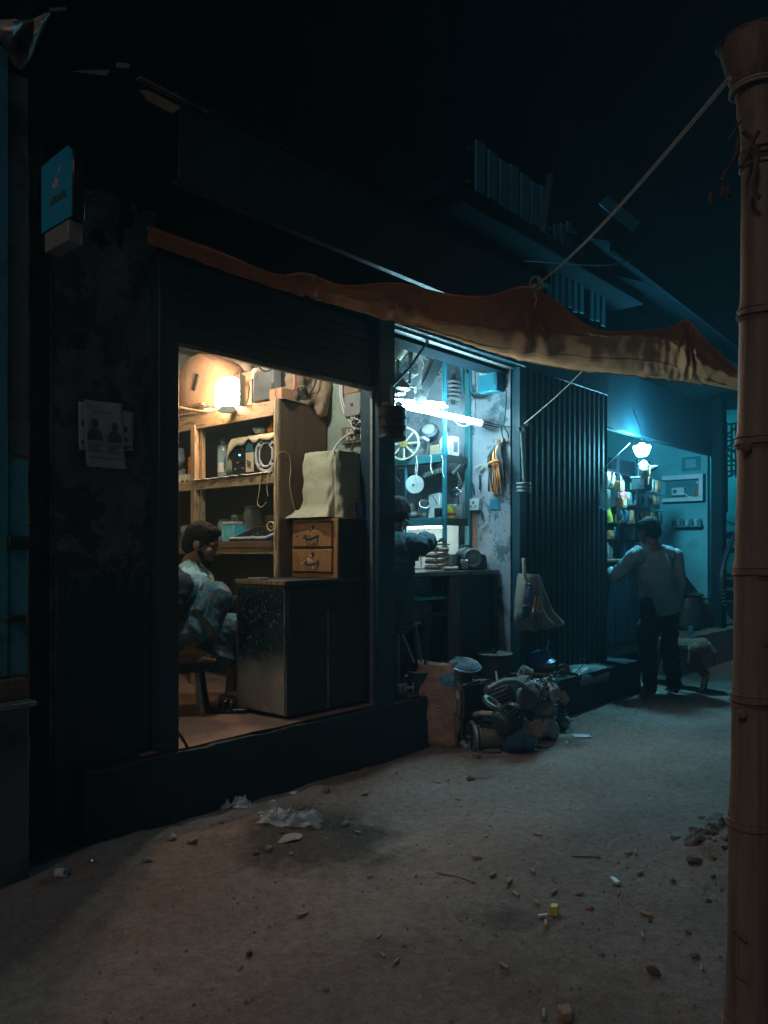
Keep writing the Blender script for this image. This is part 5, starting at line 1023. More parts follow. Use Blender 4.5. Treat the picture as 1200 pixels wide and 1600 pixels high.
for k, (u0, v0, u1, v1, r) in enumerate(((706, 742, 720, 726, .016), (712, 735, 722, 760, .014), (706, 768, 722, 756, .012), (712, 775, 724, 764, .014), (716, 752, 716, 790, .008))): MB().tube([at(u0, v0, y=3.76), at(u1, v1, y=3.75)], [r, r * .7], 9).build('clamp', M['bell_grey' if k % 2 else 'iron_dark'], cw_)
for k in range(3): MB().ball(at(714 + 3 * k, 763 + 3 * k, y=3.735), .010, 8).build('nut', M['steel'], cw_)
# right wall fittings (x = 5.37)
def wall_pt(u, v, d=.0): return at(u, v, x=WR - d)
t, y0, y1, z0, z1 = box_thing('control_box', 'dark teal control box with pale label high on the right wall', 'control box', 746, 776, 556, 610, WR - .12, .118, M['pipe_blue'], bevel=.008)
MB().bb(WR - .124, WR - .121, y0 + .10, y1 - .02, z1 - .15, z1 - .09).build('label_plate', M['cream_metal'], t); MB().bb(WR - .126, WR - .121, y0 + .015, y0 + .03, z0 + .05, z1 - .05).build('hinge', M['shelf_teal'], t)
for k in range(1): pass
t = thing('insulator_stack', 'stack of pale ribbed insulator discs on the wall beside the blue pipe', 'insulator', at(707, 628, x=WR - .12))
for k in range(5): MB().lathe([(.04, -.008), (.062, -.006), (.062, .006), (.04, .008)], at(708, 598 + 6.5 * k, x=WR - .12), (.05, 0, 1), 22).build('disc', M['bell_grey'], t)
MB().cyl(at(708, 585, x=WR - .12), at(708, 632, x=WR - .12), .018).build('core', M['iron_dark'], t); MB().bar(at(708, 586, x=WR - .12), at(708, 586, x=WR), .02, .02).build('arm', M['iron_dark'], t)
t = thing('wall_conduit', 'dark conduits running down the right wall and looping under the control box', 'conduit', at(733, 628, x=WR - .03))
for k, u in enumerate((722, 728, 735)): MB().tube([wall_pt(u, 540, .03), wall_pt(u, 600, .03), wall_pt(u + 4, 614, .03)], .012, 8).build('pipe', M['shelf_teal' if k % 2 else 'pipe_blue'], t)
MB().tube(catmull([wall_pt(735, 612, .03), wall_pt(742, 621, .03), wall_pt(756, 622, .03), wall_pt(768, 616, .03), wall_pt(774, 600, .03), wall_pt(775, 590, .03)], 5), .011, 8).build('pipe', M['iron_dark'], t)
MB().tube(catmull([wall_pt(706, 545, .05), wall_pt(716, 560, .04), wall_pt(726, 562, .04), wall_pt(734, 556, .04)], 5), .005, 6).build('pipe', M['wire_white'], t)
MB().tube(catmull([wall_pt(729, 680, .02), wall_pt(727, 720, .02), wall_pt(731, 770, .02), wall_pt(733, 860, .02)], 5), .010, 7).build('pipe', M['iron_dark'], t)
t = thing('wall_board', 'pale wooden board fixed on the wall beside the conduits', 'board', wall_pt(741, 600)); MB().bb(WR - .02, WR - .002, wall_pt(744, 600).y, wall_pt(738, 600).y, 2.52, 2.95).build('board', M['wall_white'], t)
# cable hank and copper bundle
kh = wall_pt(787, 668, .03)
hk_ = thing('wire_knot', 'black twisted wires tied to a nail at the end of the tube', 'wire', kh)
for k, P in enumerate(([(752, 657), (765, 661), (778, 664), (787, 665)], [(750, 664), (765, 671), (778, 668), (787, 665)], [(787, 665), (790, 640), (791, 610)], [(783, 668), (785, 680), (787, 688)], [(787, 666), (793, 676), (795, 684)], [(786, 666), (797, 667), (800, 667)])): MB().tube(catmull([wall_pt(u, v, .04 + .004 * k) for u, v in P], 4), .005, 6).build('wire', M['wire_black'], hk_)
cb = thing('copper_bundle', 'hank of orange copper wire hanging on the right wall', 'wire bundle', wall_pt(776, 775, .05))
random.seed(3)
for k in range(34):
    u0 = 783 + random.uniform(-3, 3); u1 = 768 + 20 * (k / 33) + random.uniform(-2, 2); L_ = random.uniform(742, 776)
    m = 'copper' if 4 < k < 24 and k % 6 else 'wire_black'
    MB().tube(catmull([wall_pt(u0 - 1, 686, .03), wall_pt((u0 * .45 + u1 * .55) - 6, 704, .05 + random.uniform(0, .03)), wall_pt(u1 - 3, 724, .06 + random.uniform(0, .03)), wall_pt(u1, (L_ + 724) / 2, .06 + random.uniform(0, .02)), wall_pt(u1 + random.uniform(-3, 3), L_, .05)], 4), .0042, 5).build('strand', M[m], cb)
for k in range(7): MB().tube(catmull([wall_pt(785, 686, .03), wall_pt(774 - k, 698 + k, .06), wall_pt(766 - .6 * k, 722, .07), wall_pt(764 + k, 745 + 3 * k, .06), wall_pt(763 + 2 * k, 768, .05)], 4), .0055, 6).build('strand', M['copper' if k in (2, 3) else 'wire_black'], cb)
MB().torus(wall_pt(774, 725, .065), (.2, .3, 1), .055, .012, 20, 7).build('tie', M['copper'], cb)
MB().tube([wall_pt(784, 688, .05), wall_pt(788, 688, .03)], .02, 8).build('tie', M['card_red'], cb)
t, y0, y1, z0, z1 = box_thing('wall_socket', 'white socket box on the patchy right wall', 'socket', 731, 748, 779, 797, WR - .045, .043, M['white_plastic'], bevel=.004)
yc = (y0 + y1) / 2; MB().ball((WR - .046, yc, z0 + .065), (.003, .012, .012), 10).bb(WR - .048, WR - .044, yc - .03, yc - .018, z0 + .025, z0 + .04).bb(WR - .048, WR - .044, yc + .018, yc + .03, z0 + .025, z0 + .04).build('hole', M['ink'], t)
t = thing('orange_flex', 'pair of orange wires running down from the wall socket', 'wire', wall_pt(741, 855, .01))
for k in range(2): MB().tube([wall_pt(739.5 + 3 * k, 798, .012), wall_pt(740 + 3 * k, 826, .012), wall_pt(740.5 + 3 * k, 858, .012)], .005, 6).build('wire', M['copper'], t)
t = thing('blue_sticker', 'teal sticker with a dark foot on the right wall', 'sticker', wall_pt(773, 797)); MB().bb(WR - .006, WR - .002, wall_pt(781, 790).y, wall_pt(766, 790).y, wall_pt(773, 796).z, wall_pt(773, 780).z).build('sheet', M['pipe_blue'], t)
for k, (P, lab) in enumerate((([(742, 731), (752, 727), (755, 731), (748, 736)], 'bent pale wire hook near the copper hank'), ([(749, 742), (750, 755), (749, 765)], 'dark chisel hanging left of the copper hank'), ([(738, 755), (740, 765), (741, 774)], 'thin dark rod above the wall socket'), ([(750, 826), (756, 823), (761, 817)], 'pale bent handle on the wall below the sticker'), ([(753, 800), (754, 812)], 'short dark nail bar below the wall socket'))):
    tag(MB().tube(catmull([wall_pt(u, v, .02) for u, v in P], 4), .008, 6).build('wall_tool', M['iron_dark' if k in (1, 2, 4) else 'cream_metal']), lab, 'tool')
q = MB(); random.seed(9)
for k in range(30): q.ball(wall_pt(random.uniform(742, 796), random.uniform(795, 888), .001), (.002, random.uniform(.002, .009), random.uniform(.003, .014)), 7)
q.jitter(.006, 60)
q.build('chipped_patch', M['ink_soft'], bld)
# bench
bn = thing('work_bench', 'dark work bench loaded with motor parts in the second shop', 'bench', (4.75, 3.75, .4))
MB().bb(4.12, 5.36, 3.50, 4.10, 1.205, 1.240).jitter(.003, 6).build('top', M['wood_dark'], bn, bevel=.004)
MB().bb(4.12, 5.36, 3.492, 3.499, 1.21, 1.238).build('edge', M['steel_dull'], bn)
MB().bb(4.86, 5.34, 3.56, 3.58, .42, 1.20).build('front_panel', M['navy_paint'], bn)
MB().bb(4.72, 4.86, 3.53, 3.555, .405, 1.20).jitter(.004, 7).build('plank_leg', M['wood_old'], bn, bevel=.003)
MB().bb(4.14, 4.19, 3.54, 3.59, .405, 1.20).build('leg', M['wood_dark'], bn); MB().bb(5.30, 5.35, 3.505, 3.55, .405, 1.20).build('leg', M['wood_dark'], bn)
MB().bb(4.14, 5.33, 3.9, 3.93, .42, 1.20).build('back_panel', M['wood_dark'], bn)
MB().bb(4.20, 4.72, 3.56, 3.9, 1.05 - .02, 1.05).build('tray_shelf', M['cyan_plastic'], bn)
MB().bb(4.20, 4.72, 3.895, 3.899, 1.05, 1.19).build('tray_back', M['wall_teal'], bn); MB().bb(4.545, 4.555, 3.57, 3.9, 1.05, 1.19).build('divider', M['wood_dark'], bn)
MB().bb(4.20, 4.72, 3.56, 3.58, .90, .93).build('rail', M['wood_dark'], bn)
tl = thing('bench_strip_light', 'short strip light glowing under the lower pipe shelf above the bench', 'strip light', (5.02, 4.1, 1.60)); MB().bb(5.015, 5.045, 3.86, 4.5, 1.585, 1.60).build('diffuser', M['glow_bench'], tl); MB().bb(5.01, 5.05, 3.85, 4.51, 1.6005, 1.632).build('fitting', M['white_plastic'], tl)
t = thing('white_backboard', 'white board behind the bench glaring in the strip light', 'board', (5.34, 4.3, 1.24)); MB().bb(5.30, 5.315, 3.87, 4.75, 1.241, 1.62).build('board', M['white_plastic'], t)
MB().bb(5.29, 5.298, 4.43, 4.5, 1.34, 1.40).build('sticker', M['yellow_plastic'], t)
t = thing('added_tray_lamp', 'small unseen cyan lamp added in the tray under the bench', 'lamp', (4.5, 3.85, 1.15)); MB().ball((4.40, 3.86, 1.16), .02, 10).build('bulb', M['glow_small'], t); MB().bb(4.39, 4.41, 3.875, 3.894, 1.15, 1.17).build('holder', M['white_plastic'], t)  # unseen lamp added to light the tray cyan
ZBn = 1.241
cs = thing('coil_stack', 'stack of pale orange wound motor coils on the bench', 'coil', (4.55, 3.68, ZBn)); cc = at(682, 880, y=3.66); cx, cy = cc.x, 3.66
for k in range(4):
    q = MB(); hw_, hd = .075, .055
    pts = [Vector((cx + hw_ * math.copysign(abs(math.cos(a)) ** .45, math.cos(a)) + .004 * (k % 2), cy + hd * math.copysign(abs(math.sin(a)) ** .45, math.sin(a)), ZBn + .028 + .046 * k)) for a in [2 * math.pi * i / 32 for i in range(33)]]
    q.tube(pts, .019, 8); q.build('coil', M['coil_pale'], cs)
    for s in (-1, 1): MB().torus((cx + s * .066, cy - .05, ZBn + .028 + .046 * k), (1, 0, 0), .021, .004, 14, 6).build('binding', M['copper'], cs)
MB().bb(cx - .085, cx + .085, cy - .065, cy + .06, ZBn + .198, ZBn + .21).jitter(.004, 12).build('top_plate', M['cream_metal'], cs)
for k in range(3): MB().tube(catmull([(cx - .08, cy - .03 * k, ZBn + .21), (cx, cy - .05, ZBn + .23 + .01 * k), (cx + .09, cy - .02, ZBn + .215), (cx + .12, cy - .02, ZBn + .15)], 5), .005, 6).build('lead', M['wire_white' if k % 2 else 'wire_black'], cs)
t = MB().cyl((cx - .05, cy - .10, ZBn + .018), (cx + .14, cy - .09, ZBn + .018), .016, n=12).build('pale_rod', M['coil_pale']); tag(t, 'pale tube lying in front of the coil stack on the bench', 'rod')
cn = at(708, 878, y=3.70); t = thing('grey_canister', 'blue-grey metal canister beside the coil stack', 'canister', (cn.x, 3.70, ZBn)); MB().lathe([(.048, 0), (.05, .005), (.05, .125), (.046, .13), (.046, .12)], (cn.x, 3.70, ZBn), (0, 0, 1), 24).build('body', M['steel_dull'], t); MB().torus((cn.x, 3.70, ZBn + .127), (0, 0, 1), .049, .003, 24, 6).build('rim', M['steel'], t)
mo_ = thing('bench_motor', 'black finned electric motor with round end face on the bench', 'motor', (5.0, 3.64, ZBn)); mc = at(737, 872, y=3.58); max_ = Vector((-.55, -.83, 0)).normalized()
MB().lathe([(.02, -.02), (.07, -.02), (.082, -.01), (.082, .16), (.06, .18)], mc + Vector((0, 0, .0)), -max_, 28).build('body', M['iron_dark'], mo_)
MB().lathe([(.036, 0), (.075, .004), (.08, .012), (.07, .018), (.05, .014)], mc + max_ * .012, max_, 28).build('end_face', M['steel_dull'], mo_); MB().lathe([(.0, .018), (.035, .016), (.036, .006)], mc + max_ * .012, max_, 24).build('hub', M['steel'], mo_)
for k in range(10):
    q = mc - max_ * (.03 + .013 * k); MB().torus(q, max_, .086, .0035, 28, 5).build('fin', M['iron_dark'], mo_)
MB().bb(mc.x - .03, mc.x + .09, 3.58, 3.72, ZBn, ZBn + .025).build('foot', M['iron_dark'], mo_); MB().box((mc.x + .07, 3.70, mc.z + .09), (.06, .06, .035)).build('terminal_box', M['iron_dark'], mo_, bevel=.004)
t = thing('iron_casting', 'dull dark casting at the right end of the bench', 'casting', (5.28, 3.68, ZBn)); MB().poly([(5.17, 3.60, ZBn), (5.35, 3.60, ZBn), (5.33, 3.60, ZBn + .12), (5.25, 3.60, ZBn + .135), (5.19, 3.60, ZBn + .11)], (0, 1, 0), .16).build('body', M['iron_dark'], t, bevel=.012)
t = thing('spring_coil', 'pale spring lying beside the bench motor', 'spring', (mc.x - .10, 3.55, ZBn)); MB().tube([(mc.x - .11 + .012 * math.cos(k), 3.54 + .0018 * k, ZBn + .05 + .035 * math.sin(k)) for k in [i * .7 for i in range(50)]], .004, 5).build('coil', M['steel'], t)
tlp = thing('tool_pile', 'black heap of tools and cables at the left end of the bench', 'tools', (4.3, 3.65, ZBn)); random.seed(12)
for k in range(9):
    a = Vector((4.16 + random.uniform(0, .25), 3.55 + random.uniform(0, .15), ZBn + .02 + .012 * k)); b = a + Vector((random.uniform(.05, .16), random.uniform(-.04, .05), random.uniform(-.01, .015))); MB().tube([a, (a + b) / 2 + Vector((0, 0, .012)), b], random.uniform(.010, .02), 8).build('tool', M['iron_dark' if k % 4 else 'steel'], tlp)
MB().torus((4.30, 3.6, ZBn + .11), (.3, -.6, .8), .05, .007, 22, 6).build('cable', M['wire_white'], tlp)
# floor-level things of shop two
def stool(label, x, y, z, h, m, r=.15):
    t = thing('stool', label, 'stool', (x, y, z)); MB().box((x, y, z + h), (2 * r, 2 * r, .022), .2).build('seat', M[m], t, bevel=.006)
    for sx_ in (-1, 1):
        for sy_ in (-1, 1): MB().bar((x + sx_ * r * .7, y + sy_ * r * .7, z + h - .01), (x + sx_ * r * 1.05, y + sy_ * r * 1.05, z), .028, .028).build('leg', M['steel_dull'], t)
    return t
stool('low grey-topped stool under the worker', 4.19, 3.62, .405, .47, 'cream_metal', .14)
t = thing('iron_bucket', 'small dark bucket of tools at the plinth edge behind the sack', 'bucket', (4.28, 3.40, .39)); c = at(655, 1060, y=3.40); MB().lathe([(.06, 0), (.085, .16), (.08, .16), (.056, .01)], (c.x, 3.40, .395), (0, 0, 1), 22, caps=False).build('body', M['iron_dark'], t); MB().torus((c.x, 3.40, .555), (0, 0, 1), .085, .005, 24, 6).build('rim', M['steel_dull'], t)
MB().bar((c.x - .06, 3.40, .62), (c.x - .16, 3.42, .82), .022, .012).build('saw_blade', M['steel'], t); MB().bar((c.x + .02, 3.40, .45), (c.x + .05, 3.38, .64), .014, .014).build('rod', M['iron_dark'], t); MB().bar((c.x + .06, 3.36, .40), (c.x + .10, 3.35, .55), .012, .012).build('rod', M['steel_dull'], t)
t = thing('steel_pan', 'black pan with shiny rim on the shop floor', 'pan', (4.75, 3.46, .4)); c = at(714, 1012, y=3.44); MB().lathe([(.10, 0), (.115, .02), (.115, .15), (.108, .15), (.095, .02)], (c.x, 3.44, .40), (0, 0, 1), 26).build('body', M['iron_dark'], t); MB().torus((c.x, 3.44, .55), (0, 0, 1), .113, .005, 28, 6).build('rim', M['steel'], t); MB().cyl((c.x, 3.44, .57), (c.x, 3.44, .60), .02, .014).build('knob', M['steel_dull'], t)
t = thing('plate_drum', 'black drum topped by a wide pale plate under the bench', 'drum', (5.1, 3.42, .4)); c = at(772, 1010, y=3.40); MB().lathe([(.12, 0), (.13, .01), (.13, .16), (.12, .17)], (c.x, 3.40, .40), (0, 0, 1), 26).build('body', M['iron_dark'], t); MB().lathe([(.03, .172), (.145, .175), (.15, .185), (.14, .188), (.03, .18)], (c.x, 3.40, .40), (0, 0, 1), 30).build('plate', M['steel_dull'], t); MB().cyl((c.x, 3.40, .58), (c.x, 3.40, .62), .02, .016).build('spindle', M['iron_dark'], t)
t = thing('iron_plate', 'flat grey plate lying on the plinth before the bench', 'plate', (4.9, 3.38, .39)); MB().box((4.72, 3.37, .405), (.26, .10, .02), .15).build('body', M['steel_dull'], t, bevel=.003)
t = thing('small_vise', 'small dark vise at the plinth edge left of the sack', 'vise', (3.98, 3.36, .39)); MB().bb(3.88, 3.99, 3.33, 3.40, .392, .44).build('base', M['iron_dark'], t, bevel=.006); MB().bb(3.90, 3.94, 3.34, 3.39, .44, .50).bb(3.955, 3.985, 3.34, 3.39, .44, .50).build('jaw', M['steel_dull'], t, bevel=.004); MB().cyl((3.985, 3.365, .465), (4.06, 3.34, .465), .008).build('screw', M['steel'], t); MB().cyl((4.05, 3.34, .43), (4.05, 3.34, .50), .005).build('handle', M['steel'], t)
# ================================================================== JUNK HEAP IN FRONT OF SHOP TWO
IR = Vector((.665, -.747, 0)); IV = Vector((.747, .665, 0))            # across / away directions used to turn things
def gp(u, v, dz=0): p = at(u, v, z=0.0); p.z = gz(p.x, p.y) + dz; return p
# sack
sc_ = gp(688, 1172); sk = thing('cement_sack', 'upright orange woven sack with a blue label in front of the plinth', 'sack', sc_)
FR = (IR * .93 - IV * .37).normalized() * 1.0; FN = Vector((FR.y, -FR.x, 0)); FN = FN if FN.dot(IV) < 0 else -FN
prof = [(0.0, .112, .085, .02), (.03, .128, .10, .015), (.10, .138, .11, .01), (.18, .152, .115, 0), (.30, .166, .12, -.005), (.42, .166, .110, -.012), (.50, .158, .095, -.018), (.545, .150, .080, -.02), (.575, .144, .065, -.02)]
def sack_pt(a, zf, off=0.0):
    import bisect
    zs = [q[0] for q in prof]; i = min(max(bisect.bisect(zs, zf) - 1, 0), len(prof) - 2); t = (zf - zs[i]) / (zs[i + 1] - zs[i]); t = max(0, min(1, t))
    w, d, s = [prof[i][k] * (1 - t) + prof[i + 1][k] * t for k in (1, 2, 3)]
    ca, sa = math.cos(a), math.sin(a); e = .55
    x = w * math.copysign(abs(ca) ** e, ca) + s; y = d * math.copysign(abs(sa) ** e, sa)
    n = mn.noise(Vector((a * 1.3, zf * 9, 2))) * .020 + (abs(mn.noise(Vector((a * 2.0, zf * 11, 5)))) - .25) * .022 + mn.noise(Vector((a * 6, zf * 40, 5))) * .003 - .012 * math.exp(-((zf - .19 - .05 * math.sin(a * 2)) / .02) ** 2)
    r = 1 + n / .15
    return sc_ + FR * x * r + FN * y * r + FN * off + Vector((0, 0, zf + .012 * math.sin(a * 2 + 1) * sm(.45, .57, zf)))
q = MB(); rows = []
for j in range(60):
    zf = .575 * j / 59; rows.append([sack_pt(2 * math.pi * i / 72, zf) for i in range(73)])
q.grid(rows); q.grid([[sc_ + (p - sc_) * 1.0 * k if False else p.lerp(sc_ + Vector((0, 0, .52)) - FR * .02, k) for p in rows[-1]] for k in (0, .12, .35, .8, 1)]); q.grid([[p.lerp(sc_, k) for p in rows[0]] for k in (1, .5, 0)])
sk_bag = q.build('bag', M['sack_orange'], sk, smooth=180)
def decal(a0, a1, z0, z1, off, m, name):
    g = MB(); g.grid([[sack_pt(a0 + (a1 - a0) * i / 12, z0 + (z1 - z0) * j / 8, off) for i in range(13)] for j in range(9)]); return g.build(name, m, sk_bag, smooth=180)
A = lambda f: math.pi / 2 - f                                            # f>0 = towards the right of the sack front
decal(A(.10), A(1.25), .43, .515, .004, M['label_blue'], 'label')
decal(A(.95), A(1.3), .345, .395, .004, M['white_plastic'], 'code_label')
def stroke(P, w, m, name, off=.007):
    g = MB(); g.tube([sack_pt(A(f), z, off) for f, z in P], w, 5); return g.build(name, m, sk_bag)
for P in ([(.34, .502), (.24, .505), (.20, .49), (.30, .482), (.33, .468), (.22, .46)], [(.40, .495), (.42, .47), (.46, .468)], [(.50, .485), (.56, .485)], [(.60, .498), (.68, .502), (.70, .488), (.62, .472), (.74, .470)], [(.80, .496), (.78, .472)]): stroke(P, .0035, M['white_plastic'], 'lettering')
for k in range(3): stroke([(.62 + .02 * k, .452 - .008 * k), (1.18, .448 - .008 * k)], .0016, M['print_pale'], 'lettering')
random.seed(17)
for (f0, z0, z1) in ((-.05, .34, .44), (.02, .18, .30), (.12, .14, .20)):
    z = z1
    while z > z0:
        stroke([(f0 - .07, z), (f0 + .02, z - .004), (f0 + .08, z - .010 * random.random()), (f0 + .03, z - .014), (f0 - .05, z - .016)], .003, M['print_pale'], 'lettering', .005); z -= .026
for f in (-.42, -.50, -.34): stroke([(f, .50), (f + .02, .38), (f + .03, .26), (f + .10, .17)], .0022, M['print_pale'], 'stripe', .004)
# pail with blue disc
pc = gp(741, 1122); pl_ = thing('paint_pail', 'drab greenish pail standing behind the motor beside the sack', 'pail', pc); MB().lathe([(.085, 0), (.092, .02), (.10, .38), (.095, .40)], pc, (.06, -.02, 1), 26).build('body', M['motor_green'], pl_); MB().torus(pc + Vector((.012, 0, .20)), (.06, -.02, 1), .098, .004, 26, 6).build('hoop', M['iron_dark'], pl_)
dc = at(727, 1039, y=3.14); t = thing('fan_guard', 'blue ribbed fan guard lying tilted on the pail and sack', 'fan guard', dc); axd = Vector((-.16, -.28, 1)).normalized(); MB().lathe([(.02, .012), (.09, .008), (.115, 0), (.118, -.006), (.09, 0), (.02, .002)], dc, axd, 30).build('plate', M['tank_blue'], t)
a_ = axd.orthogonal().normalized(); b_ = axd.cross(a_)
for r in (.045, .07, .095): MB().torus(dc + axd * .012, axd, r, .004, 28, 5).build('rib', M['steel_dull'], t)
def motor(label, c, ax, r, L_, m, fins=True, feet=True, pulley=0, open_end=False, mf=None):
    ax = Vector(ax).normalized(); t = thing('electric_motor', label, 'motor', Vector((c.x, c.y, c.z - r)))
    MB().lathe([(r * .3, -L_ / 2 - .02), (r * .8, -L_ / 2 - .015), (r * .96, -L_ / 2), (r * .96, L_ / 2), (r * .8, L_ / 2 + .02), (r * .35, L_ / 2 + .03)] if not open_end else [(r * .3, L_ / 2 + .01), (r * .9, L_ / 2), (r * .97, L_ / 2 - .03), (r * .97, -L_ / 2), (r * .84, -L_ / 2 - .004), (r * .80, -L_ / 2 + .04), (r * .5, L_ / 2 - .05)], c, ax, 30).build('body', M[m], t)
    sd_ = ax.cross(Vector((0, 0, 1))).normalized(); up_ = sd_.cross(ax)
    if fins:
        for k in range(22):
            w = 2 * math.pi * k / 22; d = sd_ * math.cos(w) + up_ * math.sin(w); MB().bar(c + d * r * 1.0 - ax * L_ * .42, c + d * r * 1.0 + ax * L_ * .42, .006, r * .14, d).build('fin', M[mf or m], t)
    if feet:
        for s in (-1, 1): MB().box(c + sd_ * s * r * .75 + Vector((0, 0, -r * .94)), (L_ * .8, r * .5, .02), math.atan2(ax.y, ax.x)).build('foot', M[m], t, bevel=.004)
    if pulley:
        pc_ = c - ax * (L_ / 2 + .05); pu_ = MB().lathe([(pulley * .82, -.012), (pulley, -.014), (pulley * .95, 0), (pulley, .014), (pulley * .82, .012), (pulley * .82, -.012)], pc_, ax, 34, caps=False).build('pulley', M['steel_dull'], t); MB().cyl(pc_ + ax * .05, pc_ - ax * .03, .012).build('shaft', M['steel'], t)
        for k in range(4):
            w = math.pi / 2 * k + .4; d = sd_ * math.cos(w) + up_ * math.sin(w); MB().bar(pc_, pc_ + d * pulley * .86, .02, .014, d.cross(ax)).build('spoke', M['iron_dark'], pu_)
    return t
def gc(u, v, r): p = at(u, v, z=r); p.z = gz(p.x, p.y) + r; return p
m1 = motor('drab motor with belt wheel and finned top nearest the road', gc(764, 1152, .092), (IR * .97 + IV * .2), .088, .16, 'motor_grey', fins=False, pulley=.115)
c1 = gc(764, 1152, .092); 
for k in range(7): MB().bar(c1 + Vector((0, 0, .095 + .012 * 0)) - IR * .07 + IV * (.055 - .018 * k) - Vector((0, 0, .002 * abs(k - 3) ** 2)), c1 + Vector((0, 0, .095)) + IR * .07 + IV * (.055 - .018 * k) - Vector((0, 0, .002 * abs(k - 3) ** 2)), .008, .03).build('fin', M['iron_dark'], m1)
MB().box(c1 + Vector((0, 0, .135)), (.12, .11, .04), math.atan2(IR.y, IR.x)).build('terminal_box', M['tank_blue'], m1, bevel=.006)
MB().tube(catmull([c1 + Vector((0, 0, .15)) - IR * .10, c1 + Vector((0, 0, .175)) - IR * .05 - IV * .06, c1 + Vector((0, 0, .16)) + IR * .06 - IV * .06], 5), .018, 8).build('clamp', M['cream_metal'], m1)
motor('dark motor with pale clamp lying behind the belt-wheel motor', at(793, 1122, y=2.88), IR * .6 + IV * .5 + Vector((0, 0, .3)), .085, .16, 'motor_green', feet=False)
tk = thing('pump_tank', 'dark blue pump tank with a rounded end lying on the road', 'tank', gc(812, 1148, .0)); tc_ = gc(812, 1150, .108); ta_ = (IR * .985 + IV * .12 + Vector((0, 0, -.03))).normalized()
pr = [(.02, -.13), (.085, -.12), (.10, -.10), (.10, .07)] + [(.10 * math.cos(a), .07 + .05 * math.sin(a)) for a in [math.pi / 2 * i / 6 for i in range(1, 7)]]
MB().lathe(pr, tc_, ta_, 32).build('shell', M['tank_blue'], tk); MB().torus(tc_ + ta_ * .0, ta_, .101, .004, 30, 6).build('seam', M['iron_dark'], tk)
MB().bar(tc_ + ta_ * .05 + Vector((0, 0, -.10)), tc_ + ta_ * .05 + Vector((0, 0, -.125)), .05, .02).build('foot', M['iron_dark'], tk); MB().bar(tc_ - ta_ * .09 + Vector((0, 0, .105)), tc_ + ta_ * .01 + Vector((0, 0, .115)), .018, .012).build('bracket', M['steel'], tk); MB().cyl(tc_ - ta_ * .05 + Vector((0, 0, .1)), tc_ - ta_ * .05 + Vector((0, 0, .16)), .018).build('valve', M['steel_dull'], tk)
motor('black open-ended motor housing furthest right in the heap', gc(860, 1118, .11), (IR * .55 + IV * .83), .108, .20, 'iron_dark', fins=True, feet=True, open_end=True)
motor('tilted finned motor under the grey hose in the middle of the heap', at(783, 1085, y=3.05), (IR * .8 - IV * .3 + Vector((0, 0, .4))), .10, .18, 'iron_dark', feet=False, mf='steel_dull')
motor('squat greenish motor cover leaning in the heap', at(817, 1094, y=2.92), (IR * .3 - IV * .8 + Vector((0, 0, .3))), .095, .10, 'motor_green', feet=False, mf='motor_green')
oc_ = gc(860, 1118, .11); oa_ = (IR * .55 + IV * .83).normalized(); cw2 = thing('copper_winding', 'copper winding showing inside the open motor housing', 'winding', oc_)
for k in range(10):
    w = 2 * math.pi * k / 10; sd2 = oa_.cross(Vector((0, 0, 1))).normalized(); d2 = sd2 * math.cos(w) + Vector((0, 0, 1)) * math.sin(w); MB().torus(oc_ - oa_ * .085 + d2 * .066, oa_ * .5 + d2 * .3, .020, .007, 14, 6).build('coil', M['copper'], cw2)
t = MB().tube(catmull([at(762, 1078, y=2.95), at(785, 1066, y=2.92), at(808, 1066, y=2.90), at(834, 1084, y=2.86)], 7), .02, 10).build('grey_hose', M['motor_grey'], smooth=60); tag(t, 'short bent grey hose across the top of the heap', 'hose')
bl = gc(795, 1080, .2) + IV * .05; t = thing('steel_paddle', 'pointed steel fan blade sticking up out of the heap', 'fan blade', bl); MB().poly([at(793, 1098, y=2.98), at(800, 1072, y=3.0), at(818, 1047, y=3.02), at(812, 1066, y=3.0), at(803, 1090, y=2.98)], -IV, .005).build('blade', M['steel'], t)
tg = MB(); cT = at(838, 1082, y=2.93)
for k in range(12): random.seed(60 + k); tg.ball(cT + Vector((random.uniform(-.10, .10), random.uniform(-.09, .09), random.uniform(-.34, .06))), random.uniform(.06, .10), 10)
tg = tg.remeshed(.012, 2).jitter(.03, 11).jitter(.015, 26); defm('wrap_film', (.09, .115, .13), .35, c2=(.16, .19, .21), scale=8, bump=.3, spec=.6)
t = tg.build('wrapped_parts', M['wrap_film'], smooth=40); tag(t, 'crumpled grey plastic wrapping around parts at the back of the heap', 'wrapping')
t = thing('cable_tangle', 'grey and black cables tangled over the wrapped parts', 'cable', cT)
for k in range(9):
    random.seed(90 + k); MB().tube(catmull([cT + Vector((random.uniform(-.14, .12), random.uniform(-.14, -.04), random.uniform(-.05, .13))) for _ in range(5)], 6), random.choice((.005, .007, .010)), 6).build('cable', M[('wire_black', 'steel_dull', 'iron_dark')[k % 3]], t)
t = thing('rag_bundle', 'pale bluish rag hanging off the wrapped parts', 'rag', cT); rg = MB(); rg.ball(cT + IR * .10 - IV * .08 + Vector((0, 0, .02)), (.07, .06, .07), 14); rg.remeshed(.010, 1).jitter(.035, 15).build('cloth', M['cloth_cream' if False else 'steel_dull'], t, smooth=60)
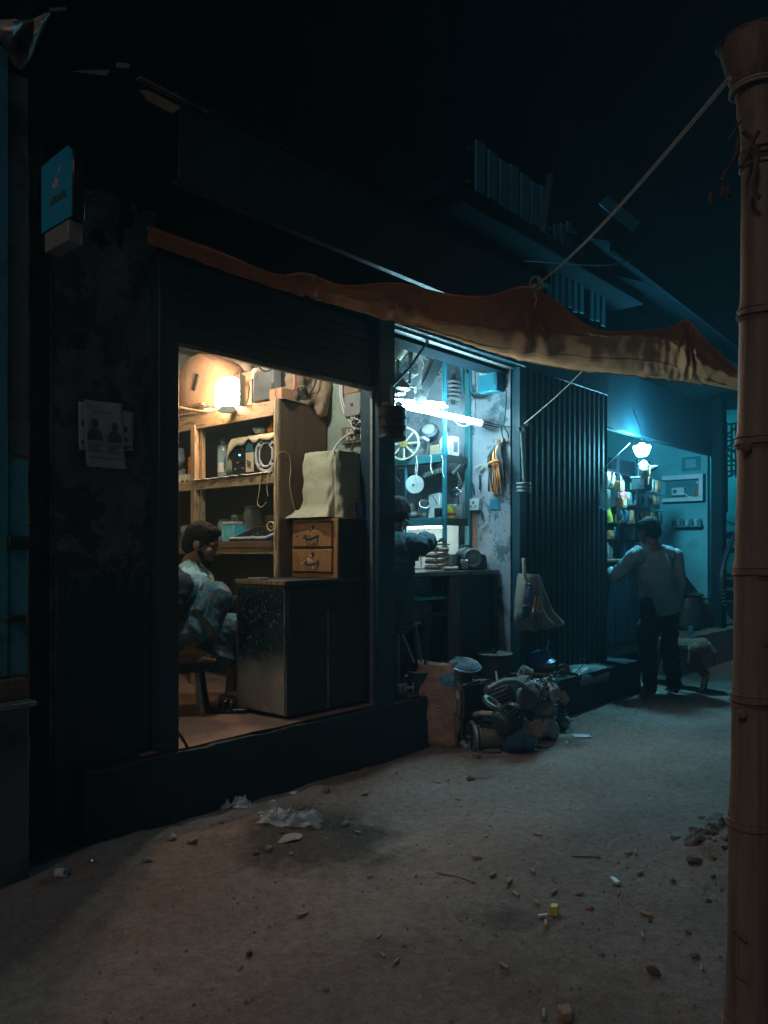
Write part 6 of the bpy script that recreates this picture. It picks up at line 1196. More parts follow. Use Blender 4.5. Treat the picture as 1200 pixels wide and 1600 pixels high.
# loose scrap that widens the heap
random.seed(101)
for k, (u, v, y, kind, lab) in enumerate(((768, 1098, 3.0, 'ring', 'rusty bearing ring on the left flank of the heap'), (805, 1112, 2.8, 'ring', 'steel ring leaning on the blue tank'), (848, 1104, 2.85, 'plate', 'bent iron plate wedged in the heap'), (872, 1092, 2.98, 'plate', 'dark sheet offcut sticking out at the right of the heap'), (776, 1060, 3.12, 'rod', 'long rod poking up behind the finned motor'), (858, 1062, 3.0, 'rod', 'thin bent rod rising at the back of the heap'), (826, 1056, 3.06, 'core', 'laminated motor core at the top of the heap'), (745, 1182, 2.75, 'nut', 'large rusty nut lying before the belt-wheel motor'), (884, 1132, 2.92, 'core', 'small laminated core at the right foot of the heap'), (800, 1072, 3.1, 'ring', 'thick black pulley ring on top of the heap'), (852, 1080, 2.85, 'rod', 'short pipe lying across the wrapped parts'), (832, 1138, 2.74, 'plate', 'small bracket plate beside the tank end'))):
    c = at(u, v, y=y); c.z = max(c.z, gz(c.x, c.y) + .02); ax_ = Vector((random.uniform(-1, 1), random.uniform(-1, 1), random.uniform(-.3, 1))).normalized(); m = M[('steel_dull', 'iron_dark', 'motor_grey', 'wood_old')[k % 4]]
    if kind == 'ring': q = MB().lathe([(.045, -.014), (.07, -.014), (.074, 0), (.07, .014), (.045, .014), (.045, -.014)], c, ax_, 24, caps=False)
    elif kind == 'plate': q = MB().poly([c + IR * a_ + Vector((0, 0, b_)) + IV * (.02 * a_) for a_, b_ in ((-.07, -.05), (.06, -.06), (.09, .0), (.05, .06), (-.03, .035), (-.06, .07))], IV + ax_ * .5, .006)
    elif kind == 'rod': q = MB().tube([c - ax_ * .14, c + Vector((0, 0, .02)), c + ax_ * .16], .009, 8)
    elif kind == 'core': q = MB(); [q.lathe([(.025, -.004), (.06, -.004), (.06, .004), (.025, .004), (.025, -.004)], c + ax_ * .011 * j, ax_, 18, caps=False) for j in range(7)]
    else: q = MB().lathe([(.014, -.014), (.03, -.014), (.03, .014), (.014, .014), (.014, -.014)], c, (.2, .1, 1), 6, caps=False)
    tag(q.build('scrap_part', m), lab, 'scrap part')
# blue reels on the step
rb = at(846, 1045, y=3.28); rl = thing('cable_reels', 'blue cable reel on top of stacked pale-rimmed rings on the step', 'reel', Vector((rb.x, 3.28, .335)))
for k in range(4): MB().lathe([(.05, -.014), (.118 - .004 * k, -.012), (.122 - .004 * k, 0), (.118 - .004 * k, .012), (.05, .014)], Vector((rb.x, 3.28, .352 + .03 * k)), (.05 * (k - 1), .04, 1), 28).build('ring', M['steel_dull' if k % 2 else 'iron_dark'], rl)
MB().lathe([(.115, 0), (.12, .008), (.085, .03), (.08, .09), (.05, .10)], Vector((rb.x, 3.28, .465)), (-.12, .05, 1), 28).build('drum', M['blue_plastic'], rl)
MB().tube(catmull([Vector((rb.x + .03, 3.26, .555)), Vector((rb.x + .05, 3.25, .60)), Vector((rb.x + .065, 3.25, .64)), Vector((rb.x + .05, 3.25, .60)), Vector((rb.x + .02, 3.25, .57))], 4), .010, 7).build('tie', M['white_plastic'], rl); MB().ball(Vector((rb.x - .04, 3.24, .565)), (.03, .02, .015), 10).jitter(.012, 30).build('knot', M['pipe_blue'], rl)
bc = at(882, 1052, y=3.18); t = thing('brown_lump', 'brown gear block beside the reels at the step edge', 'block', bc); MB().lathe([(.03, -.03), (.05, -.03), (.05, .03), (.03, .03)], Vector((bc.x, 3.19, .39)), (-.6, -.7, .1), 16).build('gear', M['wood_old'], t); MB().torus(Vector((bc.x, 3.175, .39)), (-.6, -.7, .1), .034, .008, 16, 6).build('ring', M['iron_dark'], t)
sh_ = MB(); rows = []
for i in range(15):
    f = i / 14; rows.append([Vector((5.98 + .55 * j / 14 + .03 * f, 3.08 + .30 * f, .345 + .035 * math.sin(math.pi * f) * math.exp(-((j - 6) / 5.0) ** 2) + .012 * mn.noise(Vector((i * .4, j * .4, 0))) - .10 * sm(.12, 0, f))) for j in range(15)])
t = sh_.grid(rows).build('grey_sheet', M['bell_grey'], solid=.003, smooth=180); tag(t, 'buckled grey sheet lying on the step in front of the shutter', 'sheet')
t = MB().tube(catmull([(5.93, 3.12, .36), (6.05, 3.10, .42), (6.14, 3.14, .46), (6.2, 3.2, .44)], 6), .004, 5).build('thin_wire', M['wire_black']); tag(t, 'thin black wire curling over the grey sheet', 'wire')

# ================================================================== SHOP THREE: tea and snack stall
st = thing('stall_counter', 'dark wooden stall counter the standing man leans on', 'counter', (7.9, 3.6, .41))
MB().bb(7.12, 8.85, 3.46, 3.95, .41, 1.28).build('body', M['wood_dark'], st, bevel=.006); MB().bb(7.09, 8.88, 3.42, 3.98, 1.282, 1.31).build('top', M['wood_old'], st, bevel=.005)
for k in range(6): MB().bb(7.14 + .285 * k, 7.14 + .285 * k + .27, 3.445, 3.459, .44, 1.25).build('panel', M['navy_paint'], st, bevel=.004)
rk = thing('stall_rack', 'dark slatted back rack of the snack stall', 'rack', (8.0, 3.78, 1.312))
for k in range(6): MB().bb(7.1, 8.86, 3.70, 3.86, 1.315 + .19 * k, 1.33 + .19 * k).build('shelf', M['wood_dark'], rk)
for x in (7.1, 7.55, 8.0, 8.5, 8.83): MB().bb(x, x + .03, 3.68, 3.699, 1.312, 2.45).build('post', M['wood_dark'], rk)
MB().bb(7.1, 8.86, 3.865, 3.88, 1.312, 2.45).build('back', M['wood_dark'], rk)
random.seed(33); cols = ['red_plastic', 'orange_plastic', 'blue_plastic', 'green_plastic', 'yellow_plastic', 'card_red', 'white_plastic', 'steel_dull', 'wood_old', 'tank_blue']
LX = ['left', 'centre left', 'centre', 'centre right', 'right']
packs = {}
for m in cols:
    q = MB(); q.grid([[Vector((-.045 + .09 * i / 4, -.02 * math.sin(math.pi * i / 4) * math.sin(math.pi * j / 6) , -.13 + .13 * j / 6)) for i in range(5)] for j in range(7)]); q.grid([[Vector((-.045 + .09 * i / 4, .015 * math.sin(math.pi * i / 4) * math.sin(math.pi * j / 6) + .001, -.13 + .13 * j / 6)) for i in range(5)][::-1] for j in range(7)]); packs[m] = q.jitter(.006, 30, len(m)).mesh('packet', smooth=60)
    packs[m].materials.append(M[m])
strings = thing('packet_line', 'wire lines strung across the stall front holding the packets', 'wire', (7.9, 3.5, 2.2))
CN = {'red_plastic': 'red', 'orange_plastic': 'orange', 'blue_plastic': 'blue', 'green_plastic': 'green', 'yellow_plastic': 'yellow', 'card_red': 'rust-coloured', 'white_plastic': 'white', 'steel_dull': 'silvery', 'wood_old': 'brown', 'tank_blue': 'dark blue'}
ORD = ['first', 'second', 'third', 'fourth', 'fifth', 'sixth', 'seventh', 'eighth', 'ninth', 'tenth', 'eleventh', 'twelfth', 'thirteenth', 'fourteenth', 'fifteenth', 'sixteenth', 'seventeenth', 'eighteenth']
for r_, (z, y) in enumerate(((2.20, 3.50), (2.02, 3.50), (1.84, 3.52))):
    MB().tube([(7.1, y, z + .012), (8.0, y, z - .004), (8.86, y, z + .012)], .003, 5).build('line', M['wire_black'], strings)
    k = 0; x = 7.22
    while x < 8.8:
        if not (r_ == 0 and 7.7 < x < 8.15) and random.random() > .12:
            m = random.choice(cols if random.random() > .55 else ['steel_dull', 'wood_old', 'tank_blue', 'card_red']); o = bpy.data.objects.new('snack_packet', packs[m]); COL.objects.link(o); o.location = (x, y - .01, z); o.rotation_euler = (random.uniform(-.15, .15), random.uniform(-.2, .2), random.uniform(-.5, .5)); s_ = random.uniform(.85, 1.25); o.scale = (s_, 1, s_)
            tag(o, CN[m] + ' foil packet, ' + ORD[k] + ' from the left in the ' + ('top', 'middle', 'bottom')[r_] + ' hanging row at the stall', 'packet', 'snack packets strung across the stall'); k += 1
        x += random.uniform(.10, .14)
for k, (x, y, z, m, lab, h) in enumerate(((7.25, 3.56, 1.312, 'cream_metal', 'pale-lidded jar at the left end of the stall counter', .15), (7.38, 3.55, 1.312, 'cyan_plastic', 'second jar from the left on the stall counter', .17), (7.52, 3.58, 1.312, 'orange_plastic', 'third jar on the stall counter near the man', .14), (8.40, 3.60, 1.312, 'steel', 'jar on the counter right of the standing man', .18), (8.56, 3.58, 1.312, 'red_plastic', 'rightmost jar on the stall counter', .16))): jar(lab, x, y, z, .055, h, m, fill=('wood_old', 'card_red', 'orange_plastic')[k % 3])
for k in range(28):
    x = 7.15 + .121 * (k % 14); lv = (k * 3 + k // 14) % 5; z = 1.331 + .19 * lv; m = cols[(k * 7 + k // 14) % 10]
    t = thing('goods_box', CN[m] + ' goods box, ' + ORD[k % 14] + ' column from the left, ' + ('lowest', 'second', 'third', 'fourth', 'top')[lv] + ' shelf of the stall rack', 'box', (x, 3.76, z), 'boxes on the stall rack'); MB().bb(x, x + .10, 3.715, 3.82, z, z + .10 + .04 * (k % 2)).build('body', M[m], t, bevel=.004); MB().bb(x + .02, x + .08, 3.711, 3.7145, z + .03, z + .07).build('label', M['paper'], t)
ll = at(1003, 704, y=3.26); lm = thing('stall_lamp', 'brilliant white lamp bulb hung over the stall', 'lamp', ll - Vector((0, 0, .1)))
MB().lathe([(.045, -.055), (.062, -.03), (.085, .03), (.08, .045), (.03, .05)], ll, (0, 0, 1), 22).build('bulb', M['glow_led'], lm); MB().lathe([(.03, .05), (.03, .075), (.02, .08)], ll, (0, 0, 1), 16).build('cap', M['white_plastic'], lm); MB().tube([ll + Vector((0, 0, .08)), ll + Vector((.02, .03, .25)), ll + Vector((0, .12, .5))], .005, 6).build('flex', M['wire_black'], lm)
cb_ = at(1006, 735, y=3.27); q = MB(); q.caps(cb_ + Vector((0, 0, .06)), cb_ + Vector((0, 0, -.10)), .05, .03); q.ball(cb_ + Vector((.06, -.05, .03)), .05, 10); t = q.remeshed(.010, 1).jitter(.035, 16).build('foil_bundle', M['wrap_film'], smooth=40); tag(t, 'crinkled pale wrapping hanging right under the stall lamp', 'wrapping')
t = thing('warm_sachets', 'orange sachets tucked in the wrapping under the stall lamp', 'sachet', cb_); MB().box(cb_ + Vector((.01, -.06, -.02)), (.04, .012, .10), .4).build('sachet', M['orange_plastic'], t, bevel=.004); MB().box(cb_ + Vector((0, -.05, -.11)), (.03, .012, .08), .9).build('sachet', M['card'], t, bevel=.004)
tb = at(1003, 757, y=3.40); t = thing('tin_case', 'dark tin box hanging below the lamp over the stall', 'box', tb); MB().box(tb, (.26, .14, .13), .1).build('body', M['wood_dark'], t, bevel=.006); MB().box(tb + Vector((0, 0, .07)), (.28, .16, .015), .1).build('lid', M['steel_dull'], t, bevel=.003); MB().tube([tb + Vector((-.1, 0, .07)), tb + Vector((0, .02, .3)), tb + Vector((0, .1, .5))], .003, 5).build('string', M['wire_black'], t)
for (u, v, m, lab) in ((968, 760, 'card_red', 'red-brown box at the upper left of the stall'), (972, 786, 'orange_plastic', 'amber packet box left of the tin box')):
    c = at(u, v, y=3.44); t = thing('carton', lab, 'carton', c - Vector((0, 0, .05))); MB().box(c, (.13, .06, .10), .1).build('body', M[m], t, bevel=.003); MB().box(c + Vector((0, -.032, 0)), (.08, .004, .05), .1).build('label', M['paper'], t)
oc = at(1017, 813, y=3.42); t = thing('orange_pouch', 'bright orange pouch hanging just right of the standing man head', 'pouch', oc); MB().lathe([(.012, .10), (.03, .07), (.042, 0), (.04, -.07), (.02, -.10)], oc, (0, 0, 1), 12).jitter(.008, 20).build('body', M['orange_plastic'], t, smooth=60)
pb = at(949, 768, y=3.25); q = MB(); q.caps(pb + Vector((-.01, 0, .17)), pb + Vector((-.005, 0, .05)), .012, .05); q.caps(pb + Vector((-.005, 0, .05)), pb + Vector((0, 0, -.08)), .06, .085); t = q.remeshed(.012, 2).jitter(.030, 12).build('hanging_plastic_bag', M['poly_teal'], smooth=60); tag(t, 'translucent teal plastic bag hanging from a string left of the lamp', 'bag')
MB().tube([pb + Vector((-.01, 0, .17)), at(940, 735, y=3.25), at(984, 692, y=3.30)], .004, 5).build('string', M['wire_white'], t)
# display case and shelf on the teal wall (x = 9.965)
TW = 9.963
def tw(u, v, d=.0): return at(u, v, x=TW - d)
dc_ = thing('wall_case', 'white framed wall case on the bright teal wall', 'case', tw(1070, 785))
za, zb_, ya, yb = tw(1099, 783).z, tw(1099, 741).z, tw(1103, 760).y, tw(1040, 760).y
MB().bb(TW - .12, TW - .10, ya, yb, zb_ - .06, zb_).bb(TW - .12, TW - .10, ya, yb, za, za + .05).bb(TW - .12, TW - .10, ya, ya + .05, za + .05, zb_ - .06).build('frame', M['white_plastic'], dc_, bevel=.004)
MB().bb(TW - .098, TW - .002, ya, yb, zb_ - .012, zb_).bb(TW - .098, TW - .002, ya, yb, za, za + .012).bb(TW - .098, TW - .002, ya, ya + .012, za + .012, zb_ - .012).build('box', M['shelf_teal'], dc_); MB().bb(TW - .012, TW - .002, ya + .012, yb, za + .012, zb_ - .012).build('back', M['shelf_teal'], dc_)
t = thing('small_radio', 'small pale radio inside the wall case', 'radio', tw(1060, 775, .06)); c = tw(1060, 768, .07); MB().box(c, (.05, .16, .10)).build('body', M['white_plastic'], t, bevel=.006); MB().lathe([(.025, 0), (.025, .006)], c + Vector((-.026, .035, 0)), (-1, 0, 0), 14).build('speaker', M['ink'], t)
t = MB().tube(catmull([tw(1068, 768, .07), tw(1074, 775, .07), tw(1084, 777, .07), tw(1094, 776, .07)], 5), .008, 6).build('pale_lead', M['wire_white']); tag(t, 'pale lead curving across the bottom of the wall case', 'cable')
t = thing('sauce_bottle', 'small reddish bottle at the right in the wall case', 'bottle', tw(1090, 776, .06)); c = tw(1090, 776, .06); MB().lathe([(.03, 0), (.032, .10), (.012, .14), (.012, .17)], c, (0, 0, 1), 14).build('body', M['red_plastic'], t); MB().lathe([(.015, .17), (.015, .19)], c, (0, 0, 1), 12).build('cap', M['white_plastic'], t)
t = thing('spice_shelf', 'narrow shelf of small jars below the wall case', 'shelf', tw(1078, 822)); MB().bb(TW - .12, TW - .002, tw(1100, 820).y, tw(1056, 820).y, tw(1098, 821).z - .02, tw(1098, 821).z).build('board', M['shelf_teal'], t)
for k in range(7):
    c = tw(1098, 821); y = tw(1100, 820).y + .03 + .055 * k; MB().lathe([(.02, 0), (.022, .06), (.014, .07), (.014, .085)], (TW - .06, y, c.z + .001), (0, 0, 1), 12).build('jar', M['glass_jar' if k % 2 else 'shelf_teal'], t)
t = thing('faded_picture', 'faded framed picture high on the teal wall', 'picture', tw(1080, 730)); MB().bb(TW - .015, TW - .002, tw(1095, 722).y, tw(1066, 722).y, tw(1080, 736).z, tw(1080, 714).z).build('sheet', M['shelf_teal'], t); MB().bb(TW - .018, TW - .0155, tw(1088, 722).y, tw(1072, 722).y, tw(1080, 731).z, tw(1080, 718).z).build('print', M['wall_teal'], t)
# dark vats beside the counter
for k, (u, v, r, h, lab) in enumerate(((1070, 985, .22, .42, 'black cooking vat with a flared lid beside the stall'), (1098, 985, .16, .36, 'shorter dark pot right of the cooking vat'))):
    c = at(u, v, y=3.55 - .05 * k); c.z = .42; t = thing('cooking_vat', lab, 'vat', c); MB().lathe([(r * .8, 0), (r, .04), (r, h * .8), (r * .9, h)], c, (0, 0, 1), 26).build('body', M['iron_dark'], t); MB().lathe([(r * 1.0, h), (r * 1.05, h + .015), (r * .5, h + .05), (.03, h + .06)], c, (0, 0, 1), 26).build('lid', M['iron_dark'], t)
t = thing('cloth_funnel', 'dark tilted hopper sheet beside the standing man', 'hopper', at(1070, 925, y=3.5)); a = at(1052, 872, y=3.45); MB().poly([at(1050, 868, y=3.46), at(1064, 890, y=3.46), at(1092, 927, y=3.46), at(1062, 927, y=3.46)], (0, 1, 0), .05).build('sheet', M['iron_dark'], t)
t = thing('spot_tin', 'small round tin glinting in front of the vats', 'tin', at(1079, 975, y=3.28)); c = at(1079, 978, y=3.28); MB().lathe([(.035, 0), (.037, .01), (.037, .08), (.03, .09)], Vector((c.x, 3.28, .425)), (0, 0, 1), 16).build('body', M['pipe_blue'], t)
hs = thing('ribbed_hose', 'black ribbed hose bowed between the dark pillar and the bamboo', 'hose', at(1135, 965, y=3.0)); hp_ = catmull([at(1152, 830, y=3.05), at(1138, 858, y=3.05), at(1129, 890, y=3.05), at(1128, 918, y=3.05), at(1134, 945, y=3.05), at(1148, 968, y=3.05)], 10); MB().tube(hp_, .028, 10).build('tube', M['wire_black'], hs)
for k in range(3, len(hp_) - 2, 2): MB().torus(hp_[k], hp_[k + 1] - hp_[k - 1], .031, .006, 14, 5).build('rib', M['iron_dark'], hs)
# ================================================================== PEOPLE AND DOG
def frame(S, F):
    S = Vector(S); F = Vector((F[0], F[1], 0)).normalized(); Rr = Vector((F.y, -F.x, 0))
    return lambda f, r, z: S + F * f + Rr * r + Vector((0, 0, z))
def head(mb, c, fwd, upv, s=1.0):
    f = Vector(fwd).normalized(); u = (Vector(upv) - f * Vector(upv).dot(f)).normalized(); r = f.cross(u)
    q = Matrix((f, r, u)).transposed(); P = lambda a, b, d: c + (f * a + r * b + u * d) * s
    mb.ball(P(-.012, 0, .028), (.098 * s, .076 * s, .094 * s), 18, q)          # cranium
    mb.ball(P(.030, 0, -.035), (.062 * s, .058 * s, .082 * s), 16, q)          # face
    mb.ball(P(.056, 0, -.092), (.030 * s, .034 * s, .026 * s), 12, q)          # chin
    mb.ball(P(.078, 0, .020), (.018 * s, .052 * s, .014 * s), 12, q)           # brow
    mb.caps(P(.088, 0, .004), P(.112, 0, -.030), .009 * s, .014 * s)           # nose
    mb.ball(P(.102, .012, -.034), (.009 * s,) * 3, 8); mb.ball(P(.102, -.012, -.034), (.009 * s,) * 3, 8)
    mb.ball(P(.088, 0, -.060), (.012 * s, .024 * s, .007 * s), 10, q); mb.ball(P(.086, 0, -.073), (.012 * s, .021 * s, .008 * s), 10, q)  # lips
    for k in (-1, 1):
        mb.ball(P(.070, k * .042, -.022), (.022 * s, .022 * s, .020 * s), 10, q) # cheek
        mb.ball(P(-.008, k * .080, -.012), (.024 * s, .009 * s, .034 * s), 12, q) # ear
    mb.caps(P(-.015, 0, -.05), P(-.035, 0, -.145), .054 * s, .056 * s)         # neck
    return P, q
def hair(mb, P, q, s=1.0, back=.0):
    mb.ball(P(-.024, 0, .044), (.105 * s, .088 * s, .094 * s), 18, q); mb.ball(P(-.060, 0, -.005), (.066 * s, .082 * s, .090 * s), 16, q)
    mb.ball(P(.040, 0, .095), (.050 * s, .060 * s, .030 * s), 14, q)
    for k in (-1, 1): mb.ball(P(.012, k * .070, .018), (.026 * s, .012 * s, .040 * s), 10, q)
def hand(mb, w, d, n, thumb, curl=.5, s=1.0):
    d = Vector(d).normalized(); n = Vector(n); n = (n - d * n.dot(d)).normalized(); sd_ = d.cross(n).normalized()
    if sd_.dot(Vector(thumb)) < 0: sd_ = -sd_
    w = Vector(w)
    for k, L_ in enumerate((.070, .078, .072, .058)):
        o = (.030 - .020 * k) * s; kn = w + d * .085 * s + sd_ * o; mb.caps(w + sd_ * o * .6 + d * .01, kn, .014 * s, .011 * s, 8)
        p = kn; dd = d.copy()
        for j in range(3):
            dd = (Matrix.Rotation(curl * (.75 + .25 * j), 3, d.cross(n)) @ dd).normalized(); p2 = p + dd * L_ * (.46, .32, .24)[j] * s; mb.caps(p, p2, (.0095 - .001 * j) * s, (.0088 - .001 * j) * s, 8); p = p2
    t0 = w + d * .02 * s + sd_ * .028 * s; t1 = t0 + (d * .6 + sd_ * .7 + n * .2).normalized() * .040 * s; t2 = t1 + (d * .85 + sd_ * .2 + n * .45).normalized() * .034 * s
    mb.caps(t0, t1, .014 * s, .010 * s, 8); mb.caps(t1, t2, .010 * s, .008 * s, 8)
def foot(mb, a, d, L_=.235, r=.038):
    d = Vector(d).normalized(); a = Vector(a); sd_ = d.cross(Vector((0, 0, 1)))
    mb.caps(a - d * .045 + Vector((0, 0, -.035)), a + d * .08 + Vector((0, 0, -.040)), r * .9, r * .8); mb.caps(a, a + d * .10 + Vector((0, 0, -.04)), r * .95, r * .7); mb.caps(a + d * .06 + Vector((0, 0, -.045)), a + d * (L_ - .10) + Vector((0, 0, -.052)), r * .85, r * .62)
    for k in range(5): o = sd_ * (.030 - .015 * k); mb.caps(a + d * .10 + o * .9 + Vector((0, 0, -.056)), a + d * (L_ - .065 - .007 * k) + o * 1.15 + Vector((0, 0, -.062)), .014 - .001 * k, .011 - .001 * k, 8)
def fold(mb, amp, sc, seed=0):
    for i, p in enumerate(mb.v):
        n = mn.noise_vector(p * sc + Vector((seed, 0, 0))); mb.v[i] = p + n * amp
    return mb
def crease(mb, amp, sc, seed=0, st=(1, 1, 1)):
    """sharp cloth creases: ridged noise pushed along a rough outward normal"""
    cx = sum((p for p in mb.v), Vector()) / len(mb.v); S_ = Vector(st)
    nb = [Vector() for _ in mb.v]
    for f in mb.f:
        n = (mb.v[f[1]] - mb.v[f[0]]).cross(mb.v[f[2]] - mb.v[f[0]])
        for i in f: nb[i] += n
    for i, p in enumerate(mb.v):
        q = Vector((p.x * S_.x, p.y * S_.y, p.z * S_.z)) * sc + Vector((seed * 4.1, seed, 0)); q += mn.noise_vector(q * .5) * .8
        r = (1 - 2 * abs(mn.noise(q))) ; r2 = (1 - 2 * abs(mn.noise(q * 2.1 + Vector((9, 1, 0)))))
        n = nb[i].normalized() if nb[i].length > 0 else Vector(); mb.v[i] = p + n * amp * (max(0, r) ** 2 * 1.2 + .45 * max(0, r2) ** 2 - .35)
    return mb
def plaid(name):
    m = bpy.data.materials.new(name); m.use_nodes = True; nt = m.node_tree; N = nt.nodes; L = nt.links; b = N['Principled BSDF']; b.inputs['Roughness'].default_value = .9
    tc = N.new('ShaderNodeTexCoord'); mp = N.new('ShaderNodeMapping'); mp.inputs['Rotation'].default_value = (.5, .35, .3); L.new(tc.outputs['Object'], mp.inputs[0]); sp = N.new('ShaderNodeSeparateXYZ'); L.new(mp.outputs[0], sp.inputs[0])
    def band(ax, per, wid):
        a = N.new('ShaderNodeMath'); a.operation = 'DIVIDE'; a.inputs[1].default_value = per; L.new(sp.outputs[ax], a.inputs[0])
        f = N.new('ShaderNodeMath'); f.operation = 'FRACT'; L.new(a.outputs[0], f.inputs[0]); c = N.new('ShaderNodeMath'); c.operation = 'LESS_THAN'; c.inputs[1].default_value = wid; L.new(f.outputs[0], c.inputs[0]); return c
    last = None; base = (.045, .15, .22, 1)
    for (ax, per, wid, col) in ((2, .10, .42, (.075, .23, .31, 1)), (0, .10, .40, (.03, .10, .17, 1)), (2, .10, .06, (.34, .14, .08, 1)), (0, .10, .06, (.32, .14, .085, 1)), (1, .05, .06, (.20, .27, .31, 1))):
        mx = N.new('ShaderNodeMix'); mx.data_type = 'RGBA'; g = band(ax, per, wid); k = N.new('ShaderNodeMath'); k.operation = 'MULTIPLY'; k.inputs[1].default_value = .75; L.new(g.outputs[0], k.inputs[0]); L.new(k.outputs[0], mx.inputs[0])
        if last is None: mx.inputs[6].default_value = base
        else: L.new(last.outputs[2], mx.inputs[6])
        mx.inputs[7].default_value = col; last = mx
    L.new(last.outputs[2], b.inputs['Base Color'])
    n = N.new('ShaderNodeTexNoise'); n.inputs['Scale'].default_value = 240; L.new(tc.outputs['Object'], n.inputs['Vector']); bp = N.new('ShaderNodeBump'); bp.inputs['Strength'].default_value = .15; bp.inputs['Distance'].default_value = .01; L.new(n.outputs[0], bp.inputs['Height']); L.new(bp.outputs[0], b.inputs['Normal'])
    return m
M['plaid'] = plaid('plaid')

# ---- shopkeeper sitting in shop one, right foot drawn up on the stool
ZF = .405
P = frame((2.69, 4.19, ZF), (.75, -.66)); S0 = P(0, 0, 0)
man = thing('person', 'seated man in pale shirt, dark vest and plaid wrap, one foot up on a stool', 'person', S0)
b = MB(); hc = P(.205, .01, 1.035)
F1 = Vector((.75, -.66, 0)); hf = (F1 * .88 + Vector((-.66, -.75, 0)) * .22 + Vector((0, 0, -.30))).normalized(); HP, hq = head(b, hc, hf, (.12, -.1, 1), 1.0)
b.caps(P(.02, 0, .50), P(.10, 0, .78), .12, .13); b.caps(P(.10, -.12, .80), P(.10, .12, .80), .07)
# legs
b.caps(P(.03, .10, .47), P(.30, .15, .71), .070, .052); b.caps(P(.30, .15, .71), P(.155, .17, .405), .050, .034); foot(b, P(.145, .17, .400), F1 * .85 + Vector((-.66, -.75, 0)) * .2, .24)
b.caps(P(.03, -.10, .47), P(.42, -.08, .475), .070, .052); b.caps(P(.42, -.08, .475), P(.37, -.06, .09), .048, .034); foot(b, P(.37, -.06, .082), F1, .24)
# arms
b.caps(P(.10, .18, .80), P(.02, .25, .58), .042, .036); b.caps(P(.02, .25, .58), P(.17, .06, .66), .034, .026); hand(b, P(.17, .06, .66), P(.8, -.6, .1) - P(0, 0, 0), (0, 0, -1), (0, 0, 1), .5)
b.caps(P(.10, -.18, .80), P(.30, -.24, .64), .042, .036); b.caps(P(.30, -.24, .64), P(.47, -.12, .66), .034, .026); hand(b, P(.47, -.12, .66), P(.8, .5, -.2) - P(0, 0, 0), (0, 0, -1), F1, .5)
b.remeshed(.0065, 2).build('body', M['skin'], man, smooth=180)
h = MB(); hair(h, HP, hq); h = h.remeshed(.005, 2); crease(h, .005, 46, 4, (1, 1, .5)).build('hair', M['hair'], man, smooth=180)
h = MB(); 
for k in (-1, 1): h.caps(HP(.020, k * .060, -.05), HP(.058, k * .036, -.098), .016, .018)
h.ball(HP(.070, 0, -.105), (.028, .034, .030), 12, hq); h.caps(HP(.100, -.018, -.051), HP(.100, .018, -.051), .0065)
fold(h.remeshed(.006, 1), .004, 50).build('beard', M['hair'], man, smooth=180)
for k in (-1, 1): MB().ball(HP(.086, k * .033, .0), (.005, .011, .004), 10, hq).build('eye', M['hair'], man); MB().caps(HP(.094, k * .018, .022), HP(.086, k * .05, .024), .0035).build('eyebrow', M['hair'], man)
s = MB(); s.caps(P(.03, 0, .46), P(.125, 0, .76), .155, .150); s.caps(P(.10, -.13, .79), P(.10, .13, .79), .088); s.caps(P(.11, 0, .84), P(.13, 0, .88), .075, .068)
s = crease(fold(s.remeshed(.007, 3), .006, 11), .014, 13, 1, (1, 1, .6)); s.build('shirt', M['shirt_cyan'], man, smooth=180)
cl_ = MB()
for k in (-1, 1): cl_.poly([HP(-.03, k * .062, -.125), HP(.03, k * .060, -.130), HP(.085, k * .030, -.185), HP(.04, k * .075, -.185), HP(-.02, k * .085, -.165)], hf.cross(Vector((0, 0, 1))) * k, .006)
cl_.build('collar', M['shirt_cyan'], man, bevel=.003)
v = MB(); v.caps(P(-.03, 0, .45), P(.04, 0, .78), .165, .150); v.caps(P(.07, -.15, .80), P(.07, .15, .80), .092)
v.caps(P(.10, .20, .79), P(.02, .265, .58), .066, .056); v.caps(P(.02, .265, .58), P(.14, .09, .65), .052, .044); v.caps(P(.10, -.20, .79), P(.30, -.255, .64), .066, .058); v.caps(P(.30, -.255, .64), P(.44, -.14, .66), .056, .045)
v = v.remeshed(.008, 3); 
F1n = F1.normalized()
v.v = [p + (-F1n * .14 * sm(.03, .13, (p - S0).dot(F1n)) * sm(.17, .08, abs((p - S0).dot(Vector((-.66, -.75, 0)))))) * (1 if (p - S0).z > .55 else 0) for p in v.v]
crease(fold(v, .008, 10), .013, 12, 2).build('vest', M['vest'], man, smooth=180)
l = MB(); l.ball(P(.0, 0, .44), (.18, .19, .11), 16); l.caps(P(.03, .10, .48), P(.31, .15, .715), .098, .070); l.caps(P(.31, .15, .72), P(.275, .165, .54), .074, .072); l.caps(P(.12, .15, .53), P(.27, .16, .55), .075, .06); l.caps(P(.02, .10, .50), P(.16, .17, .52), .10, .09)
l.caps(P(.03, -.10, .48), P(.43, -.08, .49), .12, .092); 
for k in range(7): f_ = .20 + .038 * k; l.caps(P(f_, .02 - .02 * k, .50), P(f_ + .01, .035 - .02 * k, .27 + .02 * math.sin(k * 2.1)), .055, .030)
for k in range(4): l.caps(P(.40 + .025 * k, -.06 - .03 * k, .49), P(.42 + .03 * k, -.06 - .03 * k, .30 + .03 * (k % 2)), .06, .03)
l = l.remeshed(.007, 3)
l.v = [p + Vector((math.sin(p.z * 9 + p.x * 30) * .008, math.sin(p.x * 42 + p.y * 25) * .010, 0)) for p in l.v]
crease(fold(l, .010, 9), .014, 11, 3, (1, 1, .5)).build('wrap_cloth', M['plaid'], man, smooth=180)
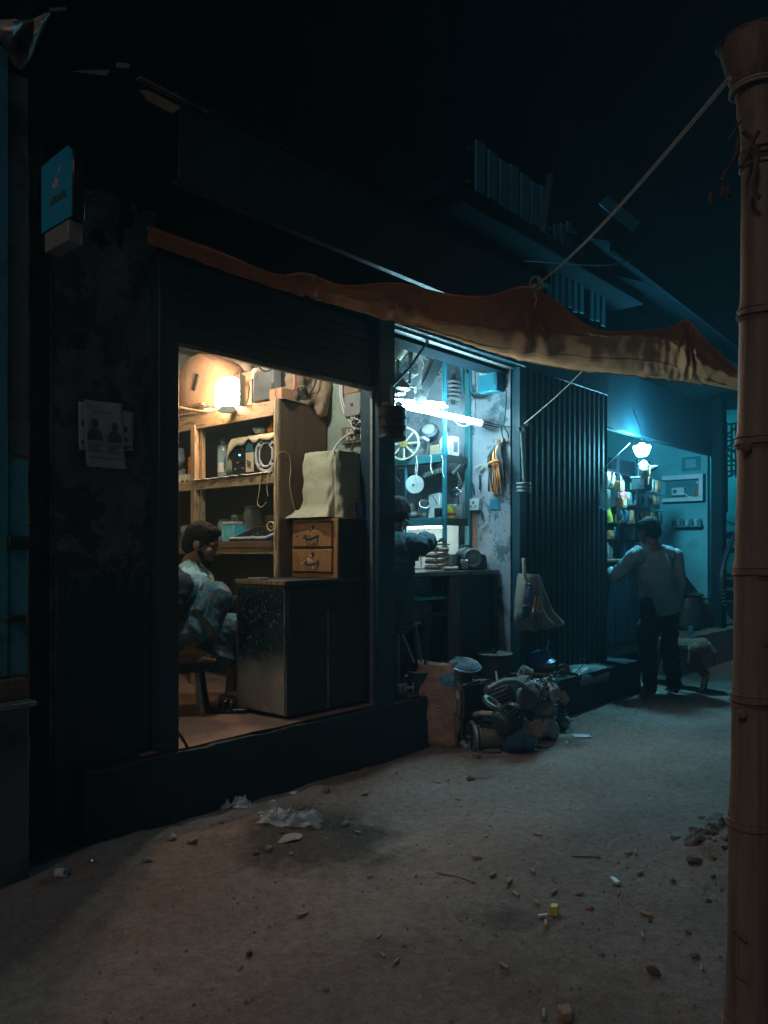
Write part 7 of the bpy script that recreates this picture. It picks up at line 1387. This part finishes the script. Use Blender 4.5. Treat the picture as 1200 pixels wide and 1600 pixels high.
for (a, dd, nm) in ((P(.37, -.06, .0), F1, 0), (P(.30, .10, .0), F1 * .9 + Vector((-.66, -.75, 0)) * .15, 1)):
    a = a.copy(); a.z = ZF; dd = Vector(dd).normalized(); sd_ = dd.cross(Vector((0, 0, 1)))
    t = thing('sandal', ('worn sandal on the raised-foot side, nearest the doorway' if nm else 'dark sandal on the foot resting on the shop floor'), 'sandal', a)
    pts = [a + dd * (-.075 + .27 * i / 11) for i in range(12)]; L_ = [p + sd_ * (.034 + .012 * math.sin(math.pi * i / 11)) for i, p in enumerate(pts)]; R_ = [p - sd_ * (.034 + .012 * math.sin(math.pi * i / 11)) for i, p in enumerate(pts)]
    MB().poly([p + Vector((0, 0, .003)) for p in L_ + R_[::-1]], (0, 0, 1), .022).build('sole', M['leather'], t, bevel=.005)
    for o in (.06, .10): MB().tube(catmull([a + dd * o + sd_ * .046 + Vector((0, 0, .015)), a + dd * o + sd_ * .03 + Vector((0, 0, .065)), a + dd * o - sd_ * .03 + Vector((0, 0, .065)), a + dd * o - sd_ * .046 + Vector((0, 0, .015))], 5), .012, 7).build('strap', M['leather'], t)
    for k in (-1, 0, 1): MB().ball(a + dd * .08 + sd_ * .016 * k + Vector((0, 0, .078)), .006, 8).build('buckle', M['steel'], t)
stl = thing('wooden_stool', 'dark wooden stool the shopkeeper sits on, pale front leg', 'stool', P(.03, .03, 0)); MB().box(P(.06, .05, .335), (.40, .36, .03), math.atan2(-.66, .75)).jitter(.003, 7).build('seat', M['wood_old'], stl, bevel=.006); MB().box(P(.05, .05, .29), (.34, .30, .06), math.atan2(-.66, .75)).build('apron', M['wood_dark'], stl)
for (f_, r_, m) in ((.19, .17, 'steel'), (.19, -.1, 'wood_dark'), (-.12, .17, 'wood_dark'), (-.12, -.1, 'wood_dark')): MB().bar(P(f_ - .02, r_, .32), P(f_ + .03, r_ + .01, 0), .03, .022).build('leg', M[m], stl)

# ---- worker on the stool in shop two (dark against the bench light)
P = frame((4.14, 3.62, ZF), (.93, .37)); S0 = P(0, 0, 0); wk = thing('person', 'worker in dark clothes bending over the bench, half hidden by the pillar', 'person', S0)
F2 = Vector((.93, .37, 0)); hc = P(.17, 0, 1.25); hf = (F2 * .9 + Vector((0, 0, -.45))).normalized(); b = MB(); HP, hq = head(b, hc, hf, (.35, .15, 1), 1.02)
b.caps(P(0, 0, .56), P(.08, 0, .98), .12, .12); b.caps(P(.08, -.14, 1.03), P(.08, .14, 1.03), .06)
b.caps(P(.02, .09, .54), P(.40, .12, .55), .07, .05); b.caps(P(.40, .12, .55), P(.37, .12, .10), .05, .036); foot(b, P(.37, .12, .085), F2); b.caps(P(.02, -.09, .54), P(.40, -.12, .55), .07, .05); b.caps(P(.40, -.12, .55), P(.30, -.12, .10), .05, .036); foot(b, P(.30, -.12, .085), F2)
b.caps(P(.09, .18, 1.03), P(.25, .20, 1.06), .043, .036); b.caps(P(.25, .20, 1.06), P(.42, .10, 1.10), .034, .026); hand(b, P(.42, .10, 1.10), P(.35, -.05, -.8) - P(0, 0, 0), -F2, F2.cross(Vector((0, 0, 1))), .35)
b.caps(P(.09, -.18, 1.03), P(.20, -.24, .88), .043, .036); b.caps(P(.20, -.24, .88), P(.42, -.12, .92), .034, .026); hand(b, P(.42, -.12, .92), F2, (0, 0, -1), F2.cross(Vector((0, 0, 1))), .5)
b.remeshed(.0065, 2).build('body', M['skin_dark'], wk, smooth=180); h = MB(); hair(h, HP, hq, 1.04); fold(h.remeshed(.007, 2), .006, 40).build('hair', M['hair'], wk, smooth=180)
s = MB(); s.caps(P(-.01, 0, .52), P(.07, 0, .98), .165, .155); s.caps(P(.08, -.15, 1.03), P(.08, .15, 1.03), .085); s.caps(P(.09, .19, 1.03), P(.25, .21, 1.06), .066, .055); s.caps(P(.25, .21, 1.06), P(.38, .13, 1.09), .052, .042); s.caps(P(.09, -.19, 1.03), P(.20, -.25, .88), .066, .055); s.caps(P(.20, -.25, .88), P(.37, -.15, .91), .052, .042)
crease(s.remeshed(.009, 3), .014, 10, 3).build('shirt', M['trouser_blue'], wk, smooth=180)
s = MB(); s.ball(P(0, 0, .53), (.17, .18, .12), 14); s.caps(P(.02, .09, .54), P(.40, .12, .55), .095, .075); s.caps(P(.40, .12, .55), P(.37, .12, .13), .075, .06); s.caps(P(.02, -.09, .54), P(.40, -.12, .55), .095, .075); s.caps(P(.40, -.12, .55), P(.30, -.12, .13), .075, .06)
fold(s.remeshed(.011, 3), .010, 9, 5).build('trousers', M['trouser_blue'], wk, smooth=180)
hp0 = P(.455, .08, 1.0); t = thing('screwdriver', 'thin screwdriver held in the worker hand over the coils', 'screwdriver', hp0 + Vector((0, 0, -.12))); MB().cyl(hp0 + Vector((0, 0, .03)), hp0 + Vector((.005, 0, -.04)), .010).build('handle', M['black_plastic'], t); MB().cyl(hp0 + Vector((.005, 0, -.04)), hp0 + Vector((.01, 0, -.13)), .004).build('shank', M['iron_dark'], t)

# ---- customer standing at the stall, seen from behind
ft = at(1032, 1080, y=2.95); S0 = Vector((ft.x, 2.95, gz(ft.x, 2.95) + .004)); P_c = frame(S0, (.55, .83)); P = lambda f, r, z: P_c(f - .18 * max(0, z - .9), r + .10 * max(0, z - .9), z + .05 * max(0, z - .9)); F3 = Vector((.55, .83, 0)).normalized(); R3 = Vector((F3.y, -F3.x, 0))
cu = thing('person', 'standing man in a loose grey shirt and black trousers leaning on the stall, back turned', 'person', S0)
b = MB(); hc = P(.22, -.13, 1.545); hf = (F3 * .93 - R3 * .25 + Vector((0, 0, -.25))).normalized(); HP, hq = head(b, hc, hf, (.15, .2, 1), 1.02)
b.caps(P(0, 0, .92), P(.13, -.09, 1.32), .125, .125); b.caps(P(.13, -.24, 1.34), P(.13, .07, 1.34), .062)
b.caps(P(0, .09, .90), P(.02, .11, .49), .075, .055); b.caps(P(.02, .11, .49), P(-.04, .12, .09), .052, .038); foot(b, P(-.04, .12, .082), F3 * .95 + R3 * .2); b.caps(P(0, -.09, .90), P(.06, -.10, .49), .075, .055); b.caps(P(.06, -.10, .49), P(.02, -.10, .09), .052, .038); foot(b, P(.02, -.10, .082), F3 - R3 * .1)
b.caps(P(.12, .13, 1.33), P(.07, .21, 1.06), .046, .038); b.caps(P(.07, .21, 1.06), P(.12, .23, .82), .036, .027); hand(b, P(.12, .23, .82), (.1, .1, -1), -R3, F3, .25)
b.caps(P(.13, -.27, 1.33), P(.25, -.38, 1.12), .046, .038); b.caps(P(.25, -.38, 1.12), P(.46, -.34, 1.18), .036, .027); hand(b, P(.46, -.34, 1.18), F3, (0, 0, -1), R3, .4)
b.remeshed(.0065, 2).build('body', M['skin_dark'], cu, smooth=180); h = MB(); hair(h, HP, hq, 1.05); crease(h.remeshed(.006, 2), .005, 44, 2).build('hair', M['hair'], cu, smooth=180)
s = MB(); s.caps(P(-.005, .0, .90), P(.10, -.075, 1.24), .172, .160); s.caps(P(.12, -.24, 1.33), P(.12, .06, 1.33), .088); s.caps(P(.13, -.09, 1.38), P(.15, -.10, 1.43), .075, .062); s.caps(P(-.02, .02, .86), P(-.01, .0, .92), .178, .178)
s.caps(P(.11, .14, 1.32), P(.065, .22, 1.06), .074, .062); s.caps(P(.065, .22, 1.06), P(.11, .235, .88), .058, .050); s.caps(P(.13, -.28, 1.32), P(.25, -.39, 1.12), .074, .060); s.caps(P(.25, -.39, 1.12), P(.42, -.35, 1.17), .056, .046)
s = s.remeshed(.008, 4); s.v = [p + R3 * math.sin((p - S0).dot(R3) * 30 + p.z * 14) * .009 * sm(1.3, .95, p.z) for p in s.v]
s.v = [Vector((p.x, p.y, max(p.z, S0.z + .795 + .02 * math.sin((p - S0).dot(R3) * 12)) if p.z < S0.z + .85 and (p - S0).dot(R3) < .19 else p.z)) for p in s.v]
crease(fold(s, .008, 8, 2), .013, 9, 5, (1, 1, .45)).build('shirt', M['shirt_grey'], cu, smooth=180)
s = MB(); s.ball(P(0, 0, .90), (.165, .17, .12), 14); s.caps(P(0, .09, .88), P(.02, .11, .49), .105, .080); s.caps(P(.02, .11, .49), P(-.04, .12, .10), .078, .066); s.caps(P(0, -.09, .88), P(.06, -.10, .49), .105, .080); s.caps(P(.06, -.10, .49), P(.02, -.10, .10), .078, .066)
crease(s.remeshed(.009, 3), .016, 9, 8).build('trousers', M['trouser_black'], cu, smooth=180)

# ---- dog
dg_ = at(1096, 1080, y=2.72); S0 = Vector((dg_.x, 2.72, gz(dg_.x, 2.72))); D = Vector((.22, .975, 0)).normalized(); SD = Vector((D.y, -D.x, 0)); P = lambda f, r, z: S0 + D * f + SD * r + Vector((0, 0, z))
dog = thing('dog', 'brown street dog standing behind the man with its rump to the lane', 'dog', S0)
b = MB(); b.caps(P(.0, 0, .44), P(.16, 0, .43), .098, .088); b.caps(P(.16, 0, .43), P(.46, 0, .42), .085, .118); b.ball(P(.44, 0, .40), (.11, .11, .13), 14); b.caps(P(.50, 0, .48), P(.62, 0, .60), .085, .062)
b.ball(P(.66, 0, .63), (.068, .062, .066), 14); b.caps(P(.70, 0, .615), P(.80, 0, .585), .040, .026)
for k in (-1, 1): b.caps(P(.635, k * .045, .67), P(.615, k * .065, .73), .022, .006)
for k in (-1, 1):
    o = .03 * k
    b.caps(P(.02, k * .065, .42), P(.08 + o, k * .08, .30), .075, .042); b.caps(P(.08 + o, k * .08, .30), P(-.05 + o, k * .08, .17), .036, .022); b.caps(P(-.05 + o, k * .08, .17), P(-.02 + o, k * .08, .03), .021, .018); b.caps(P(-.02 + o, k * .08, .022), P(.03 + o, k * .08, .016), .023, .018)
    b.caps(P(.45, k * .07, .40), P(.42 - o, k * .075, .25), .055, .032); b.caps(P(.42 - o, k * .075, .25), P(.44 - o, k * .075, .11), .028, .021); b.caps(P(.44 - o, k * .075, .11), P(.44 - o, k * .075, .03), .020, .018); b.caps(P(.44 - o, k * .075, .022), P(.48 - o, k * .075, .016), .023, .018)
b.caps(P(-.08, 0, .47), P(-.13, .01, .40), .026, .022); b.caps(P(-.13, .01, .40), P(-.12, .03, .27), .022, .012)
fold(b.remeshed(.008, 3), .004, 30).build('body', M['dog_fur'], dog, smooth=180)
s = MB(); 
for k in (-1, 1): s.caps(P(-.045 + .03 * k, k * .081, .16), P(-.02 + .03 * k, k * .081, .03), .0235, .0205)
s.remeshed(.007, 2).build('pale_hock', M['dog_pale'], dog, smooth=180)
MB().ball(P(.825, 0, .588), .014, 8).build('nose', M['hair'], dog)
for k in (-1, 1): MB().ball(P(.712, k * .038, .645), .008, 8).build('eye', M['hair'], dog)

# ================================================================== LITTER ON THE LANE
def film_bag(label, c, w, h, seed, stand):
    """thin crumpled film: a creased sheet folded over itself, open at the mouth"""
    q = MB(); n = 30; so = Vector((seed * 2.3, seed, 0)); rows = []
    for i in range(n + 1):
        row = []
        for j in range(n + 1):
            a, b_ = i / n - .5, j / n - .5; p0 = Vector((a * 3.2, b_ * 3.2, seed))
            r1 = 1 - abs(mn.noise(p0 * .75 + so)) * 2; r2 = 1 - abs(mn.noise(p0 * 1.6 + so)) * 2; r3 = mn.noise(p0 * 3.2 + so)
            e = max(abs(a), abs(b_)) * 2
            z = (.55 * r1 * r1 + .28 * r2 * r2 + .10 * r3 + .12) * h * (1 - .75 * e ** 4) + stand * h * 1.6 * math.exp(-((a + .30) / .16) ** 2) * math.exp(-((b_) / .22) ** 2)
            dx = mn.noise(p0 * 2 + so * 2) * .25; dy = mn.noise(p0 * 2 + so * 3) * .25
            x = IR * ((a + dx * .5) * w * (1 + .2 * mn.noise(p0))) + IV * ((b_ + dy * .5) * w * .55); p = c + x; p.z = gz(p.x, p.y) + max(.002, z); row.append(p)
        rows.append(row)
    q.grid(rows); return tag(q.build('plastic_bag', M['film'], solid=.0006, smooth=75), label, 'plastic bag')
glassy('film', (.50, .57, .63), .36, .10)
c = gp(362, 1274); film_bag('crumpled pale plastic bag standing against the plinth foot', c, .19, .075, 3, 1.0)
c = gp(452, 1288); film_bag('glinting clear plastic bag lying out on the dirt', c, .30, .085, 9, .35)
t = gp(961, 1381); q = MB().box(t + Vector((0, 0, .012)), (.055, .028, .014), .9).jitter(.008, 30); tag(q.build('paper_wad', M['white_plastic'], bevel=.004), 'small folded white paper on the dirt right of centre', 'paper')
t = gp(866, 1428); q = MB().box(t + Vector((0, 0, .018)), (.034, .03, .034), .5).jitter(.006, 30); tag(q.build('yellow_packet', M['yellow_plastic'], bevel=.004), 'tiny yellow packet on the dirt near the lane centre', 'packet')
t = gp(848, 1432); tag(MB().box(t + Vector((0, 0, .008)), (.035, .012, .010), -.6).jitter(.004, 40).build('paper_curl', M['white_plastic']), 'white paper curl touching the yellow packet', 'paper')
t = gp(884, 1580); tag(MB().box(t + Vector((0, 0, .012)), (.06, .04, .03), .7).jitter(.012, 22).build('brick_fragment', M['brick'], bevel=.005), 'broken brick fragment at the bottom edge of the picture', 'brick')
a, b_ = gp(682, 1362), gp(744, 1382); tag(MB().tube([a + Vector((0, 0, .006)), (a + b_) / 2 + Vector((.01, 0, .008)), b_ + Vector((0, 0, .006))], .004, 6).build('thin_stick', M['steel_dull']), 'thin grey stick lying on the dirt in mid lane', 'stick')
a, b_ = gp(893, 1340), gp(938, 1342); tag(MB().tube([a + Vector((0, 0, .006)), b_ + Vector((0, 0, .006))], .0035, 6).build('twig', M['dry_husk']), 'short dark twig just beyond the cigarette ends', 'twig')
a = gp(910, 1153); q = MB(); q.grid([[a + IR * (.13 * i / 8 - .06) + IV * (.09 * j / 4) + Vector((0, 0, .008 + .010 * abs(mn.noise(Vector((i * .5, j * .6, 3)))))) for i in range(9)] for j in range(5)]); tag(q.build('torn_paper', M['white_plastic'], solid=.001), 'torn white paper strip lying beyond the motor heap', 'paper')
a = gp(885, 1163); tag(MB().box(a + Vector((0, 0, .006)), (.05, .018, .008), .4).build('paper_chip', M['scrap']), 'small pale chip left of the torn paper strip', 'paper')
a = gp(458, 1250); tag(MB().box(a + Vector((0, 0, .005)), (.04, .035, .006), .5).build('card_square', M['scrap']), 'small pale square of card beyond the clear plastic bag', 'card')
a = gp(452, 1316); q = MB(); q.ball(a + Vector((0, 0, .004)), (.075, .045, .010), 14); tag(q.jitter(.014, 14).build('flat_stone', M['stone']), 'flat pale stone just in front of the clear plastic bag', 'stone')
a = gp(95, 1386); tag(MB().lathe([(.012, -.02), (.018, -.02), (.018, .02), (.012, .02), (.012, -.02)], a + Vector((0, 0, .02)), (.5, -.8, .1), 14, caps=False).build('pipe_end', M['scrap']), 'short pale pipe end at the foot of the dark wall, lower left', 'pipe')
a = gp(146, 1368); tag(MB().lathe([(.016, 0), (.018, .004), (.016, .010), (.006, .012)], a, (.2, .1, 1), 14).build('bottle_cap', M['steel']), 'shiny bottle cap near the pipe end, lower left', 'bottle cap')
random.seed(77)
butt_me = MB().cyl((-.018, 0, .006), (.018, 0, .006), .0055, .0048, 8).mesh('cigarette_butt'); butt_me.materials.append(M['butt'])
spots = [(716, 1248), (683, 1222), (720, 1258), (760, 1306), (832, 1365), (770, 1372), (796, 1382), (806, 1398), (865, 1396), (838, 1410), (853, 1446), (592, 1460), (598, 1490), (788, 1512), (982, 1339), (993, 1338), (1000, 1368), (1010, 1430), (1004, 1464), (850, 1582), (1097, 1518), (905, 1398), (966, 1400), (578, 1370), (745, 1340), (840, 1304), (620, 1500), (473, 1430), (560, 1300)]
for k, (u, v) in enumerate(spots):
    p = gp(u, v); o = bpy.data.objects.new('cigarette_butt', butt_me); COL.objects.link(o); o.location = p + Vector((0, 0, .001)); o.rotation_euler = (0, 0, random.uniform(0, 6.28)); s_ = random.uniform(.8, 1.35); o.scale = (s_, s_, s_)
    tag(o, 'tiny pale cigarette end trodden into the dirt lane', 'cigarette end', 'cigarette ends scattered on the lane')
st_me = []
for k in range(4): q = MB().ball((0, 0, .006), (.016, .012, .009), 8).jitter(.007, 40, k); me = q.mesh('pebble', smooth=50); me.materials.append(M[('stone', 'mud', 'brick', 'stone')[k]]); st_me.append(me)
pst = [(390, 1265), (440, 1306), (300, 1330), (270, 1328), (420, 1334), (400, 1340), (455, 1340), (500, 1260), (540, 1290), (510, 1246), (700, 1218), (230, 1362), (150, 1402), (1015, 1440), (1075, 1460), (1085, 1495), (940, 1490), (1020, 1520), (620, 1212), (570, 1240), (345, 1300), (735, 1218), (920, 1420), (1050, 1380), (510, 1545), (390, 1490)]
for k, (u, v) in enumerate(pst):
    p = gp(u, v); o = bpy.data.objects.new('pebble', st_me[k % 4]); COL.objects.link(o); o.location = p; o.rotation_euler = (0, 0, random.uniform(0, 6)); s_ = random.uniform(.7, 1.6); o.scale = (s_, s_, s_)
    tag(o, 'small dull pebble loose on the dirt lane', 'pebble', 'pebbles loose on the lane')
gv = MB(); random.seed(5)
for k in range(9000):
    x = random.uniform(.8, 7.5); y = random.uniform(.1, 3.2)
    if random.random() > .35 + .65 * max(0, mn.noise(Vector((x * 1.2, y * 1.2, 0)))) + (.3 if y > 2.6 else 0): continue
    r = random.choice((.0015, .002, .002, .003, .004, .006, .009)); z = gz(x, y); a = random.uniform(0, 6.28); c_, s_ = math.cos(a) * r, math.sin(a) * r
    gv.add([(x + c_, y + s_, z), (x - s_, y + c_, z), (x - c_, y - s_, z), (x + s_, y - c_, z), (x, y, z + r * 1.1)], [(0, 1, 4), (1, 2, 4), (2, 3, 4), (3, 0, 4)])
o = gv.build('grit', M['stone'], smooth=0); o['kind'] = 'stuff'; tag(o, 'fine grit scattered over the dirt lane', 'grit')
# clods of dug earth by the bamboo
ck = thing('earth_clods', 'low heap of dark earth clods beside the bamboo foot', 'earth heap', gp(1100, 1350)); random.seed(8)
for k in range(40):
    u = random.gauss(1105, 26); v = 1330 + random.gauss(0, 22) + (u - 1100) * -.2; p = gp(u, v); s_ = random.choice((.008, .012, .016, .024, .034)); MB().ball(p + Vector((0, 0, s_ * .05)), (s_ * 1.5, s_ * 1.1, s_ * .55), 10).jitter(s_ * .7, .9 / s_, k).jitter(s_ * .3, 2.2 / s_, k).build('clod', M['mud'], ck, smooth=50)
# ================================================================== AIR: faint night haze round the whole lane
hz = MB().bb(-5, 41, -8, 9, -1.2, 16.5).build('haze', None); hz['kind'] = 'stuff'; tag(hz, 'thin night haze hanging over the whole lane', 'haze')
hm = bpy.data.materials.new('haze'); hm.use_nodes = True; hm.node_tree.nodes.clear()
ho = hm.node_tree.nodes.new('ShaderNodeOutputMaterial'); hv = hm.node_tree.nodes.new('ShaderNodeVolumePrincipled')
hv.inputs['Color'].default_value = (.40, .80, 1, 1); hv.inputs['Density'].default_value = .0060; hv.inputs['Anisotropy'].default_value = .3
hm.node_tree.links.new(hv.outputs[0], ho.inputs['Volume']); hz.data.materials.append(hm)
